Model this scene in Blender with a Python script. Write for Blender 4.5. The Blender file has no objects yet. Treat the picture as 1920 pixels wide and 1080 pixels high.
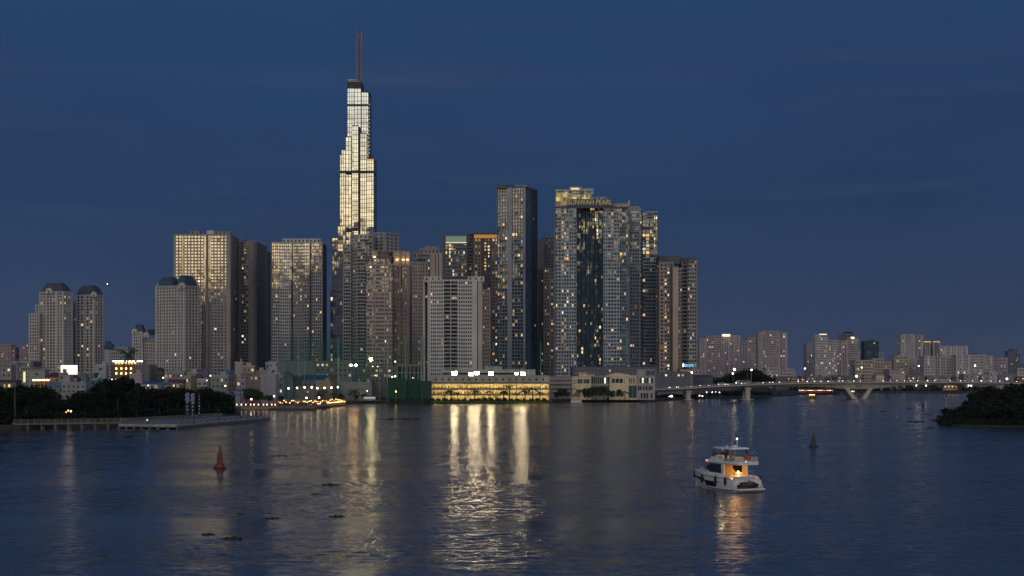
import bpy, bmesh, math, random
from mathutils import Vector, Matrix
R = math.radians
rnd = random.Random(81)
SC = bpy.context.scene
COL = SC.collection

# ------------------------------------------------------------------ camera
F_PX, HZ, CH = 3000.0, 705.0, 16.4          # focal length in photo pixels, horizon row, camera height (m)
cam = bpy.data.cameras.new('camera')
cam.sensor_width = 36.0
cam.lens = 36.0 * F_PX / 1920.0
cam.shift_y = (HZ - 540.0) / 1920.0
cam.clip_start, cam.clip_end = 1.0, 60000.0
cam_o = bpy.data.objects.new('camera', cam)
cam_o.location = (0, 0, CH)
cam_o.rotation_euler = (R(90), 0, 0)
COL.objects.link(cam_o)
SC.camera = cam_o

# ------------------------------------------------------------------ render settings
SC.render.engine = 'CYCLES'
SC.view_settings.view_transform = 'Standard'
SC.view_settings.look = 'None'
SC.view_settings.gamma = 1.0
SC.view_settings.exposure = 0.0
SC.cycles.max_bounces = 8
SC.cycles.transparent_max_bounces = 24
SC.cycles.sample_clamp_indirect = 6.0
SC.cycles.use_denoising = True
SC.cycles.caustics_reflective = False
SC.cycles.caustics_refractive = False

# ------------------------------------------------------------------ node helpers
class NT:
    def __init__(s, tree): s.t = tree; s.n = tree.nodes; s.l = tree.links
    def new(s, typ, **kw):
        o = s.n.new(typ)
        for k, v in kw.items(): setattr(o, k, v)
        return o
    def put(s, sock, v):
        if isinstance(v, bpy.types.NodeSocket): s.l.new(v, sock)
        else: sock.default_value = v
    def math(s, op, a, b=0.0, c=0.0, clamp=False):
        o = s.new('ShaderNodeMath', operation=op, use_clamp=clamp)
        for i, v in enumerate((a, b, c)): s.put(o.inputs[i], v)
        return o.outputs[0]
    def vmath(s, op, a, b=(0, 0, 0)):
        o = s.new('ShaderNodeVectorMath', operation=op)
        s.put(o.inputs[0], a)
        if op == 'SCALE': s.put(o.inputs['Scale'], b)
        else: s.put(o.inputs[1], b)
        return o.outputs['Vector']
    def mix(s, f, a, b, mode='MIX'):
        o = s.new('ShaderNodeMix', data_type='RGBA', blend_type=mode, clamp_factor=True)
        s.put(o.inputs[0], f)
        for k, v in ((6, a), (7, b)):
            if isinstance(v, tuple) and len(v) == 3: v = v + (1,)
            s.put(o.inputs[k], v)
        return o.outputs[2]
    def ramp(s, f, stops, interp='LINEAR'):
        o = s.new('ShaderNodeValToRGB'); o.color_ramp.interpolation = interp
        e = o.color_ramp.elements
        while len(e) < len(stops): e.new(0.5)
        for k, (p, c) in enumerate(stops):
            e[k].position = p; e[k].color = (c[0], c[1], c[2], 1) if not isinstance(c, (int, float)) else (c, c, c, 1)
        s.put(o.inputs[0], f)
        return o.outputs[0]
    def noise(s, vec, scale, detail=3.0, rough=0.55):
        o = s.new('ShaderNodeTexNoise')
        if vec is not None: s.put(o.inputs['Vector'], vec)
        o.inputs['Scale'].default_value = scale
        o.inputs['Detail'].default_value = detail
        o.inputs['Roughness'].default_value = rough
        return o

# ------------------------------------------------------------------ world: dusk sky, afterglow behind the camera
W = bpy.data.worlds.new("World"); SC.world = W; W.use_nodes = True
g = NT(W.node_tree); g.n.clear()
tc = g.new('ShaderNodeTexCoord').outputs['Generated']
sx = g.new('ShaderNodeSeparateXYZ'); g.put(sx.inputs[0], tc)
dx, dy, dz = sx.outputs
SUN_EL, SUN_ROT = R(-3.0), R(180.0)
sky = g.new('ShaderNodeTexSky', sky_type='NISHITA', sun_disc=False)
sky.sun_elevation = SUN_EL; sky.sun_rotation = SUN_ROT; sky.altitude = 0
blue = g.ramp(g.math('MULTIPLY', dz, 2.5, clamp=True), [
    (0.0, (0.0440, 0.0590, 0.1090)), (0.10, (0.0290, 0.0520, 0.1110)), (0.26, (0.0180, 0.0465, 0.1130)),
    (0.42, (0.0170, 0.0485, 0.1270)), (0.60, (0.0205, 0.0560, 0.1480)), (1.0, (0.019, 0.052, 0.148))])
cst = g.vmath('MULTIPLY', tc, (4.0, 4.0, 46.0))
c1 = g.noise(cst, 1.0, 6.0, 0.6).outputs['Fac']
cl = g.ramp(c1, [(0.52, 0.0), (0.78, 1.0)])
c2 = g.noise(g.vmath('MULTIPLY', tc, (2.2, 2.2, 7.0)), 1.3, 4.0, 0.5).outputs['Fac']
blue = g.mix(g.math('MULTIPLY', cl, 0.34), blue, (0.052, 0.076, 0.138))
blue = g.mix(1.0, blue, g.ramp(c2, [(0.30, 0.88), (0.70, 1.10)]), 'MULTIPLY')
# western afterglow: only towards -Y
ay = g.math('MAXIMUM', g.math('ABSOLUTE', dy), 0.02)
te = g.math('DIVIDE', dz, ay)                       # tangent of elevation
xa = g.math('DIVIDE', dx, ay)
cut = g.ramp(g.math('ADD', g.math('MULTIPLY', xa, 1.4), 0.5, clamp=True), [
    (0.0, 0.095), (0.12, 0.070), (0.20, 0.044), (0.30, 0.056), (0.345, 0.076), (0.40, 0.084), (0.50, 0.092), (1.0, 0.097)])
cn = g.noise(g.vmath('MULTIPLY', tc, (9.0, 9.0, 34.0)), 1.0, 4.0, 0.6).outputs['Fac']
cutn = g.math('ADD', cut, g.math('MULTIPLY', g.math('SUBTRACT', cn, 0.5), 0.018))
edge = g.math('DIVIDE', g.math('SUBTRACT', te, cutn), 0.016, clamp=True)
glow = g.ramp(g.math('MULTIPLY', dz, 1.25, clamp=True), [
    (0.0, (1.5, 0.75, 0.25)), (0.08, (1.9, 1.36, 0.68)), (0.15, (1.85, 1.55, 0.98)), (0.21, (1.35, 1.33, 1.10)),
    (0.27, (1.20, 1.24, 1.24)), (0.40, (1.50, 1.40, 1.42)), (0.60, (0.86, 0.82, 0.92)), (0.80, (0.15, 0.17, 0.27)), (1.0, (0.02, 0.052, 0.150))])
dark = (0.040, 0.046, 0.066)
west = g.mix(edge, dark, glow)
west = g.mix(1.0, west, g.ramp(cn, [(0.3, 0.75), (0.7, 1.15)]), 'MULTIPLY')
hor = g.math('SQRT', g.math('ADD', g.math('MULTIPLY', dx, dx), g.math('MULTIPLY', dy, dy)))
fac = g.math('DIVIDE', dy, g.math('MAXIMUM', hor, 0.001))    # -1 behind the camera ... +1 ahead
wf = g.ramp(g.math('MULTIPLY', g.math('ADD', fac, 1.0), 0.5), [(0.0, 1.0), (0.16, 0.85), (0.34, 0.22), (0.52, 0.0)])
tot = g.mix(wf, blue, west)
nis = g.mix(1.0, tot, g.vmath('SCALE', sky.outputs[0], 0.02), 'ADD')
bg = g.new('ShaderNodeBackground'); g.put(bg.inputs[0], nis); bg.inputs[1].default_value = 1.0
wo = g.new('ShaderNodeOutputWorld'); g.l.new(bg.outputs[0], wo.inputs[0])

# the last warm light of a sun already gone: very weak and very soft
sun = bpy.data.lights.new('sun', 'SUN'); sun.energy = 0.05; sun.angle = R(24); sun.color = (1.0, 0.83, 0.62)
sun_o = bpy.data.objects.new('sun', sun); COL.objects.link(sun_o)
sun_o.rotation_euler = (R(62), 0, R(0))
sun_o.location = (0, -200, 200)

# ------------------------------------------------------------------ materials
MATS = {}
def mat_new(key):
    m = bpy.data.materials.new(key); m.use_nodes = True
    n = NT(m.node_tree); n.n.clear()
    out = n.new('ShaderNodeOutputMaterial')
    return m, n, out
def bsdf(n, out, **kw):
    b = n.new('ShaderNodeBsdfPrincipled')
    for k, v in kw.items():
        k = k.replace('_', ' ')
        if isinstance(v, tuple) and len(v) == 3 and k != 'Normal': v = v + (1,)
        n.put(b.inputs[k], v)
    n.l.new(b.outputs[0], out.inputs[0])
    return b
def wall(r, gg, b, rough=0.85, amt=1.0):
    key = ('wall', r, gg, b, rough)
    if key in MATS: return MATS[key]
    m, n, out = mat_new('painted_wall')
    tcn = n.new('ShaderNodeTexCoord').outputs['Object']
    a = n.noise(n.vmath('MULTIPLY', tcn, (0.5, 0.5, 0.04)), 1.0, 4.0, 0.6).outputs['Fac']
    c = n.noise(tcn, 0.06, 3.0).outputs['Fac']
    f = n.math('ADD', n.math('MULTIPLY', a, 0.6), n.math('MULTIPLY', c, 0.4))
    col = n.ramp(f, [(0.32, (r * .70, gg * .68, b * .66)), (0.52, (r, gg, b)), (0.72, (min(1, r * 1.14), min(1, gg * 1.14), min(1, b * 1.14)))])
    bsdf(n, out, Base_Color=col, Roughness=rough)
    MATS[key] = m; return m
def plain(name, rgb, rough=0.5, metal=0.0, ior=1.45):
    key = ('plain', name, rgb, rough, metal)
    if key in MATS: return MATS[key]
    m, n, out = mat_new(name)
    tcn = n.new('ShaderNodeTexCoord').outputs['Object']
    c = n.noise(tcn, 1.3, 4.0).outputs['Fac']
    col = n.ramp(c, [(0.3, tuple(x * 0.82 for x in rgb)), (0.7, tuple(min(1, x * 1.1) for x in rgb))])
    bsdf(n, out, Base_Color=col, Roughness=rough, Metallic=metal, IOR=ior)
    MATS[key] = m; return m
def glass(key, F=0.25, cell=(3.0, 3.0, 3.3), jit=0.03, base=(0.012, 0.016, 0.022), tint=(1, 1, 1)):
    k = ('glass', key)
    if k in MATS: return MATS[k]
    m, n, out = mat_new('window_glass')
    tcn = n.new('ShaderNodeTexCoord').outputs['Object']
    geo = n.new('ShaderNodeNewGeometry')
    sn = n.vmath('SNAP', n.vmath('ADD', tcn, (0.37, 0.21, 0.0)), cell)
    wn = n.new('ShaderNodeTexWhiteNoise'); n.put(wn.inputs['Vector'], sn)
    j = n.vmath('SCALE', n.vmath('SUBTRACT', wn.outputs['Color'], (.5, .5, .5)), jit)
    lo = n.noise(tcn, 0.11, 3.0).outputs['Color']
    j2 = n.vmath('SCALE', n.vmath('SUBTRACT', lo, (.5, .5, .5)), jit * 2.2)
    nor = n.vmath('NORMALIZE', n.vmath('ADD', geo.outputs['Normal'], n.vmath('ADD', j, j2)))
    gl = n.new('ShaderNodeBsdfGlossy'); gl.inputs['Roughness'].default_value = 0.035
    gl.inputs['Color'].default_value = tint + (1,); n.put(gl.inputs['Normal'], nor)
    df = n.new('ShaderNodeBsdfDiffuse')
    n.put(df.inputs['Color'], n.ramp(wn.outputs['Value'], [(0.0, base), (0.75, tuple(x * 1.6 for x in base)), (1.0, tuple(x * 5 for x in base))]))
    fr = n.new('ShaderNodeFresnel'); fr.inputs['IOR'].default_value = 1.5
    ff = n.math('MULTIPLY', n.math('ADD', fr.outputs[0], F - 0.04, clamp=True), n.math('ADD', 0.7, n.math('MULTIPLY', wn.outputs['Value'], 0.5)), clamp=True)
    mx = n.new('ShaderNodeMixShader'); n.put(mx.inputs[0], ff)
    n.l.new(df.outputs[0], mx.inputs[1]); n.l.new(gl.outputs[0], mx.inputs[2]); n.l.new(mx.outputs[0], out.inputs[0])
    MATS[k] = m; return m
def emat(name, rgb, s):
    key = ('emit', name, rgb, s)
    if key in MATS: return MATS[key]
    m, n, out = mat_new(name)
    e = n.new('ShaderNodeEmission'); e.inputs[0].default_value = rgb + (1,); e.inputs[1].default_value = s
    n.l.new(e.outputs[0], out.inputs[0])
    MATS[key] = m; return m
def lit_room(name, stops, smin, smax):
    """A lit room behind a window: each window its own colour, brightness and drawn curtain."""
    if name in MATS: return MATS[name]
    m, n, out = mat_new(name)
    oi = n.new('ShaderNodeObjectInfo').outputs['Random']
    gi = n.new('ShaderNodeNewGeometry').outputs['Random Per Island']
    r = n.math('FRACT', n.math('ADD', oi, gi))
    r2 = n.math('FRACT', n.math('MULTIPLY', r, 37.7))
    col = n.ramp(r, stops)
    gen = n.new('ShaderNodeTexCoord').outputs['Generated']
    off = n.new('ShaderNodeCombineXYZ'); n.put(off.inputs[0], n.math('MULTIPLY', r, 91.0)); n.put(off.inputs[2], n.math('MULTIPLY', r2, 53.0))
    cn_ = n.noise(n.vmath('ADD', n.vmath('MULTIPLY', gen, (4, 4, 2)), off.outputs[0]), 1.0, 2.0).outputs['Fac']
    st = n.math('ADD', smin, n.math('MULTIPLY', n.math('POWER', r2, 2.0), smax - smin))
    st = n.math('MULTIPLY', st, n.ramp(cn_, [(0.35, 0.25), (0.6, 1.0)]))
    e = n.new('ShaderNodeEmission'); n.put(e.inputs[0], col); n.put(e.inputs[1], st)
    n.l.new(e.outputs[0], out.inputs[0])
    MATS[name] = m; return m
WARM = lit_room('lit_room_warm', [(0.0, (1.0, .50, .14)), (0.35, (1.0, .62, .24)), (0.8, (1.0, .74, .40)), (1.0, (1.0, .85, .62))], 0.30, 2.0)
COOL = lit_room('lit_room_white', [(0.0, (1.0, .86, .62)), (0.6, (.95, .97, .90)), (1.0, (.75, .9, 1.0))], 0.4, 2.2)
LEAF = {}
def foliage(key, a, b):
    if key in LEAF: return LEAF[key]
    m, n, out = mat_new('foliage')
    gi = n.new('ShaderNodeNewGeometry').outputs['Random Per Island']
    oi = n.new('ShaderNodeObjectInfo').outputs['Random']
    tcn = n.new('ShaderNodeTexCoord').outputs['Object']
    c = n.noise(tcn, 0.45, 2.0).outputs['Fac']
    f = n.math('ADD', n.math('MULTIPLY', gi, 0.4), n.math('ADD', n.math('MULTIPLY', c, 0.5), n.math('MULTIPLY', oi, 0.25)))
    col = n.ramp(f, [(0.25, a), (0.85, b)])
    bsdf(n, out, Base_Color=col, Roughness=0.9, Specular_IOR_Level=0.08)
    LEAF[key] = m; return m
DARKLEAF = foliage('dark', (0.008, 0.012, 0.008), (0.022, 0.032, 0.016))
MIDLEAF = foliage('mid', (0.020, 0.036, 0.015), (0.065, 0.095, 0.034))
BARK = plain('bark', (0.07, 0.055, 0.04), 0.9)
CONC = wall(0.45, 0.415, 0.375)
STEEL = plain('grey_steel', (0.22, 0.23, 0.24), 0.5, 0.6)
BLACK = plain('black_rubber', (0.012, 0.012, 0.013), 0.6)
WHITE = plain('white_paint', (0.72, 0.72, 0.70), 0.4)
DKMETAL = plain('dark_metal', (0.035, 0.037, 0.04), 0.5, 0.3)

# ------------------------------------------------------------------ mesh builder
class MB:
    def __init__(s): s.v = []; s.f = []; s.mi = []
    def poly(s, pts, m=0):
        k = len(s.v); s.v += [tuple(p) for p in pts]; s.f.append(tuple(range(k, k + len(pts)))); s.mi.append(m)
    def hexa(s, p, m=0):
        k = len(s.v); s.v += p
        for q in ((0, 3, 2, 1), (4, 5, 6, 7), (0, 1, 5, 4), (1, 2, 6, 5), (2, 3, 7, 6), (3, 0, 4, 7)):
            s.f.append(tuple(k + i for i in q)); s.mi.append(m)
    def box(s, x0, x1, y0, y1, z0, z1, m=0):
        s.hexa([(x0, y0, z0), (x1, y0, z0), (x1, y1, z0), (x0, y1, z0), (x0, y0, z1), (x1, y0, z1), (x1, y1, z1), (x0, y1, z1)], m)
    def fbox(s, O, e, n, s0, s1, t0, t1, z0, z1, m=0):
        """box on a facade: along e, outwards along n"""
        def p(a, t, z): return (O[0] + e[0] * a + n[0] * t, O[1] + e[1] * a + n[1] * t, z)
        s.hexa([p(s0, t1, z0), p(s1, t1, z0), p(s1, t0, z0), p(s0, t0, z0), p(s0, t1, z1), p(s1, t1, z1), p(s1, t0, z1), p(s0, t0, z1)], m)
    def prism(s, poly, z0, z1, m=0, top=None):
        k = len(s.v); n = len(poly); top = top or poly
        s.v += [(x, y, z0) for x, y in poly] + [(x, y, z1) for x, y in top]
        for i in range(n):
            j = (i + 1) % n; s.f.append((k + i, k + j, k + n + j, k + n + i)); s.mi.append(m)
        s.f.append(tuple(k + n + i for i in range(n))); s.mi.append(m)
        s.f.append(tuple(k + i for i in reversed(range(n)))); s.mi.append(m)
    def tube(s, a, b, r0, r1=None, seg=6, m=0):
        r1 = r0 if r1 is None else r1
        a, b = Vector(a), Vector(b); d = (b - a).normalized()
        u = d.orthogonal().normalized(); w = d.cross(u); k = len(s.v)
        for c, r in ((a, r0), (b, r1)):
            for i in range(seg):
                t = 2 * math.pi * i / seg; s.v.append(tuple(c + u * (r * math.cos(t)) + w * (r * math.sin(t))))
        for i in range(seg):
            j = (i + 1) % seg; s.f.append((k + i, k + j, k + seg + j, k + seg + i)); s.mi.append(m)
        s.f.append(tuple(k + i for i in reversed(range(seg)))); s.mi.append(m)
        s.f.append(tuple(k + seg + i for i in range(seg))); s.mi.append(m)
    def path(s, pts, r, seg=6, m=0):
        for a, b in zip(pts, pts[1:]): s.tube(a, b, r, r, seg, m)
    def lathe(s, prof, c=(0, 0, 0), seg=14, m=0):
        k = len(s.v); n = len(prof)
        for r, z in prof:
            for i in range(seg):
                t = 2 * math.pi * i / seg; s.v.append((c[0] + r * math.cos(t), c[1] + r * math.sin(t), c[2] + z))
        for q in range(n - 1):
            for i in range(seg):
                j = (i + 1) % seg; s.f.append((k + q * seg + i, k + q * seg + j, k + (q + 1) * seg + j, k + (q + 1) * seg + i)); s.mi.append(m)
        s.f.append(tuple(k + i for i in reversed(range(seg)))); s.mi.append(m)
        s.f.append(tuple(k + (n - 1) * seg + i for i in range(seg))); s.mi.append(m)
    def ball(s, c, r, seg=10, m=0, sz=1.0):
        pr = [(max(0.02 * r, r * math.sin(math.pi * i / 8)), -r * sz * math.cos(math.pi * i / 8)) for i in range(9)]
        s.lathe(pr, c, seg, m)
    def loft(s, secs, m=0, closed=False, cap=True):
        k = len(s.v); n = len(secs[0])
        for q in secs: s.v += [tuple(p) for p in q]
        for a in range(len(secs) - 1):
            for i in range(n if closed else n - 1):
                j = (i + 1) % n
                s.f.append((k + a * n + i, k + a * n + j, k + (a + 1) * n + j, k + (a + 1) * n + i)); s.mi.append(m)
        if cap:
            s.f.append(tuple(k + i for i in reversed(range(n)))); s.mi.append(m)
            s.f.append(tuple(k + (len(secs) - 1) * n + i for i in range(n))); s.mi.append(m)
    def mesh(s, name, mats, off=(0, 0, 0), smooth=None):
        me = bpy.data.meshes.new(name)
        ox, oy, oz = off
        me.from_pydata([(x - ox, y - oy, z - oz) for x, y, z in s.v], [], s.f)
        for m in (mats if isinstance(mats, (list, tuple)) else [mats]): me.materials.append(m)
        me.polygons.foreach_set('material_index', s.mi)
        if smooth is not None:
            me.polygons.foreach_set('use_smooth', [True] * len(me.polygons))
            me.set_sharp_from_angle(angle=R(smooth))
        me.update()
        return me

def link(o, parent=None):
    COL.objects.link(o)
    if parent is not None: o.parent = parent
    return o
def tag(o, label, cat, group=None, kind=None):
    if label: o['label'] = label
    if cat: o['category'] = cat
    if group: o['group'] = group
    if kind: o['kind'] = kind
    return o
def thing(name, label, cat, loc, rz=0.0, group=None):
    o = bpy.data.objects.new(name, None); o.empty_display_size = 0.5
    o.location = loc; o.rotation_euler = (0, 0, rz)
    return tag(link(o), label, cat, group)
def part(mb, name, mats, parent, local=False, smooth=None, label=None, kind=None):
    if not mb.v: return None
    off = (0, 0, 0) if local else tuple(world_loc(parent))
    o = bpy.data.objects.new(name, mb.mesh(name, mats, off, smooth))
    link(o, parent)
    if label: o['label'] = label
    if kind: o['kind'] = kind
    return o
def world_loc(o):
    v = Vector((0, 0, 0))
    while o is not None: v = v + o.location; o = o.parent
    return v
def solo(mb, name, mats, label, cat, loc=(0, 0, 0), local=True, smooth=None, group=None, kind=None, rz=0):
    o = bpy.data.objects.new(name, mb.mesh(name, mats, (0, 0, 0) if local else loc, smooth))
    o.location = loc; o.rotation_euler = (0, 0, rz)
    return tag(link(o), label, cat, group, kind)
def dup(o, loc=None, rz=None, sc=None, label=None, group=None):
    c = o.copy(); COL.objects.link(c)
    if loc is not None: c.location = loc
    if rz is not None: c.rotation_euler = (0, 0, rz)
    if sc is not None: c.scale = sc if isinstance(sc, tuple) else (sc, sc, sc)
    if label: c['label'] = label
    if group: c['group'] = group
    for ch in list(o.children):
        d = ch.copy(); COL.objects.link(d); d.parent = c
        for gch in list(ch.children):
            e = gch.copy(); COL.objects.link(e); e.parent = d
    return c
def text_mesh(txt, size, depth, name='lettering', align='CENTER'):
    cu = bpy.data.curves.new('t', 'FONT'); cu.body = txt; cu.size = size; cu.extrude = depth
    cu.align_x = align; cu.align_y = 'CENTER'
    o = bpy.data.objects.new('t', cu); COL.objects.link(o)
    dg = bpy.context.evaluated_depsgraph_get(); dg.update()
    me = bpy.data.meshes.new_from_object(o.evaluated_get(dg)); me.name = name
    bpy.data.objects.remove(o); return me
def lettering(txt, size, depth, mat_, loc, rz, parent, name='lettering', sx=1.0):
    me = text_mesh(txt, size, depth); me.materials.clear(); me.materials.append(mat_)
    o = bpy.data.objects.new(name, me); link(o, parent)
    o.rotation_euler = (R(90), 0, rz); o.scale = (sx, 1, 1)
    o.location = Vector(loc) - (world_loc(parent) if parent else Vector((0, 0, 0)))
    return o

def X(px, d): return (px - 960.0) / F_PX * d
def Z(py, d): return CH - (py - HZ) / F_PX * d
def DW(py): return CH * F_PX / (py - HZ)            # distance of a point on the water seen at row py
GZ = 1.5                                             # land level above the river

# ------------------------------------------------------------------ the setting
def water_material():
    m, n, out = mat_new('river_water')
    geo = n.new('ShaderNodeNewGeometry')
    P = geo.outputs['Position']
    a = n.noise(n.vmath('MULTIPLY', P, (0.40, 0.85, 1)), 1.0, 3.0, 0.62).outputs['Color']
    b = n.noise(n.vmath('MULTIPLY', P, (1.3, 2.2, 1)), 1.0, 3.0, 0.6).outputs['Color']
    c = n.noise(n.vmath('MULTIPLY', P, (0.009, 0.032, 1)), 1.0, 4.0, 0.6).outputs['Fac']
    half = (.5, .5, .5)
    va = n.vmath('SCALE', n.vmath('SUBTRACT', a, half), 0.42)
    vb = n.vmath('SCALE', n.vmath('SUBTRACT', b, half), 0.42)
    v = n.vmath('MULTIPLY', n.vmath('ADD', va, vb), (1.35, 1.0, 0.0))
    amp = n.ramp(c, [(0.38, 0.18), (0.46, 0.70), (0.54, 1.05), (0.62, 1.5)])
    v = n.vmath('SCALE', v, amp)
    nor = n.vmath('NORMALIZE', n.vmath('ADD', v, (0, 0, 1)))
    col = n.ramp(c, [(0.3, (0.044, 0.050, 0.060)), (0.7, (0.062, 0.064, 0.068))])
    bsdf(n, out, Base_Color=col, Roughness=0.14, IOR=1.33, Normal=nor)
    return m
wb = MB(); wb.poly([(-9000, -300, 0), (9000, -300, 0), (9000, 15000, 0), (-9000, 15000, 0)])
solo(wb, 'water', water_material(), 'dark rippled river under the dusk sky', None, kind='structure')

shore = [(-700, 470), (-60, 478), (40, 486), (120, 505), (230, 522), (330, 556), (430, 600), (452, 640), (448, 770), (470, 820), (560, 900), (640, 952),
         (800, 962), (1030, 985), (1080, 1010), (1195, 1015), (1240, 1060), (1300, 1130), (1400, 1190), (1480, 1330), (1580, 1560), (1780, 1600), (2000, 1600), (2900, 1600)]
pts = [(X(p, d), d) for p, d in shore] + [(9000, 1600), (9000, 14900), (-9000, 14900), (-9000, 470)]
gb = MB(); gb.prism(pts, -2.0, GZ)
GROUND = plain('bare_ground', (0.045, 0.045, 0.036), 0.95)
solo(gb, 'ground', GROUND, 'low dark river bank under the city', None, kind='structure')
# ------------------------------------------------------------------ tower builder
_u = MB(); _u.box(-0.5, 0.5, -0.03, 0.03, -0.5, 0.5)
WIN_MESH = {'warm': _u.mesh('window', [WARM]), 'cool': _u.mesh('window', [COOL])}
def dark_window(gm):
    k = 'dark' + gm.name
    if k not in WIN_MESH: WIN_MESH[k] = _u.mesh('window', [gm])
    return WIN_MESH[k]

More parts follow.
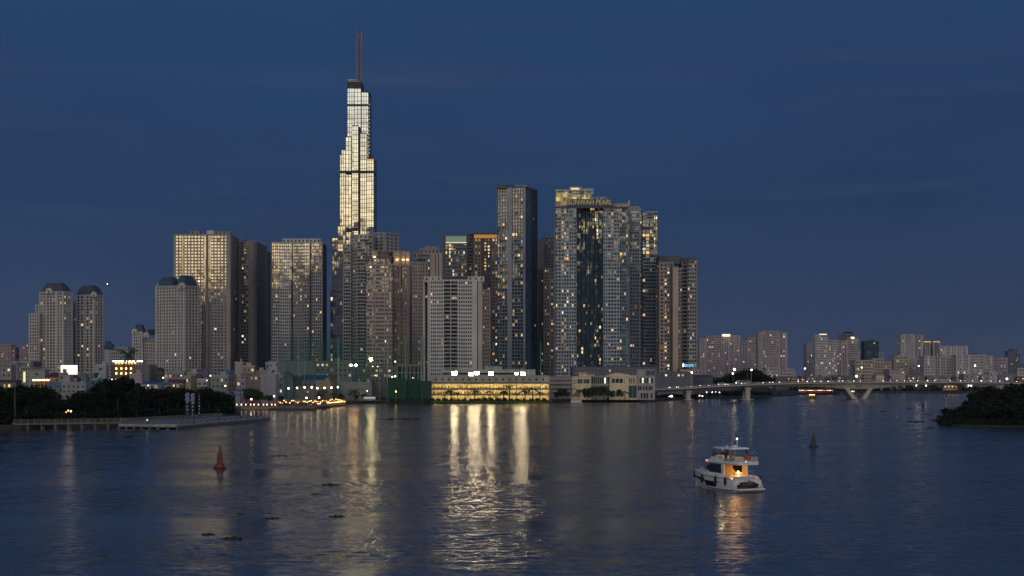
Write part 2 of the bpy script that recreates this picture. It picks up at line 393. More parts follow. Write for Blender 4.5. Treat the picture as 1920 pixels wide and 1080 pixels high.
class Tower:
    """A building with up to four material slots in its wall: 0 main, 1 second, 2 dark, 3 pale."""
    def __init__(s, name, label, cat, px, d, walls, gm, group=None, lit=0.06, cool=0.3, cap=100, fill=True, seed=1):
        s.o = thing(name, label, cat, (X(px, d), d, GZ), 0, group)
        s.d = d; s.w = MB(); s.g = MB(); s.b = MB(); s.r = MB(); s.cells = []
        s.mats = walls; s.gm = gm; s.lit = lit; s.cool = cool; s.cap = cap; s.fill = fill; s.rn = random.Random(seed)
        s.extra = []
    def solve(s, a, b, c, d, th, depth):
        ct, st = math.cos(R(th)), math.sin(R(th))
        P1 = Vector((X(b, d), d)); u = Vector((-ct, st)); v = Vector((st, ct))
        ka = (a - 960) / F_PX
        w = (P1.x - ka * d) / (ct + ka * st)
        if c is None: L = depth
        else:
            kc = (c - 960) / F_PX
            L = (kc * d - P1.x) / (st - kc * ct)
        return P1, u, v, w, L
    def block(s, a, b, yt, c=None, yb=None, d=None, th=0.0, depth=28.0, front=(('win', 1, {}),), right=None, left=None,
              fh=3.3, rec=0.45, cap_m=0, parapet=1.2, gl=True):
        d = d or s.d
        P1, u, v, w, L = s.solve(a, b, c, d, th, depth)
        z1 = Z(yt, d); z0 = GZ if yb is None else Z(yb, d)
        q = [P1, P1 + v * L, P1 + v * L + u * w, P1 + u * w]      # near-right, back-right, back-left, near-left
        cen = (q[0] + q[2]) / 2
        def inset(p, k): return p + (cen - p) * 0 + (u * (k if p in (q[0], q[1]) else -k)) + (v * (k if p in (q[0], q[3]) else -k))
        core = [tuple(inset(p, rec)) for p in (q[3], q[0], q[1], q[2])]
        (s.g if gl else s.w).prism(core, z0, z1 - 0.3, 0 if gl else 2)
        P0 = P1 + u * w
        s.facade(P0, -u, -v, w, z0, z1, front, fh, rec)
        right = front if right is None else right
        s.facade(P1, v, -u, L, z0, z1, right, fh, rec, vis=(c is not None or b < 950))
        left = right if left is None else left
        s.facade(q[2], -v, u, L, z0, z1, left, fh, rec, vis=(b > 960))
        s.facade(q[1], u, v, w, z0, z1, (('blank', 1, {'m': cap_m}),), fh, rec, vis=False)
        out = [tuple(p) for p in (q[3], q[0], q[1], q[2])]
        s.r.prism(out, z1 - 0.28, z1 + 0.05, 0)
        if parapet and w > 12 and L > 9:
            for k in range(int(w / 7)):
                c = P1 + u * s.rn.uniform(2, w - 2) + v * s.rn.uniform(1.5, L - 2); q_ = s.rn.uniform(.5, 1.5); hh = s.rn.uniform(.8, 2.6)
                s.r.box(c.x - q_, c.x + q_, c.y - q_, c.y + q_, z1, z1 + hh)
            c = P1 + u * s.rn.uniform(2, w - 2) + v * 2; s.r.box(c.x - .12, c.x + .12, c.y - .12, c.y + .12, z1, z1 + s.rn.uniform(4, 8))
        if parapet:
            for (p, e, n, l) in ((P0, -u, -v, w), (P1, v, -u, L), (q[1], u, v, w), (q[2], -v, u, L)):
                s.w.fbox(p, e, n, 0.0, l, -0.25, 0.08, z1 + 0.05, z1 + parapet, cap_m)
        return P0, P1, u, v, w, L, z0, z1
    def facade(s, O, e, n, W_, z0, z1, strips, fh, rec, vis=True):
        tot = sum(k[1] for k in strips); pos = 0.0; H = z1 - z0
        nf = max(1, round(H / fh)); f = H / nf
        for kind, fr, op in strips:
            w = W_ * fr / tot; a, b = pos, pos + w; pos = b
            m = op.get('m', 0); lit = op.get('lit', s.lit)
            if kind == 'blank':
                s.w.fbox(O, e, n, a, b, -rec - 0.05, op.get('out', 0.06), z0, z1, m)
                continue
            if kind == 'slot':
                if op.get('fin'): s.w.fbox(O, e, n, (a + b) / 2 - .2, (a + b) / 2 + .2, -rec, 0.0, z0, z1, m)
                continue
            nb = max(1, op.get('n', 1)); bw = w / nb
            if kind == 'win':
                wf, hf = op.get('wf', .6), op.get('hf', .55)
                ww, hh = bw * wf, f * hf; sp = f - hh; pr = op.get('out', 0.0)
                for k in range(nf + 1):
                    za, zb = z0 + k * f - sp * .45, z0 + k * f + sp * .55
                    s.w.fbox(O, e, n, a, b, -rec - 0.05, pr - 0.03, max(z0, za), min(z1, zb), op.get('hm', m))
                pw = bw - ww
                for j in range(nb + 1):
                    c = a + j * bw
                    s.w.fbox(O, e, n, max(a, c - pw / 2), min(b, c + pw / 2), -rec - 0.05, pr, z0, z1, m)
                cz, ch, cw = .5 + (sp * .05) / f, hh * 1.0, ww
            elif kind == 'bal':
                for k in range(nf):
                    zz = z0 + k * f
                    s.w.fbox(O, e, n, a + .05, b - .05, -rec - .05, 0.75, zz - .1, zz + .18, m)
                    s.b.fbox(O, e, n, a + .1, b - .1, 0.62, 0.74, zz + .18, zz + op.get('rail', 1.05), 0)
                dv = op.get('div', 0.35)
                for j in range(nb + 1):
                    c = a + j * bw
                    s.w.fbox(O, e, n, max(a, c - dv / 2), min(b, c + dv / 2), -rec - .05, 0.5, z0, z1, m)
                cz, ch, cw = .52, f * .72, bw * .75
            elif kind == 'band':
                sh = f * op.get('sp', .42)
                for k in range(nf):
                    zz = z0 + k * f
                    s.w.fbox(O, e, n, a, b, -rec - .05, 0.0, zz - sh * .4, zz + sh * .6, m)
                mw = op.get('mw', .16)
                for j in range(nb + 1):
                    c = a + j * bw
                    s.w.fbox(O, e, n, max(a, c - mw), min(b, c + mw), -rec - .05, -.04, z0, z1, op.get('vm', m))
                cz, ch, cw = .55, f - sh, bw - 2 * mw
            elif kind == 'curt':
                mw = op.get('mw', .12); rows = op.get('rows', 1); rh = f * rows
                k = 0
                while z0 + k * rh <= z1:
                    s.w.fbox(O, e, n, a, b, -rec - .05, -rec + .22, max(z0, z0 + k * rh - mw), min(z1, z0 + k * rh + mw), m); k += 1
                for j in range(nb + 1):
                    c = a + j * bw
                    s.w.fbox(O, e, n, max(a, c - mw), min(b, c + mw), -rec - .05, -rec + .26, z0, z1, m)
                cz, ch, cw = .5, f * .75, bw - 3 * mw
            if not vis: continue
            ang = math.atan2(e[1], e[0]); zmin = op.get('zmin', 12.0)
            for k in range(nf):
                zc = z0 + (k + cz) * f
                if zc < zmin: continue
                for j in range(nb):
                    c = a + (j + .5) * bw
                    l = lit(zc) if callable(lit) else lit
                    s.cells.append((O[0] + e[0] * c + n[0] * (-rec + .07), O[1] + e[1] * c + n[1] * (-rec + .07), zc, cw, ch, ang, s.rn.random() < l))
    def roof_box(s, a, b, yt, yb, d=None, dy=4.0, depth=8.0, m=0, glassy=False):
        d = (d or s.d) + dy
        bx = (X(a, d), X(b, d), d, d + depth, Z(yb, d) - 0.4, Z(yt, d))
        s.extra.append((bx, m, glassy))
    def done(s, bal=None, roofm=None, crown=None):
        part(s.w, 'wall', s.mats, s.o)
        part(s.g, 'glazing', [s.gm], s.o, kind='stuff')
        part(s.b, 'balconies', [bal or s.mats[0]], s.o, kind='stuff')
        part(s.r, 'roof', [roofm or s.mats[min(2, len(s.mats) - 1)]], s.o)
        for bx, m, gy in s.extra:
            mb = MB(); mb.box(*bx)
            x0, x1, y0, y1, z0, z1 = bx
            if gy: part(mb, 'roof_room', [gy], s.o)
            else:
                mb.box(x0 - .25, x1 + .25, y0 - .25, y1 + .25, z1, z1 + .35)
                nv = max(1, int((x1 - x0) / 3.5))
                for i in range(nv):
                    cx = x0 + (x1 - x0) * (i + .5) / nv
                    mb.box(cx - .7, cx + .7, y0 - .12, y0 - .02, z0 + .35 * (z1 - z0), z0 + .8 * (z1 - z0), 1)
                part(mb, 'plant_room', [s.mats[m], DKMETAL], s.o)
        lit = [c for c in s.cells if c[6]]; off = [c for c in s.cells if not c[6]]
        s.rn.shuffle(lit); s.rn.shuffle(off)
        one = lit[:s.cap]; rest = lit[s.cap:]
        if s.fill: one = one + off[:max(0, s.cap - len(one))]
        base = s.o.location
        gm = dark_window(s.gm)
        for c in one:
            me = gm if not c[6] else WIN_MESH['cool' if s.rn.random() < s.cool * .4 else 'warm']
            o = bpy.data.objects.new('window', me); COL.objects.link(o); o.parent = s.o
            o.location = (c[0] - base[0], c[1] - base[1], c[2] - base[2]); o.rotation_euler = (0, 0, c[5])
            part_w = s.rn.choice((1, 1, 1, .5, .6)) if c[6] else 1
            o.scale = (c[3] * part_w, 1, c[4])
        if rest:
            mb = MB()
            for c in rest:
                e = (math.cos(c[5]), math.sin(c[5])); n = (e[1], -e[0]); pw = s.rn.choice((1, 1, 1, .5, .6))
                mb.fbox((c[0], c[1]), e, n, -c[3] * pw / 2, c[3] * pw / 2, -.03, .03, c[2] - c[4] / 2, c[2] + c[4] / 2, 1 if s.rn.random() < s.cool * .4 else 0)
            part(mb, 'lit_windows', [WARM, COOL], s.o, kind='stuff')
        return s.o

# palettes
G_APT = glass('apt', F=0.46, cell=(2.2, 2.2, 3.3), jit=0.009)
G_LOW = glass('low', F=0.12, cell=(2.2, 2.2, 3.3), jit=0.025)
G_DARK = glass('dark', F=0.06, cell=(2.2, 2.2, 3.3), jit=0.03)
G_BLUE = glass('blue', F=0.16, cell=(3.2, 3.2, 3.4), jit=0.03, base=(0.014, 0.044, 0.058))
G_L81 = glass('mirror', F=0.62, cell=(7.0, 7.0, 5.6), jit=0.012, base=(0.006, 0.011, 0.020))
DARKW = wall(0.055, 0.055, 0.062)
CREAM = wall(0.49, 0.47, 0.435); GREY = wall(0.36, 0.355, 0.35); TAUPE = wall(0.33, 0.30, 0.265); PINK = wall(0.42, 0.34, 0.295)
PALE = wall(0.58, 0.555, 0.52); STEELW = wall(0.30, 0.33, 0.36); SLATE = wall(0.12, 0.14, 0.165); BEIGE = wall(0.46, 0.37, 0.29)
TEALROOF = plain('teal_roof', (0.035, 0.085, 0.12), 0.5)
SLATEROOF = plain('slate_roof', (0.065, 0.075, 0.09), 0.6)

def mansard(t, a, b, yb, a2, b2, yt, d, depth, mat_, curve=True):
    """hipped roof with concave sides over the block a..b"""
    mb = MB(); n = 7 if curve else 2; secs = []
    x0, x1 = X(a, d), X(b, d); u0, u1 = X(a2, d + depth * .3), X(b2, d + depth * .3)
    y0, y1 = d - .4, d + depth; v0, v1 = d + depth * .3, d + depth * .7
    z0, z1 = Z(yb, d), Z(yt, d)
    for i in range(n):
        k = i / (n - 1); q = k ** (0.9 if curve else 1)
        z = z0 + (z1 - z0) * k
        kk = q
        secs.append([(x0 + (u0 - x0) * kk, y0 + (v0 - y0) * kk, z), (x1 + (u1 - x1) * kk, y0 + (v0 - y0) * kk, z),
                     (x1 + (u1 - x1) * kk, y1 + (v1 - y1) * kk, z), (x0 + (u0 - x0) * kk, y1 + (v1 - y1) * kk, z)])
    mb.loft(secs, closed=True)
    mb.box(u0 - .3, u1 + .3, v0 - .3, v1 + .3, z1, z1 + .4)
    return part(mb, 'mansard_roof', [mat_], t.o)
def hip_on(t, blk, s0, s1, t0, t1, yt, mat_, k=.26):
    P0, P1, u, v, w, L, z0, z1 = blk; zt = Z(yt, P1.y); f = lambda s, q: P0 - u * (w * s) + v * (L * q)
    c = [f(s0, t0), f(s1, t0), f(s1, t1), f(s0, t1)]; m = (c[0] + c[2]) / 2; mb = MB(); secs = []
    for a, h in ((1.0, 0.0), (.965, .10), (1 - k * .85, .60), (1 - k * 1.75, 1.0)): secs.append([tuple(m + (p - m) * a) + (z1 + .6 + (zt - z1 - .6) * h,) for p in c])
    mb.loft(secs, closed=True); return part(mb, 'hipped_roof', [mat_], t.o)
def arch_gable(t, px, yb, w, d, mats):
    """round-topped dormer wall on the parapet"""
    mb = MB(); x = X(px, d); z = Z(yb, d); r = w / 2
    pl = [(x - r, z - 1.5), (x + r, z - 1.5)] + [(x + r * math.cos(k * math.pi / 10), z + 1.0 + r * math.sin(k * math.pi / 10)) for k in range(11)]
    k = len(mb.v); n = len(pl)
    mb.v += [(p, d - .5, q) for p, q in pl] + [(p, d + 2.5, q) for p, q in pl]
    mb.f.append(tuple(range(n))); mb.mi.append(0); mb.f.append(tuple(reversed(range(n, 2 * n)))); mb.mi.append(0)
    for i in range(n):
        j = (i + 1) % n; mb.f.append((i, n + i, n + j, j)); mb.mi.append(0)
    mb.box(x - r * .2, x + r * .2, d - .62, d - .5, z - .9, z + r * .35, 1)
    part(mb, 'arched_gable', mats, t.o)

def wn(n, wf=.55, hf=.55, **k): return ('win', k.pop('fr', n), dict(n=n, wf=wf, hf=hf, **k))
def bl(fr, m=0, **k): return ('blank', fr, dict(m=m, **k))
def sl(fr, **k): return ('slot', fr, k)

# ---- art deco white towers on the left
def deco(frs): return frs
t = Tower('apartment_tower', 'stepped white apartment tower with a slate hipped roof, left of its narrower twin', 'tower', 100, 1650, [CREAM, wall(.40, .38, .35), DARKW], G_DARK, 'white towers with hipped roofs', lit=.05, cool=.45, seed=11)
w3 = [bl(.45), wn(2, .55, .6, fr=1.7), bl(.4, 1), wn(3, .6, .6, fr=3.0), bl(.6), wn(2, .55, .6, fr=1.7), bl(.45)]
bk = t.block(73, 119, 548, c=136, th=24, front=w3, right=[bl(.5), wn(2, .5, .6, fr=2), bl(.4, 1), wn(2, .5, .6, fr=2), bl(.5)], fh=3.2)
t.block(54, 73.5, 590, d=1655, front=[bl(.3), wn(4, .55, .6, fr=4), bl(.2)], fh=3.2, depth=20)
t.block(66, 73.4, 573, d=1662, front=[bl(.3), wn(1, .5, .6, fr=1), bl(.3)], fh=3.2, depth=14)
hip_on(t, bk, .04, .98, .03, .97, 529.5, SLATEROOF)
for p in (92,): arch_gable(t, p, 548, 7.0, 1655, [CREAM, DKMETAL])
t.done(roofm=SLATEROOF)
t = Tower('apartment_tower', 'narrower white apartment tower with a slate hipped roof, right of its stepped twin', 'tower', 170, 1670, [CREAM, wall(.40, .38, .35), DARKW], G_DARK, 'white towers with hipped roofs', lit=.06, cool=.4, seed=12)
bk = t.block(141, 177, 554, c=195, th=30, front=[bl(.4), wn(2, .55, .6, fr=2), bl(.5, 1), wn(2, .55, .6, fr=2), bl(.4)], right=[bl(.3), wn(3, .5, .6, fr=3), bl(.4)], fh=3.2)
t.block(137, 148, 568, d=1690, front=[bl(.3, 1), wn(2, .5, .6, fr=2, m=1), bl(.2, 1)], fh=3.2, depth=20, cap_m=1)
hip_on(t, bk, .02, .98, .03, .97, 534.5, SLATEROOF)
arch_gable(t, 176, 554, 6.0, 1668.5, [CREAM, DKMETAL])
t.done(roofm=SLATEROOF)
t = Tower('apartment_block', 'low pale apartment wing with a teal roof end behind the palm', 'building', 215, 1500, [wall(.33, .33, .33), CREAM, DARKW], G_DARK, lit=.02, cap=40, seed=13)
t.block(196, 240, 653, front=[bl(2.2), wn(9, .5, .55, fr=9), bl(.2)], fh=3.2)
mansard(t, 194, 214, 653, 198, 204, 640, 1498, 16, TEALROOF)
t.done()
t = Tower('apartment_tower', 'short white apartment tower with teal mansard roof beside the taller twin-roofed tower', 'tower', 270, 1600, [CREAM, wall(.40, .38, .35), DARKW], G_DARK, 'white towers with teal roofs', lit=.03, cap=60, seed=14)
bk = t.block(248, 267, 624, front=[bl(.4), wn(2, .5, .6, fr=2), bl(.5, 1), wn(1, .5, .6, fr=1), bl(.4)], fh=3.2, depth=18)
t.block(267, 291, 638, d=1605, front=[bl(.2), wn(6, .5, .6, fr=6), bl(.2)], fh=3.2, depth=20)
hip_on(t, bk, .1, .98, .05, .95, 608, TEALROOF)
mansard(t, 276, 291, 628, 278, 290, 618, 1625, 10, TEALROOF)
for p in (252, 274): arch_gable(t, p, 623 if p < 260 else 630, 5.5, 1599, [CREAM, DKMETAL])
t.done(roofm=TEALROOF)
t = Tower('apartment_tower', 'broad white apartment tower under twin teal mansard roofs in front of the tall taupe block', 'tower', 335, 1580, [CREAM, wall(.40, .38, .35), DARKW], G_DARK, 'white towers with teal roofs', lit=.02, cool=.8, seed=15)
bk = t.block(291, 346, 537, c=379, th=28, front=[bl(.5), wn(2, .5, .6, fr=2), bl(.3, 1), wn(5, .52, .58, fr=5), bl(.3, 1), wn(2, .5, .6, fr=2), bl(.5)],
        right=[bl(.35), wn(5, .5, .6, fr=5), bl(.35)], fh=3.15)
t.block(379, 383, 566, d=1600, front=[wn(1, .5, .6)], fh=3.15, depth=16)
hip_on(t, bk, .05, .58, .04, .50, 517.5, TEALROOF, .24)
hip_on(t, bk, .71, .99, .02, .66, 515.5, TEALROOF, .22)
for p in (300, 341): arch_gable(t, p, 538, 7.0, 1602 if p < 320 else 1579, [CREAM, DKMETAL])
t.done(roofm=TEALROOF)

# ---- tall taupe block with reflecting window columns, and its dark neighbours
t = Tower('apartment_tower', 'broad taupe apartment tower with columns of windows catching the sunset', 'tower', 385, 1600, [TAUPE, wall(.20, .18, .165), DARKW, PALE], G_APT, lit=.035, cool=.25, seed=21)
t.block(325, 432, 441, depth=50, fh=3.2, front=[bl(3.5), wn(2, .66, .6, fr=13, out=.02), sl(1.5), bl(1.5, 1), sl(1.2), wn(6, .68, .6, fr=38), sl(4, fin=1, m=1), bl(5, 1), sl(4, fin=1, m=1), wn(4, .7, .6, fr=25), bl(1.2), wn(1, .55, .6, fr=5), bl(7)],
        right=[bl(6), sl(4), bl(1, 1), wn(3, .5, .5, fr=12, m=1), sl(4), bl(3, 1)])
t.roof_box(357, 374, 433.5, 441); t.roof_box(387.5, 401, 432, 441, dy=2, glassy=PALE); t.roof_box(402, 431, 434.5, 441, m=0)
t.done()
t = Tower('apartment_tower', 'dark apartment tower with a lit column of balconies right of the broad taupe block', 'tower', 470, 1640, [wall(.23, .215, .205), wall(.13, .125, .13), DARKW], G_DARK, lit=.10, cool=.3, seed=22)
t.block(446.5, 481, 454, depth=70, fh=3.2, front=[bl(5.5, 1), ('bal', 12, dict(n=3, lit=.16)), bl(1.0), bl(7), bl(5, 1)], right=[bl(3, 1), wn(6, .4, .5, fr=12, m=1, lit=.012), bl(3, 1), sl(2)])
t.roof_box(452, 460, 448, 454)
t.done()
t = Tower('apartment_tower', 'nearly black apartment tower stepping down behind the lit balcony column', 'tower', 495, 1760, [wall(.14, .13, .13), wall(.10, .095, .10), DARKW], G_DARK, lit=.012, cap=60, seed=23)
t.block(481, 498, 471, depth=40, fh=3.2, front=[bl(2), wn(3, .5, .5, fr=6), bl(2)], right=[bl(1, 1), wn(4, .4, .5, fr=6, m=1)])
t.block(497, 508, 492, d=1790, depth=40, fh=3.2, front=[bl(1), wn(2, .5, .5, fr=4), bl(1)])
t.done()
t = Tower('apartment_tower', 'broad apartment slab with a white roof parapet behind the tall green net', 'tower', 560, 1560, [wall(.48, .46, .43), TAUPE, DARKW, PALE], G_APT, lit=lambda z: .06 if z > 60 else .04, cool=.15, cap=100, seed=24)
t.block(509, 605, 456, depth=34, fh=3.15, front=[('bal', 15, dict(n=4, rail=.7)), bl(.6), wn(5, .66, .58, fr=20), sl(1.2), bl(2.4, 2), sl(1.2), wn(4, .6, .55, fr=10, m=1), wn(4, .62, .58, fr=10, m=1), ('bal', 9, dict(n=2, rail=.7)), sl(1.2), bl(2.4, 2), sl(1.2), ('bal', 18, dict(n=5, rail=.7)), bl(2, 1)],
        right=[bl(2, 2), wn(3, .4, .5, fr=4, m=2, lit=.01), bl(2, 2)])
t.roof_box(529, 601, 448, 456, dy=3, m=3)
t.done()

# ---- the supertall glass tower: bundled square tubes
t = Tower('skyscraper', 'supertall glass tower of stepped tubes with a lattice spire, mirroring the sunset', 'skyscraper', 665, 2000, [plain('dark_mullion', (0.018, 0.02, 0.026), 0.4, .3), DARKW, DKMETAL], G_L81, lit=.0, cool=.4, cap=100, fill=True, seed=31)
def tube81(a, b, yt, d, nb, yb=None, depth=42, lowlit=.10):
    f = lambda z: lowlit if z < Z(478, 2000) else 0.0
    st = [('curt', 1, dict(n=nb, rows=1, mw=.26, lit=f))]
    t.block(a, b, yt, yb=yb, d=d, depth=depth, front=st, right=[('curt', 1, dict(n=3, rows=1, mw=.3, lit=0.0))], fh=5.5, rec=.4, cap_m=0, parapet=.8)
tube81(651, 664, 165, 2010, 3); tube81(664, 677, 165, 2010.5, 2)
tube81(677.5, 691, 173, 2012, 3); tube81(648, 659, 257, 2003, 2); tube81(659.5, 672, 236, 1996, 3)
tube81(640, 648, 281, 2006, 2); tube81(637, 640.5, 290, 2007, 1)
tube81(687.5, 701, 298, 2003, 3, lowlit=.05); tube81(675, 687.5, 250, 2004, 3, lowlit=.05)
tube81(633, 648, 424, 1998, 3); tube81(622.5, 634, 446, 1999, 2); tube81(627, 646, 472, 1992, 5, lowlit=.16); tube81(619.5, 646, 548, 1988, 6, lowlit=.16)
cr = MB()
for (a, b, y0, y1, d, dp) in ((650.6, 677.2, 165.5, 152, 2009.2, 40), (650.6, 677.3, 198.5, 195, 2009, 44), (677.3, 691.2, 198.5, 195, 2011.2, 40), (636.6, 648.3, 324.5, 320, 2005, 40),
                              (647.6, 672.3, 324.5, 320, 1995.2, 40), (674.6, 701.2, 324.5, 320, 2002.2, 40), (648, 672.2, 433, 428, 1995.0, 30), (672.3, 675.2, 745, 238, 2001.5, 20), (677.2, 691.2, 173.2, 170, 2011.5, 38)):
    cr.box(X(a, d), X(b, d), d, d + dp, Z(y0, d), Z(y1, d))
part(cr, 'louvre_band', [plain('dark_louvre', (0.028, 0.03, 0.036), .5)], t.o)
cr = MB()
for x in (653, 656.5, 660, 664, 668): cr.box(X(x, 2009) - .5, X(x, 2009) + .5, 2008.6, 2010, Z(152, 2009), Z(149, 2009))
cr.box(X(652.5, 2009), X(668.5, 2009), 2008.4, 2009.4, Z(150.6, 2009), Z(148.8, 2009)); cr.box(X(653, 2009), X(676, 2009), 2008.4, 2008.9, Z(153.6, 2009), Z(152.7, 2009))
part(cr, 'roof_parapet', [PALE], t.o)
sp = MB(); dS = 2028; xa, xb = X(668.8, dS), X(678.2, dS); za, zb = Z(153, dS), Z(62, dS); dp = 7.0
for x in (xa, xb):
    for y in (dS, dS + dp): sp.box(x - .42, x + .42, y - .42, y + .42, za - 12, zb + 3)
n = 12
for i in range(n + 1):
    z = za + (zb - za) * i / n
    sp.box(xa, xb, dS - .25, dS + .25, z - .3, z + .3); sp.box(xa - .25, xa + .25, dS, dS + dp, z - .3, z + .3); sp.box(xb - .25, xb + .25, dS, dS + dp, z - .3, z + .3)
    if i < n:
        z2 = za + (zb - za) * (i + 1) / n
        for (p, q) in (((xa, dS, z), (xb, dS, z2)), ((xb, dS, z), (xa, dS, z2)), ((xa, dS, z), (xa, dS + dp, z2)), ((xb, dS, z), (xb, dS + dp, z2)), ((xb, dS + dp, z), (xb, dS, z2))):
            sp.tube(p, q, .3, seg=4)
sp.box(xa + 2.1, xb - 2.1, dS + 2.2, dS + dp - 2.2, za - 10, zb - 6, 1)
sp.box(xa + 2.0, xb - 2.0, dS + 2, dS + 5, zb, zb + 3, 1); sp.tube(((xa + xb) / 2, dS + 3.5, zb + 2), ((xa + xb) / 2, dS + 3.5, Z(54, dS)), .45, .15, 5, 1)
part(sp, 'spire', [wall(.27, .26, .265), wall(.11, .105, .115)], t.o)
ol = MB()
for i in range(14):
    y = 196 + i * 7; ol.box(X(692.6, 2012) - .35, X(692.6, 2012) + .35, 2011.2, 2011.9, Z(y, 2012) - .35, Z(y, 2012) + .35)
part(ol, 'edge_lights', [emat('edge_light', (1, .82, .7), 1.2)], t.o, kind='stuff')
tg = MB(); tg.box(X(688, 2002) , X(701, 2002), 2001.6, 2002.4, Z(301, 2002), Z(298.4, 2002))
part(tg, 'terrace_light', [emat('terrace_glow', (1, .48, .1), .9)], t.o)
t.done()

# ---- the cluster between the glass tower and the white slab
t = Tower('apartment_tower', 'grey apartment tower with a pale top floor just in front of the supertall', 'tower', 695, 1480, [GREY, wall(.33, .33, .325), wall(.10, .10, .11), PALE], G_LOW, lit=.025, cool=.5, seed=41)
t.block(698, 722, 437, c=748, d=1480, th=33, fh=3.1, front=[bl(.4, 1), wn(2, .5, .5, fr=2, m=1), bl(.3, 1)], right=[bl(.3, 1), wn(3, .5, .5, fr=3, m=1), bl(.3, 1)], cap_m=1)
t.block(657, 698, 442, d=1470, fh=3.1, depth=34, front=[bl(.5), wn(3, .62, .5, fr=4), bl(.5), ('bal', 5.5, dict(n=3, m=0)), sl(.6), bl(.5, 2), ('bal', 3, dict(n=2, m=0)), sl(.6)])
t.block(644, 657, 459, d=1462, fh=3.1, depth=26, front=[('bal', 1, dict(n=3, m=1))], cap_m=3)
t.roof_box(673, 690, 440, 448, d=1466, dy=3.2, m=3, depth=3)
t.done()
t = Tower('apartment_tower', 'pinkish art deco tower with round roof pavilion and warmly lit pylons', 'tower', 725, 1300, [PINK, wall(.30, .24, .20), wall(.13, .11, .10), wall(.42, .34, .27)], glass('pinkapt', F=.22, cell=(1.8, 1.8, 3.2), jit=.06), lit=.05, cool=.25, seed=42)
t.block(685, 737, 497, d=1300, fh=3.15, depth=36, front=[wn(3, .72, .5, fr=3.2), bl(.25), wn(2, .6, .5, fr=1.6), bl(.2), wn(4, .7, .5, fr=4), bl(.3), wn(2, .55, .5, fr=2), bl(.3, 1), wn(2, .55, .5, fr=2)], right=[bl(1, 1), wn(3, .5, .5, fr=3, m=1)])
t.block(690, 733, 485, yb=497.5, d=1306, fh=3.15, depth=26, front=[wn(8, .7, .55)], parapet=.5)
t.block(737, 768, 500, d=1308, fh=3.15, depth=34, front=[bl(.5, 1), wn(2, .4, .5, fr=2, m=1), bl(.5, 1), sl(.4), wn(2, .4, .5, fr=2, m=1), bl(1.0, 1)], right=[bl(1, 1)], cap_m=1)
pav = MB(); cx, cy = X(717, 1320), 1320
for (z0, z1, r) in ((Z(486, 1306), Z(482, 1306), 10.6), (Z(482, 1306), Z(479.5, 1306), 12.2), (Z(479.5, 1306), Z(473, 1306), 8.0), (Z(473, 1306), Z(470.5, 1306), 8.8)):
    pav.lathe([(r, z0), (r, z1)], (cx, cy, 0), 24)
part(pav, 'roof_pavilion', [wall(.20, .16, .13)], t.o, smooth=40)
UP = emat('facade_uplight', (1.0, .55, .16), 14.0)
for (a, b, y0, y1, d) in ((697, 708, 483.5, 471, 1309), (738, 752, 503, 472, 1309.5), (752.6, 759.5, 503, 472, 1310), (760, 768.5, 503, 473, 1311)):
    py = MB(); py.box(X(a, d), X(b, d), d, d + 7, Z(y0, d), Z(y1, d)); py.box(X(a, d) - .3, X(b, d) + .3, d - .4, d + 7.3, Z(y1, d), Z(y1, d) + .7)
    po = part(py, 'pylon', [wall(.42, .34, .27)], t.o)
    lz = Z(y0, d) + (.5 if y0 < 490 else Z(487, d) - Z(503, d))
    lm = MB(); lm.box((X(a, d) + X(b, d)) / 2 - .8, (X(a, d) + X(b, d)) / 2 + .8, d - 1.3, d - .8, lz - .2, lz + .2)
    part(lm, 'uplight', [UP], t.o)
t.done()
t = Tower('apartment_tower', 'brown art deco tower with a tall roof fin and glass penthouse behind the pink one', 'tower', 790, 1420, [wall(.32, .27, .245), wall(.26, .22, .20), DARKW, wall(.40, .33, .28)], G_DARK, lit=.045, cool=.2, seed=43)
t.block(768, 806, 493, fh=3.15, depth=36, front=[bl(.5), wn(3, .45, .5, fr=3), bl(.4), wn(3, .45, .5, fr=3), bl(.4), wn(2, .45, .5, fr=2)])
t.block(781, 806, 485, yb=493.5, d=1426, fh=3.15, depth=20, front=[('band', 1, dict(n=6, lit=.3))])
t.block(806, 829, 477, d=1418, fh=3.15, depth=30, front=[bl(1.6, 3), sl(.25), bl(.7, 3), sl(.25), bl(1, 3)], cap_m=3)
t.roof_box(787, 824, 466, 477, d=1430); t.roof_box(797, 820, 463, 467, d=1432, m=3); t.roof_box(775, 790, 473, 487, d=1428, m=1)
t.done()
t = Tower('office_tower', 'slim glass office tower with pale green lit top floors', 'tower', 850, 1720, [wall(.20, .21, .21), DARKW, SLATE], glass('office', F=.30, cell=(3, 3, 4), jit=.02, base=(.03, .035, .03)), lit=.10, cool=.9, seed=44)
t.block(835, 875, 443, depth=40, fh=3.9, front=[('band', 1, dict(n=12, sp=.30, mw=.1))], left=[('curt', 1, dict(n=4, mw=.3))])
t.block(828, 835.3, 441, d=1722, depth=36, fh=3.9, front=[bl(1, 2)], cap_m=2)
tp = MB(); tp.box(X(835.6, 1719.4), X(874.6, 1719.4), 1719.2, 1719.6, Z(455.4, 1720), Z(454.2, 1720)); part(tp, 'light_line', [emat('warm_line', (1, .82, .5), 1.2)], t.o)
tp = MB(); tp.box(X(836, 1719.4), X(874.4, 1719.4), 1719.3, 1719.7, Z(453.6, 1720), Z(443.4, 1720)); part(tp, 'crown_screen', [emat('pale_green_screen', (.36, .52, .40), .42)], t.o)
t.done()
t = Tower('apartment_tower', 'dark apartment tower with orange lit crown and rows of big warm windows', 'tower', 905, 1560, [wall(.24, .20, .165), wall(.10, .095, .10), DARKW, PALE], G_LOW, lit=.08, cool=.15, seed=45)
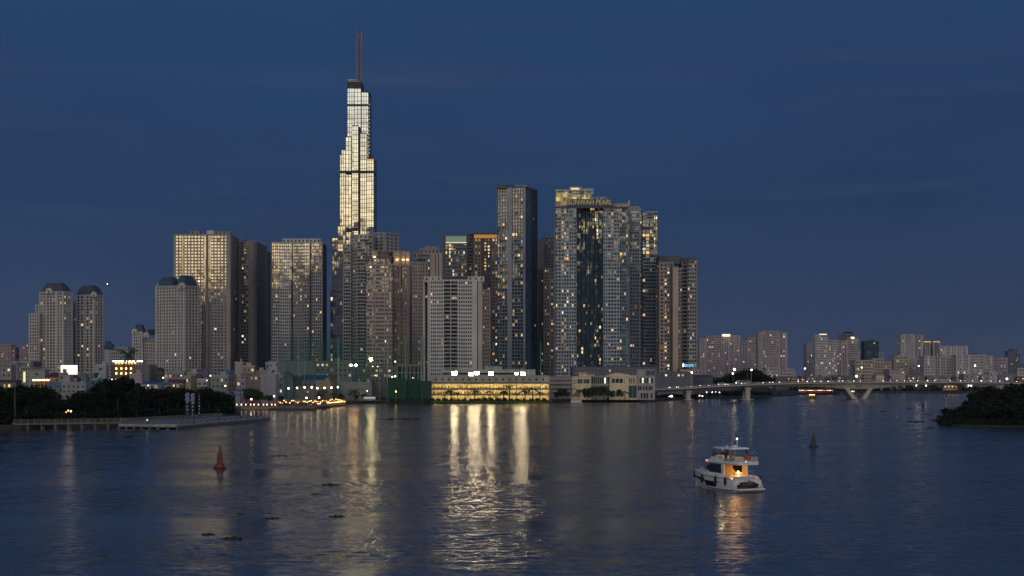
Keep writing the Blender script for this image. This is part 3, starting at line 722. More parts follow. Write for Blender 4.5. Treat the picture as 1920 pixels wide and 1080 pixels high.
t.block(888, 934, 447, depth=34, fh=3.2, front=[bl(.6), wn(2, .6, .6, fr=4, lit=.28), bl(.4, 1), bl(1.2, 1), wn(2, .55, .55, fr=4.4, m=1, lit=lambda z: .8 if Z(500, 1560) < z < Z(452, 1560) else .12), bl(.8, 1), wn(2, .6, .6, fr=4, lit=.22)], left=[bl(1, 1)])
t.block(876, 888.3, 440, d=1566, depth=36, fh=3.2, front=[bl(.4, 1), ('bal', 2, dict(n=1, m=1)), bl(.5, 1)], cap_m=1)
cw = MB(); cw.box(X(889, 1557), X(933, 1557), 1556.6, 1557.4, Z(446.5, 1557), Z(440, 1557)); part(cw, 'crown_band', [emat('orange_crown', (1, .50, .13), .42)], t.o)
t.roof_box(890, 934, 437, 440.4, m=1, dy=1)
t.done()
t = Tower('apartment_slab', 'white apartment slab with dark windows standing behind the floodlit pavilion', 'tower', 860, 1250, [PALE, wall(.45, .40, .34), wall(.09, .075, .08), wall(.36, .30, .25)], G_DARK, lit=.03, cool=.7, seed=46)
t.block(806, 904, 527, depth=46, fh=3.0, front=[bl(1.2), wn(6, .62, .52, fr=23), bl(1), ('bal', 26, dict(n=2, rail=.9, div=.5)), bl(1), wn(6, .62, .52, fr=25), bl(9, 0), sl(1.5), bl(8, 1)], left=[bl(1, 0)],
        right=[bl(1, 3), wn(4, .4, .4, fr=5, m=3), bl(1, 3)])
t.block(793, 797, 526, d=1262, depth=30, fh=3.0, front=[bl(1, 0)]); t.block(797, 802, 531, d=1264, depth=30, fh=3.0, front=[wn(1, .8, .5, m=2)], cap_m=2); t.block(801.5, 806.2, 532, d=1254, depth=30, fh=3.0, front=[bl(1, 0)])
t.block(904, 919, 545, d=1262, depth=30, fh=3.0, front=[bl(.6, 3), wn(4, .5, .4, fr=4, m=3), bl(.6, 3)], cap_m=3)
t.roof_box(795, 828, 519, 528, m=0, dy=6); t.roof_box(877, 908, 519, 528, m=0, dy=6); t.roof_box(832, 874, 523, 527.5, m=2, dy=10)
t.done(bal=wall(.34, .31, .28))
t = Tower('apartment_tower', 'tall slender dark tower with a grey central rib and lit balconies', 'tower', 970, 1440, [SLATE, wall(.36, .38, .41), wall(.04, .048, .06), STEELW], G_BLUE, lit=.10, cool=.15, seed=47)
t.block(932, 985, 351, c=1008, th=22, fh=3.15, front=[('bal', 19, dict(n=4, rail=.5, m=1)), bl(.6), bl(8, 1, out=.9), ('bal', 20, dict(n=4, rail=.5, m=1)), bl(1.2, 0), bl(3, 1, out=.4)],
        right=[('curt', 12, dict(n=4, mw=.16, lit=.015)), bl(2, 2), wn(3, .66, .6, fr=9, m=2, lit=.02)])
t.roof_box(933, 948, 346.5, 352); t.roof_box(966, 988, 347.5, 352, m=1); t.roof_box(950, 985, 349, 352, m=2, dy=8)
t.done(bal=wall(.34, .36, .38))
t = Tower('apartment_tower', 'plain dark tower half hidden between the slender tower and the lettered one', 'tower', 1022, 1650, [wall(.10, .10, .11), DARKW, DARKW], G_DARK, lit=.05, cap=60, seed=48)
t.block(1008, 1019, 452, fh=3.2, depth=30, front=[bl(1), wn(1, .4, .5, fr=1), bl(1)]); t.block(1016, 1041, 447, d=1660, fh=3.2, depth=30, front=[wn(4, .5, .5, fr=4), bl(.5)])
t.done()
t = Tower('apartment_tower', 'lower taupe tower with lit windows tucked left of the lettered one', 'tower', 1030, 1500, [wall(.36, .32, .29), wall(.18, .16, .15), DARKW], G_DARK, lit=.17, cool=.2, cap=80, seed=49)
t.block(1010, 1019, 505, fh=3.1, depth=30, front=[bl(1, 1), wn(1, .4, .5, fr=1, m=1)], cap_m=1); t.block(1019, 1042, 505, fh=3.1, d=1495, depth=30, front=[bl(.4), wn(2, .55, .5, fr=2), bl(.6), wn(2, .55, .5, fr=2)])
t.done()

# ---- the lettered twin towers
t = Tower('apartment_tower', 'wide glass-fronted tower with the name lettering on its roof', 'tower', 1110, 1350, [wall(.38, .40, .42), wall(.14, .16, .18), wall(.045, .055, .065), wall(.50, .51, .52)], G_BLUE, lit=.06, cool=.35, seed=51)
t.block(1041, 1081, 387, fh=3.05, depth=34, front=[wn(2, .72, .62, fr=10), bl(.5), wn(3, .72, .62, fr=13, lit=.30), bl(.5), wn(3, .66, .62, fr=12), bl(.6)])
t.block(1131, 1178, 384, fh=3.05, d=1350, depth=34, front=[bl(.6), wn(2, .62, .62, fr=8), bl(.4), wn(4, .75, .6, fr=22), bl(.4), ('curt', 16, dict(n=4, mw=.14))], right=[('curt', 1, dict(n=5, mw=.14))])
ns = 6; pa, pb = 1081.0, 1131.0                                   # concave glass centre between the wings
for i in range(ns):
    a = pa + (pb - pa) * i / ns; b = pa + (pb - pa) * (i + 1) / ns
    dd = 1356 + 7 * (1 - ((i + .5 - ns / 2) / (ns / 2)) ** 2)
    t.block(a, b, 388, fh=3.05, d=dd, depth=26, front=[('curt', 1, dict(n=2, mw=.10, m=2, lit=lambda z: .10 if z < Z(560, 1350) else (.16 if z > Z(452, 1350) else .015)))], parapet=0)
t.block(1177, 1181, 373, fh=3.05, d=1356, depth=16, front=[('curt', 1, dict(n=1, mw=.2))], parapet=.2)
t.block(1042, 1113, 358, yb=387.3, d=1358, fh=3.4, depth=24, front=[('curt', 24, dict(n=6, mw=.2, lit=0)), ('band', 44, dict(n=10, sp=.3, lit=0))], cap_m=3)
cg = MB(); cg.box(X(1042.6, 1357), X(1064, 1357), 1356.8, 1357.3, Z(384, 1357), Z(360, 1357)); cg.box(X(1067, 1357), X(1106, 1357), 1356.8, 1357.3, Z(373, 1357), Z(365.5, 1357))
def crown_mat():
    m, n, out = mat_new('lit_crown_glass')
    tcn = n.new('ShaderNodeTexCoord').outputs['Object']
    sn = n.vmath('SNAP', tcn, (1.6, 50.0, 3.4)); w_ = n.new('ShaderNodeTexWhiteNoise'); n.put(w_.inputs['Vector'], sn)
    e = n.new('ShaderNodeEmission'); n.put(e.inputs[0], n.ramp(w_.outputs['Value'], [(0, (.62, .48, .18)), (1, (1, .80, .36))]))
    n.put(e.inputs[1], n.ramp(w_.outputs['Value'], [(0, .18), (.6, .45), (1, .75)])); n.l.new(e.outputs[0], out.inputs[0]); return m
CROWNLIT = crown_mat()
part(cg, 'lit_crown', [CROWNLIT], t.o)
t.roof_box(1068, 1090, 351, 358, d=1362, m=3); t.roof_box(1088, 1112, 354, 358, d=1360, m=3); t.roof_box(1112, 1136, 370, 376, d=1362, m=3)
tp = MB(); tp.box(X(1071, 1361), X(1086, 1361), 1364.5, 1365.6, Z(355.5, 1361), Z(352, 1361)); part(tp, 'penthouse_light', [emat('penthouse_warm', (1, .62, .28), 1.5)], t.o)
sgn = MB(); dS = 1348.6
sgn.box(X(1063.5, dS), X(1147, dS), dS, dS + .5, Z(386.5, dS), Z(373.2, dS), 0)
sgn.prism([(X(1146, dS), dS), (X(1151, dS), dS), (X(1151, dS), dS + .5), (X(1146, dS), dS + .5)], Z(386.5, dS), Z(381, dS), 0)
sgn.box(X(1041, dS), X(1178, dS), dS + .7, dS + 1.5, Z(390, dS), Z(386.6, dS), 0)
so = part(sgn, 'sign_board', [wall(.10, .11, .13)], t.o)
lettering('SUNWAH PEARL', 6.1, .18, emat('bronze_letter_glow', (.66, .50, .27), .46), (X(1106.3, dS), dS - .35, Z(379.6, dS)), 0, so, sx=.83)  # dull bronze letters given a glow of their own in place of light
t.done()
t = Tower('apartment_tower', 'second glass tower with a stepped top beside the lettered one', 'tower', 1207, 1400, [wall(.36, .38, .405), wall(.12, .14, .16), wall(.05, .055, .065), wall(.42, .42, .42)], G_BLUE, lit=.05, cool=.2, seed=52)
t.block(1181, 1204, 394, fh=3.05, depth=34, front=[wn(4, .74, .62, fr=4), bl(.3), wn(1, .5, .6, fr=1)])
t.block(1204, 1234, 399, d=1404, fh=3.05, depth=34, front=[('band', 4, dict(n=2, sp=.32, lit=lambda z: .62 if Z(485, 1400) < z < Z(405, 1400) else .05, vm=1)), bl(.3, 1), ('band', 4, dict(n=4, sp=.3, mw=.2, vm=1, lit=lambda z: .4 if Z(460, 1400) < z < Z(405, 1400) else .03)), bl(.4, 1)])
t.roof_box(1182, 1199, 387.5, 395, d=1402, m=3)
t.done()
t = Tower('apartment_tower', 'brownish apartment tower with a blank beige pier above the blue lit sign', 'tower', 1270, 1360, [wall(.36, .30, .265), BEIGE, wall(.12, .11, .11), wall(.34, .325, .315)], G_DARK, lit=.08, cool=.25, seed=53)
t.block(1236, 1263, 494, fh=3.2, depth=34, front=[bl(.5), wn(1, .7, .5, fr=2), bl(.4), wn(2, .7, .5, fr=3.2, lit=.32), bl(.4, 2), bl(1.4, 2), bl(.4)])
t.block(1236, 1276, 482, yb=494.4, d=1364, fh=4, depth=26, front=[bl(1, 2), sl(.2), bl(1, 2), sl(.2), bl(4, 2)], cap_m=2)
t.block(1262, 1272, 504, d=1352, fh=3.2, depth=24, front=[bl(1, 1)], cap_m=1)
t.block(1271.5, 1279, 505, d=1356, fh=3.2, depth=24, front=[wn(2, .6, .5)], cap_m=0)
t.block(1279, 1289, 490, d=1360, fh=3.2, depth=24, front=[bl(.5, 3), ('bal', 5, dict(n=1, rail=.6, m=3)), bl(.5, 2)], cap_m=2)
t.block(1289, 1307, 488, d=1358, fh=3.2, depth=30, front=[wn(4, .68, .55, m=3), bl(.2, 3)], cap_m=2)
t.roof_box(1276, 1302, 484, 490, d=1366, m=2)
t.done()
# ------------------------------------------------------------------ distant towers
FARC = wall(.42, .37, .37); FARD = wall(.31, .29, .31); FARB = wall(.46, .40, .32); FARP = wall(.50, .465, .47)
def far(label, blocks, d, walls, lit=.07, cap=34, seed=1, boxes=(), cat='tower', name='distant_tower', fh=3.6, cool=.65, gm=None):
    t = Tower(name, label, cat, (blocks[0][0] + blocks[0][1]) / 2, d, walls + [DARKW, DARKW, DARKW][:max(0, 3 - len(walls))], gm or G_DARK, 'distant towers on the skyline', lit=lit, cool=cool, cap=cap, fill=False, seed=seed)
    for k, bk in enumerate(blocks):
        a, b, yt = bk[:3]; st = bk[3] if len(bk) > 3 else None; m = bk[4] if len(bk) > 4 else 0
        nb = max(2, int((b - a) / 3.1))
        if st == 'v': fr = [bl(.5, m)] + [q for i in range(max(1, nb // 3)) for q in (wn(2, .5, .55, fr=2, m=m), bl(.7, m))]
        elif st == 'd': fr = [('curt', 1, dict(n=nb, mw=.3, m=m))]
        else: fr = [bl(.3, m), wn(nb, .55, .5, fr=nb, m=m), bl(.3, m)]
        t.block(a, b, yt, d=d + k * 6, depth=26, front=fr, right=[bl(1, m), wn(3, .45, .5, fr=4, m=m), bl(1, m)], fh=fh, cap_m=m)
    for (a, b, y0, y1, em) in boxes: t.roof_box(a, b, y0, y1 + .8, d=d, dy=3, m=0, glassy=em)
    return t.done()
ROOFL = emat('roof_sign_light', (1, .80, .55), 1.6); ORC = emat('orange_crown_light', (1, .52, .12), 1.0)
far('small pinkish tower at the far left edge of the skyline', [(-8, 21, 647), (20, 28, 652, 'v', 1)], 2700, [wall(.36, .28, .26), FARD], lit=.10, seed=61)
far('pinkish tower peeping out left of the stepped white tower', [(36, 56, 650), (46, 56, 646)], 2700, [wall(.34, .25, .24), FARD], lit=.09, seed=62)
far('pale blue apartment block of small square windows below the stepped white tower', [(22, 32, 681), (32, 58, 680)], 1180, [wall(.36, .37, .40)], lit=.05, seed=63, cat='building', name='apartment_block', fh=3.2)
far('wide pinkish tower with a lit roof sign right behind the beige pier', [(1312, 1324, 636, 'v'), (1324, 1357, 631), (1357, 1388, 630, 'v')], 2500, [FARC, FARD], seed=64, boxes=((1355, 1369, 626.5, 629.5, ROOFL),))
far('dim tower in the gap between two broad pinkish towers', [(1390, 1404, 640, 'v', 1), (1402, 1424, 634)], 2700, [FARC, FARD], seed=65)
far('tallest pinkish tower above the dark tree mound', [(1422, 1430, 624, 'v'), (1430, 1460, 622), (1460, 1476, 625, 'v')], 2400, [FARC, FARD], lit=.09, seed=66)
far('low stepped apartment block at the foot of the tallest pinkish tower', [(1436, 1462, 691), (1460, 1488, 693), (1476, 1492, 697)], 2000, [FARP, FARC], lit=.10, seed=67, cat='building', name='apartment_block')
far('slim dark tower left of the brightly lit broad one', [(1512, 1517, 647, 'v', 1), (1516, 1530, 644)], 2600, [FARC, FARD], seed=68)
far('broad tower with white lit ledges and bright roof edge', [(1529, 1552, 629), (1545, 1570, 639), (1532, 1545, 634, 'v')], 2400, [FARP, FARC], lit=.12, seed=69, boxes=((1538, 1550, 626, 628.5, ROOFL),))
far('tower with a lit roof corner in front of the dark dome', [(1568, 1590, 640, 'v'), (1588, 1610, 635)], 2450, [FARC, FARD], lit=.11, seed=70, boxes=((1597, 1602, 631.5, 634, ROOFL),))
t = far('dark dome-topped tower rising behind the lit roof corner', [(1577, 1602, 628, 'd')], 2900, [FARD], lit=.02, cap=10, seed=71)
dm = MB(); dm.lathe([(11.6, Z(628.4, 2906)), (11.4, Z(626, 2906)), (8.5, Z(623.4, 2906)), (3, Z(621.6, 2906)), (.4, Z(620.6, 2906))], (X(1589.5, 2918), 2918, 0), 18); part(dm, 'dome', [plain('dome', (.05, .055, .07), .5)], t, smooth=40)
far('small grey tower left of the dark office block', [(1610, 1622, 660)], 2600, [FARP], seed=72, cap=12)
far('dark glass office block standing alone on the right skyline', [(1621, 1648, 641, 'd', 1)], 2500, [FARD, wall(.05, .06, .085)], lit=.015, cap=12, seed=73, gm=G_BLUE, boxes=((1628, 1640, 637.5, 640.5, wall(.06, .07, .09)),))
far('small twin-topped tower right of the dark office block', [(1645, 1649, 661), (1649, 1656, 663)], 2600, [FARP], seed=74, cap=12)
far('beige apartment block of many small windows above the V-shaped pier', [(1604, 1640, 677), (1636, 1658, 674), (1656, 1671, 680)], 1750, [FARB, wall(.30, .27, .22)], lit=.09, seed=75, cat='building', name='apartment_block', fh=3.3)
far('tall pair of joined pale towers on the right skyline', [(1689, 1697, 629, 'v', 0), (1697, 1713, 628), (1713, 1731, 629, 'v', 1)], 2500, [FARP, FARC], lit=.08, seed=76)
far('slim dark tower with an orange crown, left of its twin', [(1734, 1745, 643, 'v')], 2700, [FARD], seed=77, cap=14, boxes=((1734, 1745, 640, 642.6, ORC),))
far('slim dark tower with an orange crown, right of its twin', [(1749, 1763, 643, 'v')], 2700, [FARD], seed=78, cap=14, boxes=((1752, 1762, 640, 642.6, ORC),))
far('wide flat-topped tower behind the row of pale blocks', [(1762, 1815, 650, 'v'), (1768, 1790, 652)], 2500, [FARP], lit=.09, seed=79)
far('cream apartment block left of the lamp with a dark roof edge', [(1677, 1704, 669), (1684, 1700, 667.5)], 1900, [FARB], lit=.10, seed=80, cat='building', name='apartment_block', fh=3.3)
far('two-tone apartment block beside the tall lamp', [(1704, 1716, 673), (1716, 1732, 674, 'v', 1)], 1920, [FARP, FARC], lit=.12, seed=81, cat='building', name='apartment_block', fh=3.3)
far('white and grey apartment block in the middle of the right bank row', [(1733, 1752, 669), (1752, 1775, 670, 'v', 1), (1774, 1791, 671)], 1850, [FARP, FARC], lit=.07, seed=82, cat='building', name='apartment_block', fh=3.3)
far('long apartment block with one bright column of windows', [(1793, 1818, 668, 'v'), (1818, 1848, 667), (1846, 1861, 669)], 1850, [FARP, FARC], lit=.12, seed=83, cat='building', name='apartment_block', fh=3.3)
far('pinkish apartment block near the right end of the bank', [(1862, 1874, 673, 'v', 1), (1873, 1889, 673)], 2000, [FARC, FARD], seed=84, cat='building', name='apartment_block')
far('hazy grey tower at the right end of the skyline', [(1891, 1900, 659), (1898, 1908, 655), (1906, 1913, 664)], 3400, [wall(.16, .165, .19)], lit=.04, cap=18, seed=85)
far('low pale block closing the right edge of the bank', [(1908, 1926, 692), (1922, 1950, 684)], 1900, [FARP], seed=86, cap=12, cat='building', name='apartment_block')

# ------------------------------------------------------------------ low houses
HWIN = {}
def hwin(kind):
    if kind in HWIN: return HWIN[kind]
    b = MB(); b.box(-.5, .5, -.04, .02, -.5, .5, 0)
    for x in (-.54, .46): b.box(x, x + .08, -.1, .03, -.54, .54, 1)
    for z in (-.54, .46): b.box(-.46, .46, -.1, .03, z, z + .08, 1)
    b.box(-.03, .03, -.07, .03, -.46, .46, 1)
    HWIN[kind] = b.mesh('window', [{'w': WARM, 'c': COOL, 'd': G_DARK}[kind], wall(.40, .40, .38)])
    return HWIN[kind]
hrn = random.Random(5)
def house(label, a, b, yt, d, rgb, roof='flat', rrgb=(.12, .12, .13), nx=2, ny=2, lit=.2, depth=None, name='house', cat='house', z0=GZ, yw=None, extra=None, balc=False, group='low houses on the left bank'):
    w = X(b, d) - X(a, d); depth = depth or max(6.0, w * 1.0)
    t = thing(name, label, cat, (X((a + b) / 2, d), d, z0), 0, group)
    x0, x1 = X(a, d), X(b, d); zt = Z(yt if yw is None else yw, d); zp = Z(yt, d)
    wm = MB(); wm.box(x0, x1, d, d + depth, z0, zt)
    part(wm, 'wall', [wall(*rgb)], t)
    rf = MB()
    if roof == 'flat':
        rf.box(x0 - .15, x1 + .15, d - .15, d + depth + .15, zt, zt + .25)
        for (p, q, r_, s_) in ((x0 - .15, x1 + .15, d - .15, d + .1), (x0 - .15, x0 + .1, d + .1, d + depth), (x1 - .1, x1 + .15, d + .1, d + depth)): rf.box(p, q, r_, s_, zt + .25, zt + .9)
        k = hrn.random()
        if k < .6:
            c = x0 + w * hrn.uniform(.2, .6); rf.box(c, c + min(3, w * .3), d + 2, d + 5, zt + .25, zt + 2.6)
        if hrn.random() < .5:
            c = x0 + w * hrn.uniform(.2, .8); rf.lathe([(.6, 1.3), (.6, 2.6), (.2, 2.8)], (c, d + 2.5, zt), 10)
            for q in (-.45, .45): rf.box(c + q - .05, c + q + .05, d + 2.4, d + 2.6, zt + .2, zt + 1.4)
    elif roof == 'gable':      # ridge across the view
        e = .5; k = [(x0 - e, d - e, zt), (x1 + e, d - e, zt), (x1 + e, d + depth + e, zt), (x0 - e, d + depth + e, zt), (x0 - e, d + depth / 2, zp), (x1 + e, d + depth / 2, zp)]
        rf.poly([k[0], k[1], k[5], k[4]]); rf.poly([k[2], k[3], k[4], k[5]]); rf.poly([k[1], k[2], k[5]]); rf.poly([k[3], k[0], k[4]]); rf.poly([k[3], k[2], k[1], k[0]])
    elif roof == 'front':      # gable facing the river
        e = .5; xm = (x0 + x1) / 2; k = [(x0 - e, d - e, zt), (x1 + e, d - e, zt), (xm, d - e, zp), (x0 - e, d + depth, zt), (x1 + e, d + depth, zt), (xm, d + depth, zp)]
        rf.poly([k[0], k[2], k[5], k[3]]); rf.poly([k[2], k[1], k[4], k[5]]); rf.poly([k[0], k[1], k[2]]); rf.poly([k[4], k[3], k[5]]); rf.poly([k[3], k[4], k[1], k[0]])
    elif roof == 'hip':
        e = .7; xi = min(w * .35, 5); k = [(x0 - e, d - e), (x1 + e, d - e), (x1 + e, d + depth + e), (x0 - e, d + depth + e)]
        rf.prism(k, zt, zp, top=[(x0 + xi, d + depth * .45), (x1 - xi, d + depth * .45), (x1 - xi, d + depth * .55), (x0 + xi, d + depth * .55)])
    elif roof == 'shed':
        rf.poly([(x0 - .4, d - .6, zt), (x1 + .4, d - .6, zt), (x1 + .4, d + depth, zp), (x0 - .4, d + depth, zp)])
        rf.poly([(x0 - .4, d - .6, zt - .15), (x0 - .4, d + depth, zp - .15), (x1 + .4, d + depth, zp - .15), (x1 + .4, d - .6, zt - .15)])
        rf.poly([(x0 - .4, d - .6, zt - .15), (x1 + .4, d - .6, zt - .15), (x1 + .4, d - .6, zt), (x0 - .4, d - .6, zt)])
    elif roof == 'arch':
        secs = []
        for y in (d - .4, d + depth): secs.append([(x0 + (x1 - x0) * (.5 - .5 * math.cos(math.pi * i / 8)), y, zt + (zp - zt) * math.sin(math.pi * i / 8)) for i in range(9)])
        rf.loft(secs)
    part(rf, 'roof', [plain('roof_' + roof, tuple(rrgb), .6)], t)
    H = zt - max(z0, Z(738, d))
    fy = max(1, ny); fh_ = min(3.4, H / fy)
    for i in range(nx):
        for j in range(ny):
            cx = x0 + w * (i + .5) / nx; cz = zt - fh_ * (j + .55)
            k = 'd'
            if hrn.random() < lit: k = hrn.choice('wwc')
            o = bpy.data.objects.new('window', hwin(k)); link(o, t)
            o.location = (cx - t.location.x, -.06, cz - z0); o.scale = (min(1.6, w / nx * .5), 1, min(1.6, fh_ * .5))
    if balc:
        for j in range(ny):
            bb = MB(); cz = zt - fh_ * (j + 1); bb.box(x0, x1, d - 1.3, d - .02, cz - .12, cz + .06); bb.box(x0, x1, d - 1.3, d - 1.2, cz + .06, cz + .9)
            part(bb, 'balcony', [wall(*rgb)], t)
    return t
HS = [
 # a, b, ytop, d, rgb, roof, roofrgb, nx, ny, lit, label, kw
 (-6, 21, 688, 990, (.40, .40, .42), 'flat', (.2, .2, .22), 3, 2, .1, 'plain grey house at the far left edge of the photo', {}),
 (-4, 30, 712, 800, (.20, .19, .19), 'gable', (.12, .04, .04), 4, 1, .2, 'long low house with a maroon roof at the far left', dict(yw=716)),
 (54, 84, 695, 880, (.46, .44, .44), 'flat', (.2, .2, .2), 1, 1, .0, 'blank pinkish white house under a dark roof billboard', {}),
 (86, 110, 698, 830, (.36, .29, .21), 'hip', (.13, .03, .03), 4, 1, .3, 'pavilion with a maroon hipped roof left of the lit billboard', dict(yw=706)),
 (110, 121, 702, 790, (.42, .36, .36), 'flat', (.2, .2, .2), 1, 3, .2, 'narrow house with a pink shop sign below the lit billboard', {}),
 (120, 131, 707, 760, (.50, .49, .52), 'flat', (.3, .3, .3), 0, 0, .0, 'slim blank white wall house below the lit billboard', {}),
 (131, 146, 706, 800, (.14, .14, .16), 'arch', (.06, .06, .075), 2, 1, .0, 'dark house under an arched roof below the billboard', dict(yw=712)),
 (146, 177, 702, 900, (.22, .22, .26), 'flat', (.15, .15, .18), 4, 2, .15, 'dim grey house between the billboard and the white rooftop block', {}),
 (150, 162, 711, 810, (.15, .36, .38), 'flat', (.1, .2, .2), 2, 1, .1, 'small teal house among grey roofs', {}),
 (175, 194, 713, 760, (.18, .44, .47), 'flat', (.2, .4, .4), 3, 2, .15, 'bright turquoise house at the edge of the dark trees', {}),
 (178, 199, 686, 930, (.55, .55, .56), 'flat', (.4, .4, .4), 1, 1, .0, 'white rooftop block with one square window', {}),
 (85, 120, 716, 735, (.25, .28, .34), 'shed', (.16, .21, .30), 3, 1, .0, 'low shed with a blue grey metal roof', dict(yw=724)),
 (116, 160, 720, 720, (.40, .41, .46), 'flat', (.26, .26, .3), 5, 2, .15, 'stacked grey house front above the dark trees', {}),
 (160, 186, 716, 735, (.24, .28, .32), 'shed', (.18, .24, .27), 3, 1, .1, 'low house with a slate lean-to roof beside the turquoise one', dict(yw=721)),
 (243, 266, 703, 810, (.52, .44, .44), 'flat', (.35, .3, .3), 0, 0, .0, 'blank pinkish box below the lamp-lit dark building', {}),
 (289, 305, 689, 960, (.10, .075, .06), 'hip', (.05, .04, .04), 2, 2, .1, 'dark brown house with a small hipped roof', dict(yw=693)),
 (267, 296, 715, 790, (.55, .56, .60), 'shed', (.06, .10, .24), 4, 1, .2, 'white shed with a dark blue roof edge', dict(yw=719)),
 (296, 317, 716, 800, (.50, .50, .50), 'shed', (.12, .20, .24), 3, 1, .2, 'white shed with a teal roof beside the blue-edged one', dict(yw=720)),
 (308, 345, 699, 900, (.35, .34, .35), 'flat', (.28, .27, .27), 5, 1, .1, 'long grey house with a flat roof behind the red gabled one', {}),
 (316, 343, 711, 820, (.34, .28, .26), 'gable', (.17, .05, .045), 4, 1, .2, 'house with a red gabled roof and a small dormer', dict(yw=717)),
 (344, 358, 707, 870, (.50, .43, .29), 'flat', (.3, .27, .2), 3, 1, .4, 'small cream house with three arched openings', {}),
 (350, 370, 700, 930, (.42, .41, .40), 'flat', (.4, .4, .4), 3, 1, .1, 'grey house with a white ledge behind the cream arches', {}),
 (358, 379, 694, 980, (.36, .35, .35), 'gable', (.10, .095, .10), 4, 1, .1, 'grey house under a dark pitched roof', dict(yw=697)),
 (364, 378, 700, 900, (.2, .1, .1), 'front', (.15, .045, .05), 1, 1, .1, 'small house with a pointed red gable', dict(yw=707)),
 (377, 391, 699, 920, (.16, .17, .24), 'flat', (.12, .13, .2), 2, 2, .1, 'dark blue house beside the pointed red gable', {}),
 (370, 388, 713, 800, (.48, .49, .50), 'flat', (.4, .4, .4), 2, 2, .05, 'white framed house with open balconies at the tree edge', dict(balc=True)),
 (396, 428, 706, 860, (.36, .40, .36), 'flat', (.25, .32, .34), 4, 2, .1, 'pale green house with a flat teal roof', {}),
 (410, 429, 701, 930, (.22, .30, .36), 'flat', (.1, .16, .22), 3, 1, .05, 'blue grey house behind the pale green one', {}),
 (423, 439, 695, 985, (.05, .16, .30), 'gable', (.03, .15, .33), 2, 1, .0, 'building wrapped in bright blue roofing', dict(yw=700)),
 (440, 455, 681, 960, (.58, .47, .46), 'flat', (.4, .35, .35), 0, 0, .0, 'tall pinkish white blank wall house with a balconied neighbour', {}),
 (455, 477, 688, 958, (.50, .40, .33), 'flat', (.4, .33, .28), 3, 2, .55, 'balconied house with warm lit rooms beside the tall pinkish wall', dict(balc=True)),
 (429, 443, 711, 850, (.14, .075, .07), 'flat', (.12, .07, .07), 2, 2, .4, 'dark red-brown house with a glowing ground window', {}),
 (443, 460, 713, 830, (.36, .36, .40), 'flat', (.3, .3, .33), 2, 2, .1, 'square white and grey house right of the red-brown one', {}),
 (452, 500, 703, 930, (.30, .23, .22), 'flat', (.2, .15, .15), 6, 1, .3, 'long brownish house behind the tree clump', {}),
 (476, 502, 697, 985, (.42, .37, .31), 'flat', (.3, .28, .25), 3, 1, .3, 'long low beige house left of the stepped white house', {}),
 (498, 519, 682, 1010, (.44, .42, .44), 'flat', (.4, .4, .4), 3, 3, .1, 'stepped white house left of the tall green net', {}),
 (505, 520, 690, 960, (.56, .55, .58), 'flat', (.4, .4, .4), 1, 1, .0, 'white house with one deep square opening', {}),
 (489, 517, 704, 890, (.42, .40, .47), 'flat', (.3, .3, .34), 0, 0, .0, 'tall lavender blank-walled house at the edge of the net', {}),
 (517, 530, 706, 905, (.28, .38, .36), 'flat', (.2, .3, .3), 2, 3, .5, 'narrow house with lit stair windows beside the lavender wall', {}),
 (526, 549, 696, 940, (.06, .15, .14), 'front', (.03, .09, .085), 2, 2, .05, 'dark teal house with a steep gable behind the net', dict(yw=706)),
 (546, 562, 703, 950, (.06, .14, .14), 'front', (.03, .08, .08), 2, 2, .0, 'smaller dark teal gabled house behind the net', dict(yw=709)),
 (560, 612, 703, 975, (.22, .27, .34), 'shed', (.15, .20, .30), 6, 1, .1, 'hall with a long blue grey metal roof behind the net', dict(yw=715)),
 (592, 620, 717, 955, (.38, .33, .21), 'flat', (.25, .22, .15), 0, 0, .0, 'blank ochre wall house behind the row of lamps', {}),
 (425, 452, 734, 790, (.30, .31, .36), 'shed', (.26, .27, .33), 4, 1, .0, 'low shed with a broad pale sloping roof by the trees', dict(yw=741)),
 (548, 606, 731, 945, (.20, .21, .21), 'flat', (.14, .15, .15), 9, 1, .15, 'long low clubhouse behind the promenade lamps', {}),
 (639, 697, 719, 970, (.25, .30, .29), 'flat', (.15, .2, .2), 0, 0, .0, 'long low grey green wall building behind the palms', {}),
]
for (a, b, yt, d, rgb, rf, rr, nx, ny, li, lab, kw) in HS: house(lab, a, b, yt, d, tuple(c * .66 for c in rgb), rf, rr, nx, ny, li, **kw)
# larger low buildings
house('big plain grey hall with a flat roof behind the green net', 504, 592, 679, 1060, (.30, .29, .29), 'flat', (.25, .25, .25), 0, 0, .0, depth=40, name='hall', cat='building')
house('grey hall extension with scattered lit windows and a dark top strip', 592, 660, 679, 1056, (.24, .235, .235), 'flat', (.2, .2, .2), 8, 3, .45, depth=40, name='hall', cat='building')
house('wide brown building below the art deco towers', 655, 750, 690, 1110, (.25, .19, .155), 'flat', (.18, .15, .13), 12, 3, .22, depth=40, name='podium', cat='building')
house('dark long podium at the foot of the lettered towers', 1075, 1232, 690, 1110, (.13, .145, .165), 'flat', (.10, .11, .13), 24, 2, .03, depth=60, name='podium', cat='building')
house('banded grey parking building between the pavilion and the cream club', 1026, 1076, 708, 1050, (.23, .21, .205), 'flat', (.2, .2, .2), 0, 0, .0, depth=30, name='parking_building', cat='building')
pk = MB()
for i in range(4): pk.box(X(1026.2, 1049), X(1075.6, 1049), 1048.6, 1049.3, Z(712 + i * 8, 1049), Z(709.5 + i * 8, 1049))
part(pk, 'parapet_band', [wall(.33, .30, .29)], bpy.data.objects['parking_building'])
house('long low grey building behind the bridge approach', 1229, 1300, 699, 1230, (.13, .135, .16), 'flat', (.1, .1, .12), 9, 1, .15, depth=40, name='warehouse', cat='building')
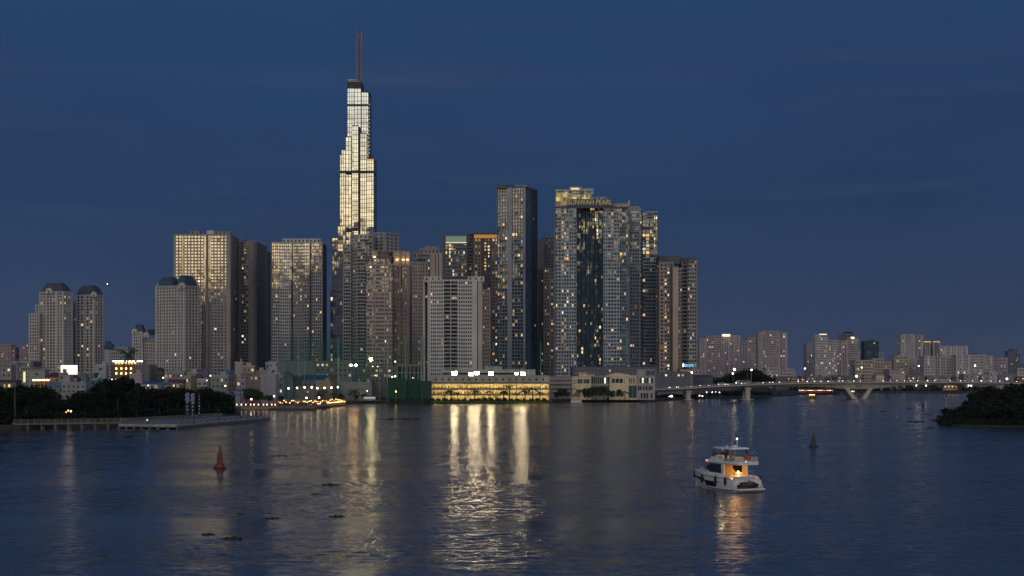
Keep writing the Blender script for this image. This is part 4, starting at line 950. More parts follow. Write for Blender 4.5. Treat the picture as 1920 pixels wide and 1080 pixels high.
house('dark warehouse with a sloping roof behind the bridge', 1300, 1337, 702, 1250, (.09, .09, .11), 'shed', (.09, .095, .12), 4, 1, .1, depth=30, name='warehouse', cat='building', yw=706)
house('pale podium with small windows under the blue lit sign', 1275, 1316, 694, 1330, (.42, .35, .32), 'flat', (.3, .25, .25), 6, 1, .2, depth=24, name='podium', cat='building')
house('pink blank hall behind the right part of the bridge', 1668, 1698, 695, 1700, (.42, .34, .37), 'flat', (.3, .25, .28), 3, 1, .1, depth=30, name='hall', cat='building')
house('small hall with a glowing curved front behind the bridge', 1642, 1658, 701, 1690, (.50, .48, .36), 'arch', (.3, .3, .25), 3, 1, 1.0, depth=20, name='hall', cat='building', yw=703.5)
house('low orange lit shed behind the bridge lamp', 1484, 1508, 707, 1690, (.55, .30, .17), 'shed', (.4, .22, .13), 3, 1, .7, depth=14, name='shed', cat='building', yw=709)
for k, (a, b, y, rgb, lab) in enumerate([(1340, 1375, 708, (.14, .13, .14), 'dim low house left of the dark tree mound'), (1455, 1484, 707, (.16, .15, .17), 'dim low house right of the dark tree mound'), (1512, 1560, 707, (.20, .19, .22), 'long dim house below the brightly lit broad tower'),
     (1562, 1604, 706, (.18, .17, .2), 'dim house with a lit corner below the dome'), (1700, 1750, 706, (.22, .21, .22), 'low grey house below the pair of joined towers'), (1808, 1838, 703, (.30, .29, .32), 'long pale shed at the right end of the bridge'),
     (1838, 1862, 705, (.34, .32, .34), 'second pale shed at the right end of the bridge'), (1855, 1870, 699, (.46, .46, .50), 'stepped white house at the right end of the bridge'), (1872, 1905, 703, (.20, .21, .25), 'dim grey house near the right edge'), (1904, 1932, 707, (.2, .1, .1), 'dark red house with a bright strip at the right edge'), (1750, 1808, 708, (.16, .15, .17), 'long dim house under the row of pale blocks')]):
    house(lab, a, b, y, 1700 + 6 * k, rgb, 'flat', tuple(x * .8 for x in rgb), max(2, (b - a) // 8), 1, .35, depth=20, group='low houses on the right bank')

# podium of columns right of the brown building
pd = 1035
t = thing('colonnade_building', 'low brown building with tall columns behind the green screens', 'building', (X(766, pd), pd, GZ), 0)
b = MB(); b.box(X(745, pd), X(790, pd), pd + .6, pd + 25, GZ, Z(685, pd)); part(b, 'glazing', [G_DARK], t)
b = MB(); b.box(X(744, pd), X(791, pd), pd - .6, pd + 25.5, Z(687, pd), Z(683, pd)); b.box(X(744, pd), X(791, pd), pd - .3, pd + .5, Z(700, pd), Z(697.5, pd))
part(b, 'roof', [wall(.34, .24, .18)], t)
for p in (745, 754, 763, 769, 777, 784, 789.5):
    b = MB(); b.box(X(p, pd) - .45, X(p, pd) + .45, pd - .45, pd + .5, GZ, Z(687, pd)); part(b, 'column', [wall(.34, .24, .18)], t)

# dark building with an LED strip and warm wall lamps
d = 900
t = thing('restaurant_building', 'dark building with a white roof light strip and two rows of warm wall lamps', 'building', (X(244, d), d, GZ), 0)
b = MB(); b.box(X(208, d), X(253, d), d, d + 16, GZ, Z(684, d)); part(b, 'wall', [wall(.085, .075, .06)], t)
b = MB(); b.box(X(253, d) + .01, X(281, d), d - 1, d + 18, GZ, Z(684, d)); part(b, 'side_wall', [wall(.16, .155, .17)], t)
b = MB(); b.box(X(208, d), X(268, d), d - .3, d + 12, Z(678.8, d), Z(677.6, d)); part(b, 'roof', [wall(.12, .11, .11)], t)
for (p, q) in ((211, 238.6), (240, 253), (257, 268)):
    b = MB(); b.box(X(p, d), X(q, d), d - .8, d - .35, Z(678.6, d), Z(676.2, d)); part(b, 'light_strip', [emat('white_led', (.90, .86, 1.0), 3.0)], t)
b = MB()
for p in range(209, 255, 6): b.box(X(p, d) - .12, X(p, d) + .12, d + .1, d + .35, Z(684, d), Z(678.5, d))
part(b, 'terrace_posts', [DKMETAL], t)
b = MB(); b.box(X(210, d), X(253, d), d + 5, d + 5.2, Z(684, d), Z(679.5, d)); part(b, 'terrace_wall', [wall(.5, .33, .16)], t)
for k in range(7):
    b = MB(); p = 213 + k * 6; b.box(X(p, d) - .5, X(p, d) + .5, d + 4.2, d + 4.6, Z(680.4, d), Z(679.7, d)); part(b, 'terrace_lamp', [emat('terrace_warm', (1, .55, .18), 16)], t)
for r_, y in ((0, 692), (1, 701)):
    for k in range(4):
        p = (218.5, 228, 237, 246)[k] - .3 * r_ * k * .5
        b = MB(); b.lathe([(.28, 0), (.42, .5), (.42, .9), (.3, 1.0)], (X(p, d), d - .5, Z(y + .8, d)), 8); part(b, 'wall_lamp', [emat('wall_lamp', (1, .58, .16), 7)], t)

# lit billboard on its frame
d = 800
t = thing('billboard', 'brightly lit blank white billboard on a steel frame above the roofs', 'billboard', (X(129, d), d, GZ), 0)
b = MB(); b.box(X(113.8, d), X(144.8, d), d, d + .5, Z(702.3, d), Z(684.8, d))
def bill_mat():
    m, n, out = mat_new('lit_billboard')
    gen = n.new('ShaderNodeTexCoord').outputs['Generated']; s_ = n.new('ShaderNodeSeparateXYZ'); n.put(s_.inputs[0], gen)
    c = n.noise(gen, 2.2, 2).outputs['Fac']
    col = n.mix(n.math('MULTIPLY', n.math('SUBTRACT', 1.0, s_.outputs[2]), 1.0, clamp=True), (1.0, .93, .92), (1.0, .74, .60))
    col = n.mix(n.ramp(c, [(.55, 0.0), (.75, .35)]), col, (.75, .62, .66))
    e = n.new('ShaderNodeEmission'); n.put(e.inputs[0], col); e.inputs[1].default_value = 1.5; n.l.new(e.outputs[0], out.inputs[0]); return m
part(b, 'panel', [bill_mat()], t)
b = MB()
for p in (116, 124, 131, 138, 143): b.box(X(p, d) - .15, X(p, d) + .15, d + .55, d + .9, GZ + 4, Z(684.8, d)); b.box(X(p, d) - .08, X(p, d) + .08, d - 2.0, d + .5, Z(703.4, d) - .1, Z(703.4, d) + .1)
b.box(X(113, d), X(145.5, d), d - 2.0, d + .9, Z(704.4, d), Z(703.6, d)); part(b, 'frame', [DKMETAL], t)
for k in range(4):
    b = MB(); p = 118 + k * 7.5; b.tube((X(p, d), d - .2, Z(684.6, d)), (X(p, d) - .8, d - 1.8, Z(682.8, d)), .08); b.box(X(p, d) - 1.1, X(p, d) - .5, d - 2.1, d - 1.5, Z(683, d) - .15, Z(683, d) + .15); part(b, 'lamp_arm', [STEEL], t)
d = 880
b = MB(); b.box(X(62, d), X(76, d), d + 1, d + 1.4, Z(687, d), Z(678, d)); 
t = thing('billboard', 'dark unlit rooftop billboard on a scaffold over the blank pinkish house', 'billboard', (X(69, d), d, GZ), 0)
part(b, 'panel', [wall(.04, .045, .06)], t)
b = MB()
for p in range(54, 86, 5): b.box(X(p, d) - .1, X(p, d) + .1, d + 2, d + 2.2, Z(695, d), Z(688 if p < 62 or p > 76 else 679, d))
b.box(X(54, d), X(85, d), d + 2, d + 2.2, Z(691, d), Z(690.4, d)); part(b, 'scaffold', [STEEL], t)
d = 820
t = thing('sign_tower', 'slim yellow-green lit sign tower left of the blank pinkish house', 'sign', (X(46, d), d, GZ), 0)
b = MB(); b.box(X(43.5, d), X(47.8, d), d, d + 1, Z(716.5, d), Z(698, d)); b.prism([(X(43.5, d), d), (X(47.8, d), d), (X(47.8, d), d + 1), (X(43.5, d), d + 1)], Z(698, d), Z(697, d), top=[(X(45, d), d), (X(46, d), d), (X(46, d), d + 1), (X(45, d), d + 1)])
part(b, 'lit_face', [emat('sign_yellow', (.95, .92, .35), 1.0)], t)
b = MB(); b.box(X(42.9, d), X(43.4, d), d, d + 1, GZ, Z(697, d)); b.box(X(47.9, d), X(48.3, d), d, d + 1, GZ, Z(697, d)); part(b, 'frame', [STEEL], t)
d = 780
t = thing('open_restaurant', 'low open-sided restaurant glowing orange by the left trees', 'restaurant', (X(82, d), d, GZ), 0)
b = MB(); b.box(X(63, d), X(98, d), d - 4, d + 6, Z(711.6, d), Z(711, d)); b.box(X(63, d), X(75, d), d - 5, d + 4, Z(713.6, d), Z(713.2, d)); part(b, 'roof', [wall(.20, .08, .06)], t)
b = MB(); b.box(X(64, d), X(97, d), d + 5, d + 5.3, GZ, Z(711.8, d)); part(b, 'wall', [wall(.55, .38, .18)], t)
for k in range(8):
    b = MB(); p = 66 + k * 4; b.lathe([(.2, 0), (.55, .3), (.5, .6), (.1, .8)], (X(p, d), d - 3, Z(714, d)), 8); part(b, 'pendant_lamp', [emat('pendant', (1, .52, .14), 14)], t)
for p in (64, 73, 82, 90, 97):
    b = MB(); b.box(X(p, d) - .15, X(p, d) + .15, d - 3.6, d - 3.3, GZ, Z(711.6, d)); part(b, 'post', [DKMETAL], t)
d = 980
t = thing('billboard', 'plain dark red billboard seen through the green net', 'billboard', (X(626, d), d, GZ), 0)
b = MB(); b.box(X(620, d), X(632, d), d, d + .4, Z(712, d), Z(704, d)); part(b, 'panel', [plain('red_panel', (.34, .03, .045), .5)], t)
b = MB()
for p in (622, 630): b.box(X(p, d) - .2, X(p, d) + .2, d + .45, d + .8, GZ, Z(705, d))
part(b, 'frame', [STEEL], t)
d = 1335
t = thing('lit_sign', 'small blue lit sign on the brownish tower above the bridge', 'sign', (X(1291, d), d, Z(690, d)), 0)
b = MB(); b.box(X(1279.5, d), X(1300.5, d), d, d + .6, Z(688.5, d), Z(682, d)); part(b, 'board', [wall(.02, .03, .08)], t)
b = MB()
for (x0, x1, y0, y1) in ((1283.5, 1290, 685, 683.4), (1283.5, 1289, 687.6, 686.3), (1291, 1295.5, 685, 683.4), (1290.5, 1296, 687.6, 686.6), (1296.4, 1299.6, 685.4, 683.2), (1298.4, 1299.8, 687.8, 685.5)): b.box(X(x0, d), X(x1, d), d - .3, d - .02, Z(y0, d), Z(y1, d))
part(b, 'blue_strips', [emat('blue_neon', (.25, .62, 1.0), 1.5)], t)
b = MB(); b.lathe([(.5, 0), (.75, 1), (.7, 2.2), (.3, 3.0)], (X(1281, d), d - .5, Z(688, d)), 8); part(b, 'emblem', [emat('white_emblem', (1, .93, .92), 2.2)], t)
bd = MB()
for s_ in (1282, 1290, 1298): bd.box(X(s_, d) - .1, X(s_, d) + .1, d + .6, d + 22, Z(686, d) - .1, Z(686, d) + .1)
part(bd, 'bracket', [STEEL], t)

# ------------------------------------------------------------------ floodlit pavilion (three open lit decks)
d = 985
t = thing('pavilion', 'floodlit white pavilion with three open warm lit decks by the water', 'pavilion', (X(920, d), d, GZ), 0)
x0, x1 = X(809, d), X(1029.5, d); ym = [749.0, 739.2, 728.6, 717.4]; dep = 7.5
b = MB(); b.box(x0, x1, d + 1.0, d + dep, Z(717.2, d), Z(704, d)); b.box(x0 + .2, x1 - .2, d + .7, d + 1.0, Z(705.4, d), Z(704, d)); part(b, 'upper_wall', [wall(.50, .47, .41)], t)
b = MB(); b.box(X(826, d), X(1004, d), d + 3, d + dep, Z(703.8, d), Z(693.5, d)); b.box(X(825, d), X(1005, d), d + 2.6, d + dep, Z(693.5, d), Z(692.6, d)); part(b, 'fascia', [wall(.55, .54, .50)], t)
b = MB(); b.box(X(909, d), X(941, d), d + 6, d + dep, Z(692.5, d), Z(686.5, d)); part(b, 'roof_frame', [wall(.40, .42, .42)], t)
b = MB(); b.box(X(829, d), X(985, d), d + 2.9, d + 2.99, Z(702.5, d), Z(699, d)); part(b, 'dark_glazing', [G_DARK], t)
for k in range(17):
    p = 815 + k * 12.6; b = MB(); b.box(X(p, d), X(p, d) + 1.25, d + .9, d + 1.06, Z(713.8, d), Z(709.3, d)); part(b, 'window', [plain('dull_pane', (.10, .085, .07), .3)], t)
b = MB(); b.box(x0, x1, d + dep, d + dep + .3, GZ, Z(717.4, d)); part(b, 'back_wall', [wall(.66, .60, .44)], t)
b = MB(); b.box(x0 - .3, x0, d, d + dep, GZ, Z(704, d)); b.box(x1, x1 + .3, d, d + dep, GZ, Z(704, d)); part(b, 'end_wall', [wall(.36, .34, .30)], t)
for j in range(1, 4):
    b = MB(); b.box(x0, x1, d - .2, d + dep, Z(ym[j], d) - .15, Z(ym[j], d) + .18); b.box(x0, x1, d - .35, d - .2, Z(ym[j], d) - .75, Z(ym[j], d) + .35); part(b, 'deck_floor', [wall(.24, .22, .18)], t)
for j in range(3):
    z = Z(ym[j + 1], d) - .45
    for k in range(18):
        p = 811 + (1029 - 811) * (k + .5) / 18
        b = MB(); b.box(X(p, d) - 1.2, X(p, d) + 1.2, d + 3.2, d + 4.4, z + .1, z + .2); part(b, 'ceiling_lamp', [emat('deck_lamp', (1.0, .70, .28), 32.0)], t)
pf = MB(); prn = random.Random(9)
for j in range(3):
    zf = GZ if j == 0 else Z(ym[j], d) + .18
    for k in range(19):
        p = 809.5 + (1029 - 809.5) * k / 18; b = None
        pf.box(X(p, d) - .17, X(p, d) + .17, d - .12, d + .3, zf, Z(ym[j + 1], d) - .15)
        if k < 18:
            for q in range(3):
                xx = X(p + 2.5 + q * 3.4, d) + prn.uniform(-.4, .4); h = prn.uniform(1.2, 1.75); yy = d + prn.uniform(1, 4)
                if prn.random() < .75: pf.box(xx - .28, xx + .28, yy, yy + .3, zf, zf + h * .8, 1); pf.ball((xx, yy + .15, zf + h * .93), .17, 6, 1)
            if prn.random() < .5: pf.box(X(p + 5, d), X(p + 5, d) + .12, d + .5, d + 6, zf, zf + 1.5, 1)
            if prn.random() < .35: pf.box(X(p + 8, d), X(p + 8, d) + prn.uniform(.8, 2.2), d + 8, d + 8.2, zf, zf + 2.3, 1)
part(pf, 'column_row', [wall(.33, .27, .18), plain('bay_divider', (.12, .08, .05), .7)], t, kind='stuff')
FLOOD = emat('floodlight_lens', (1.0, .78, .46), 95.0)
def floodlight(px, py, lab, s=1.0):
    f = thing('floodlight', lab, 'floodlight', (X(px, d), d + 2.0, Z(704, d)), 0, 'floodlights on the pavilion roof')
    zc = Z(py, d)
    b = MB(); b.tube((X(px, d), d + 2, Z(704, d) ), (X(px, d), d + 2, zc + .2), .09); b.box(X(px, d) - 1.0 * s, X(px, d) + 1.0 * s, d + 1.75, d + 2.05, zc - .07, zc + .07); part(b, 'mast', [STEEL], f)
    for sx_ in (-.55, .55):
        for sz in (-.38, .38):
            c = (X(px, d) + sx_ * s, zc + sz * s)
            b = MB(); b.box(c[0] - .44 * s, c[0] + .44 * s, d + 1.5, d + 1.74, c[1] - .3 * s, c[1] + .3 * s); h = part(b, 'lamp_head', [DKMETAL], f)
            b = MB(); b.poly([(c[0] - .40 * s, d + 1.49, c[1] - .26 * s), (c[0] + .40 * s, d + 1.49, c[1] - .26 * s), (c[0] + .40 * s, d + 1.49, c[1] + .26 * s), (c[0] - .40 * s, d + 1.49, c[1] + .26 * s)]); part(b, 'lens', [FLOOD], h)
for (px, py, s, lab) in ((852, 700, 1.15, 'leftmost floodlight on the pavilion roof, standing alone'), (883, 701.5, .95, 'lower floodlight of the close pair left of the roof middle'), (893.5, 699.5, 1.05, 'higher floodlight of the close pair left of the roof middle'),
                         (921, 700.5, 1.15, 'floodlight at the middle of the pavilion roof'), (968.5, 700.5, .7, 'smaller dim floodlight on the right part of the pavilion roof'), (980.5, 701, 1.05, 'rightmost bright floodlight on the pavilion roof')):
    floodlight(px, py, lab, s * 1.35)

# ------------------------------------------------------------------ cream riverside club
d = 1000
t = thing('club_building', 'cream riverside club with a curved gable and a grey end block', 'building', (X(1150, d), d, GZ), 0)
CRM = wall(.66, .56, .38); CGY = wall(.32, .32, .34)
def cb(name, a, b, y0, y1, dy0, dy1, m):
    q = MB(); q.box(X(a, d), X(b, d), d + dy0, d + dy1, Z(y0, d) if y0 < 745 else GZ, Z(y1, d)); return part(q, name, [m], t)
cb('left_wing', 1073, 1108, 748, 707, 0, 14, CRM); cb('left_wing_roof', 1072.4, 1108.6, 707, 705.6, -.4, 14.4, wall(.60, .45, .29))
cb('ledge', 1072.4, 1108.6, 723.4, 721.6, -.5, 0, CRM)
cb('penthouse', 1086, 1100, 705.5, 699, 4, 12, CRM); cb('penthouse_roof', 1084.6, 1101, 699, 697.6, 3, 13, wall(.5, .45, .35)); cb('terrace_wall', 1100, 1116, 705.6, 702, 4, 12, wall(.62, .4, .18))
cb('link', 1108.6, 1138, 748, 706, 2.0, 13, wall(.20, .20, .21)); cb('link_band', 1108.6, 1138, 706, 704.5, 1.6, 13, CGY); cb('link_band', 1108.6, 1143, 722.6, 719.6, 1.6, 2.0, CGY)
cb('gable_wall', 1143, 1179, 748, 707, 0, 14, CRM); cb('ledge', 1143, 1194, 723, 721, -.5, 0, CRM)
q = MB(); pl = [(1137.5, 706.6)] + [(1137.5 + 41.5 * i / 12, 704.6 - 5.2 * math.sin(math.pi * i / 12)) for i in range(13)] + [(1179, 706.6)]
n_ = len(pl); q.v = [(X(a, d), d - .6, Z(y, d)) for a, y in pl] + [(X(a, d), d + 14, Z(y, d)) for a, y in pl]
q.f = [tuple(range(n_))] + [(i, n_ + i, n_ + (i + 1) % n_, (i + 1) % n_) for i in range(n_)]; q.mi = [0] * len(q.f); part(q, 'curved_roof', [CRM], t)
cb('slit_wall', 1179, 1194, 748, 703.5, .5, 14, CRM); cb('end_block', 1194, 1228, 748, 693, 0, 16, CGY)
q = MB(); q.box(X(1194, d) - .1, X(1228, d) + .1, d - .3, d + 16, Z(705.6, d), Z(704.8, d)); q.box(X(1194, d) - .1, X(1228, d) + .1, d - .3, d, Z(721, d), Z(719.6, d)); part(q, 'cornice', [wall(.4, .4, .4)], t)
def cw_(a, b, y0, y1, m=G_DARK, dy=0.0, nm='window'):
    q = MB(); q.box(X(a, d), X(b, d), d + dy - .12, d + dy - .02, Z(y0, d), Z(y1, d), 0)
    w_ = (X(b, d) - X(a, d))
    for x in (X(a, d) - .1, X(b, d)): q.box(x, x + .1, d + dy - .25, d + dy - .02, Z(y0, d), Z(y1, d), 1)
    if w_ > 2: q.box((X(a, d) + X(b, d)) / 2 - .06, (X(a, d) + X(b, d)) / 2 + .06, d + dy - .2, d + dy - .125, Z(y0, d), Z(y1, d), 1)
    part(q, nm, [m, wall(.5, .46, .38)], t)
TEALG = glass('teal', F=.12, cell=(2, 2, 3), jit=.02, base=(.012, .05, .05))
for (a, b) in ((1083, 1092.5), (1094.5, 1105.5)): cw_(a, b, 719, 711, TEALG)
for i in range(3):
    for j in range(3): cw_(1075 + i * 2.2, 1076.2 + i * 2.2, 713 + j * 3.4, 711.4 + j * 3.4)
for a in (1095, 1101, 1104): cw_(a, a + 3, 746, 727, G_DARK)
for k in range(7): cw_(1110 + k * 3.9, 1112.6 + k * 3.9, 719, 708, COOL if k == 6 else G_DARK, 2.0)
for (a, b) in ((1147, 1153), (1154.5, 1160.2), (1161.5, 1167.5)): cw_(a, b, 718, 710, G_DARK)
for k in range(3): cw_(1169.8, 1171.2, 713 + k * 3, 711.6 + k * 3)
for a in (1180, 1183.6, 1188): cw_(a, a + 1.7, 719, 709, G_DARK, .5)
for k in range(6): cw_(1199.5 + k * 4.3, 1202.6 + k * 4.3, 718, 709, COOL if k in (1, 4) else G_DARK)
for (a, b) in ((1196, 1203), (1205, 1208.5), (1210.5, 1214), (1216, 1223.5)): cw_(a, b, 731.5, 724)
for a in (1201, 1206.6, 1211.6, 1219.5): cw_(a, a + 4, 747, 737)
cw_(1211, 1228, 704, 695, wall(.09, .10, .13), 0, 'sign_panel')
q = MB()
for k in range(24):
    a0 = 2 * math.pi * k / 24; a1 = 2 * math.pi * (k + 1) / 24; cx, cz = X(1203, d), Z(698.5, d)
    q.tube((cx + 1.0 * math.cos(a0), d - .1, cz + 1.7 * math.sin(a0)), (cx + 1.0 * math.cos(a1), d - .1, cz + 1.7 * math.sin(a1)), .12, seg=4)
part(q, 'emblem', [wall(.45, .45, .46)], t)
cw_(1179, 1193.6, 746, 722.8, plain('green_screen', (.02, .09, .07), .8), .45, 'screen')
# unseen uplights added to brighten the cream front
for k, p in enumerate((1080, 1092, 1104, 1148, 1158, 1168)):
    f = thing('added_uplight', 'unseen uplight added to brighten the cream club front', 'lamp', (X(p, 984), 984, GZ), 0, 'unseen uplights added before the club')
    b = MB(); b.tube((0, 0, 0), (0, 0, .5), .06); b.box(-.35, .35, -.25, .1, .45, .7); part(b, 'base', [DKMETAL], f, local=True)
    b = MB(); b.poly([(-.33, .12, .47), (-.33, .12, .70), (.33, .12, .70), (.33, .12, .47)]); part(b, 'lens', [emat('added_uplight_lens', (1.0, .74, .38), 75)], f, local=True)
# red-roofed kiosk
d = 962
t = thing('kiosk', 'small riverside kiosk with a red pyramid roof and lit inside', 'kiosk', (X(1080, d), d, GZ - .6), 0)
b = MB(); q = [(X(1069, d), d - 4), (X(1091, d), d - 4), (X(1091, d), d + 3), (X(1069, d), d + 3)]; c = X(1080, d)
b.prism(q, Z(743.5, d), Z(736.8, d), top=[(c - .3, d - .8), (c + .3, d - .8), (c + .3, d - .2), (c - .3, d - .2)]); b.tube((c, d - .5, Z(737, d)), (c, d - .5, Z(734.8, d)), .1); part(b, 'roof', [plain('red_tiles', (.30, .075, .05), .7)], t)
for p in (1071, 1077, 1083, 1089):
    b = MB(); b.box(X(p, d) - .12, X(p, d) + .12, d - 3.3, d - 3.1, GZ - .6, Z(743, d)); part(b, 'post', [WHITE], t)
b = MB(); b.box(X(1070, d), X(1090, d), d - 3.6, d + 2.8, GZ - 1.2, GZ - .5); b.box(X(1070, d), X(1090, d), d - 3.6, d - 3.4, GZ - .5, GZ + .5); part(b, 'platform', [wall(.55, .5, .42)], t)
b = MB(); b.lathe([(.15, 0), (.35, .25), (.15, .5)], (c, d - .5, Z(743, d)), 8); part(b, 'lamp', [emat('kiosk_lamp', (1, .78, .4), 25)], t)

# ------------------------------------------------------------------ driving range poles, nets and screens
d = 972
NETP = plain('pole_paint', (.16, .29, .31), .5)
pls = [(522, 640, 0), (560, 632, 4), (571, 636, 6), (618, 640, 8), (634, 634, 2), (712, 640, 10), (727, 637, 0), (760, 640, 8), (790, 628, -2), (794, 628, 2), (829, 690, -4), (876, 700, -6), (925, 640, 14), (969, 690, -5), (1014, 640, 10)]
plab = ['first tall pale net pole at the left end', 'tall net pole rising from the promenade crowd', 'net pole just right of the crowded promenade pole', 'net pole left of the red billboard', 'bold net pole right of the red billboard', 'thin net pole left of the yellow lamp', 'net pole beside the yellow lamp', 'net pole between the two green screens',
        'left pole of the close pair at the dark green screen', 'right pole of the close pair at the dark green screen', 'net pole crossing the left end of the lit decks', 'net pole crossing the lit decks below the floodlight pair', 'net pole behind the middle floodlight', 'net pole crossing the lit decks on the right', 'net pole at the right end of the lit decks']
for (p, y, dy), lab in zip(pls, plab):
    dd = d + dy; b = MB(); r = .34 if p in (560, 634, 790, 794) else .24
    b.tube((0, 0, 0), (0, 0, Z(y, dd) - GZ), r, r * .7, 8); b.box(-.5, .5, -.5, .5, 0, .5)
    for z in range(6, int(Z(y, dd)) - 2, 6): b.box(-.06, .5, -.05, .05, z - .05, z + .05)
    solo(b, 'net_pole', [NETP], lab, 'pole', (X(p, dd), dd, GZ), group='tall poles carrying the driving range net')
def net_mat(a0, a1, zt):
    m, n, out = mat_new('net_mesh')
    P = n.new('ShaderNodeTexCoord').outputs['Object']; s_ = n.new('ShaderNodeSeparateXYZ'); n.put(s_.inputs[0], P)
    k = n.math('DIVIDE', s_.outputs[2], zt, clamp=True)
    no = n.noise(P, .12, 3).outputs['Fac']
    al = n.math('MULTIPLY', n.ramp(k, [(0.0, a0), (.35, a0 * .9), (.8, a1), (1.0, 0.02)]), n.ramp(no, [(.3, .75), (.7, 1.15)]), clamp=True)
    df = n.new('ShaderNodeBsdfDiffuse'); df.inputs[0].default_value = (.012, .085, .070, 1)
    tr = n.new('ShaderNodeBsdfTransparent'); mx = n.new('ShaderNodeMixShader'); n.put(mx.inputs[0], al)
    n.l.new(tr.outputs[0], mx.inputs[1]); n.l.new(df.outputs[0], mx.inputs[2]); n.l.new(mx.outputs[0], out.inputs[0]); return m
for (a, b_, y, dd, a0, a1, lab) in ((522, 634, 618, 978, .66, .42, 'dense green see-through driving range net at the left end'), (634, 792, 622, 984, .50, .30, 'thin green see-through driving range net in the middle'), (792, 1014, 640, 982, .20, .12, 'barely visible green net before the white slab')):
    q = MB(); zt = Z(y, dd) - GZ; nx = 14
    secs = [[(X(a + (b_ - a) * i / nx, dd), dd + .8 * math.sin(i * math.pi / 2), z) for i in range(nx + 1)] for z in (0, zt * .5, zt)]
    secs2 = [[(x - X(a, dd), y_ - dd, z) for x, y_, z in s_] for s_ in secs]
    q.loft(secs2, cap=False)
    solo(q, 'driving_range_net', [net_mat(a0, a1, zt)], lab, 'net', (X(a, dd), dd, GZ), group='driving range nets')
for (a, b_, y, dd, lab) in ((727, 760, 709, 962, 'left dark green fabric screen at the water edge'), (762, 790, 712, 966, 'middle dark green fabric screen at the water edge'), (790, 809, 714, 961, 'right darker green fabric screen beside the lit decks')):
    q = MB(); q.box(X(a, dd), X(b_, dd), dd, dd + .2, GZ, Z(y, dd)); t = thing('fabric_screen', lab, 'screen', (X((a + b_) / 2, dd), dd, GZ), 0, 'green fabric screens'); part(q, 'fabric', [plain('green_fabric', (.014, .062, .036) if b_ < 800 else (.03, .06, .045), .9)], t)
    q = MB()
    for p in (a, (a + b_) / 2, b_): q.tube((X(p, dd), dd + .4, GZ), (X(p, dd), dd + .4, Z(y, dd) + .3), .14)
    part(q, 'posts', [NETP], t)
# ------------------------------------------------------------------ trees
def leaf_quad(mb, c, s, rn):
    a = Vector((rn.gauss(0, 1), rn.gauss(0, 1), rn.gauss(0, .6))).normalized(); b = a.orthogonal().normalized()
    b = (b * math.cos(rn.random() * 6) + a.cross(b) * math.sin(rn.random() * 6)); c = Vector(c); k = a.cross(b)
    mb.poly([c - b * s - k * s * .5, c + b * s * .2 - k * s * .6, c + b * s + k * s * .15, c + k * s * .6 - b * s * .3])
def crown_mesh(seed, n=1500, r=(4.6, 4.6, 3.6), zc=8.0, ls=.42, lobes=9):
    rn = random.Random(seed); mb = MB(); L = []
    for i in range(lobes):
        a = rn.random() * 6.28; q = rn.random() ** .5
        L.append((Vector((math.cos(a) * r[0] * .62 * q, math.sin(a) * r[1] * .62 * q, zc + rn.uniform(-.75, .7) * r[2])), rn.uniform(.32, .55)))
    for i in range(n):
        c, k = rn.choice(L); d = Vector((rn.gauss(0, 1), rn.gauss(0, 1), rn.gauss(0, 1))).normalized() * (rn.random() ** .33)
        p = c + Vector((d.x * r[0] * k, d.y * r[1] * k, d.z * r[2] * k * 1.1))
        leaf_quad(mb, p, ls * rn.uniform(.6, 1.4), rn)
    return mb, L
def trunk_mesh(L, h, rn, r=.28):
    mb = MB(); top = Vector((rn.uniform(-.4, .4), rn.uniform(-.4, .4), h * .55))
    mb.tube((0, 0, -.3), top * .5, r, r * .8, 7); mb.tube(top * .5, top, r * .8, r * .6, 7)
    for c, k in L[:7]: 
        m = (top + c) / 2 + Vector((0, 0, -.3)); mb.tube(top, m, r * .45, r * .3, 5); mb.tube(m, c, r * .3, r * .1, 5)
    return mb
TREES = {}
def tree_kind(key, seed, mat_, **kw):
    mb, L = crown_mesh(seed, **kw); rn = random.Random(seed)
    TREES[key] = (mb.mesh('crown', [mat_]), trunk_mesh(L, kw.get('zc', 8.0), rn).mesh('trunk', [BARK]))
tree_kind('a', 1, DARKLEAF, n=1900); tree_kind('b', 2, DARKLEAF, n=1700, r=(5.6, 5.2, 3.0), zc=7.2); tree_kind('c', 3, DARKLEAF, n=1500, r=(3.6, 3.6, 4.6), zc=8.4); tree_kind('d', 4, DARKLEAF, n=2000, r=(5.0, 5.0, 4.0), zc=7.6, lobes=13)
tree_kind('bush', 5, DARKLEAF, n=1100, r=(4.4, 4.0, 2.0), zc=1.7, ls=.36); tree_kind('mid', 6, MIDLEAF, n=1300, r=(3.4, 3.4, 2.8), zc=5.0, ls=.36); tree_kind('shrub', 7, MIDLEAF, n=700, r=(2.6, 2.0, 1.3), zc=1.1, ls=.28)
def plant(key, px, d, ytop, label, cat='tree', name='broadleaf_tree', group=None, z0=GZ, wide=1.0, seed=0):
    rn = random.Random(int(px * 13 + d) + seed); cm, tm = TREES[key]
    zmax = max(v.co.z for v in cm.vertices) if 'zmax' not in cm else cm['zmax']; cm['zmax'] = zmax
    s = max(.15, (Z(ytop, d) - z0) / zmax)
    t = thing(name, label, cat, (X(px, d), d, z0), rn.random() * 6.28, group); t.scale = (s * wide, s * wide, s)
    for nm, me in (('crown', cm), ('trunk', tm)): link(bpy.data.objects.new(nm, me), t)
    return t
GL = 'dark trees along the left bank'
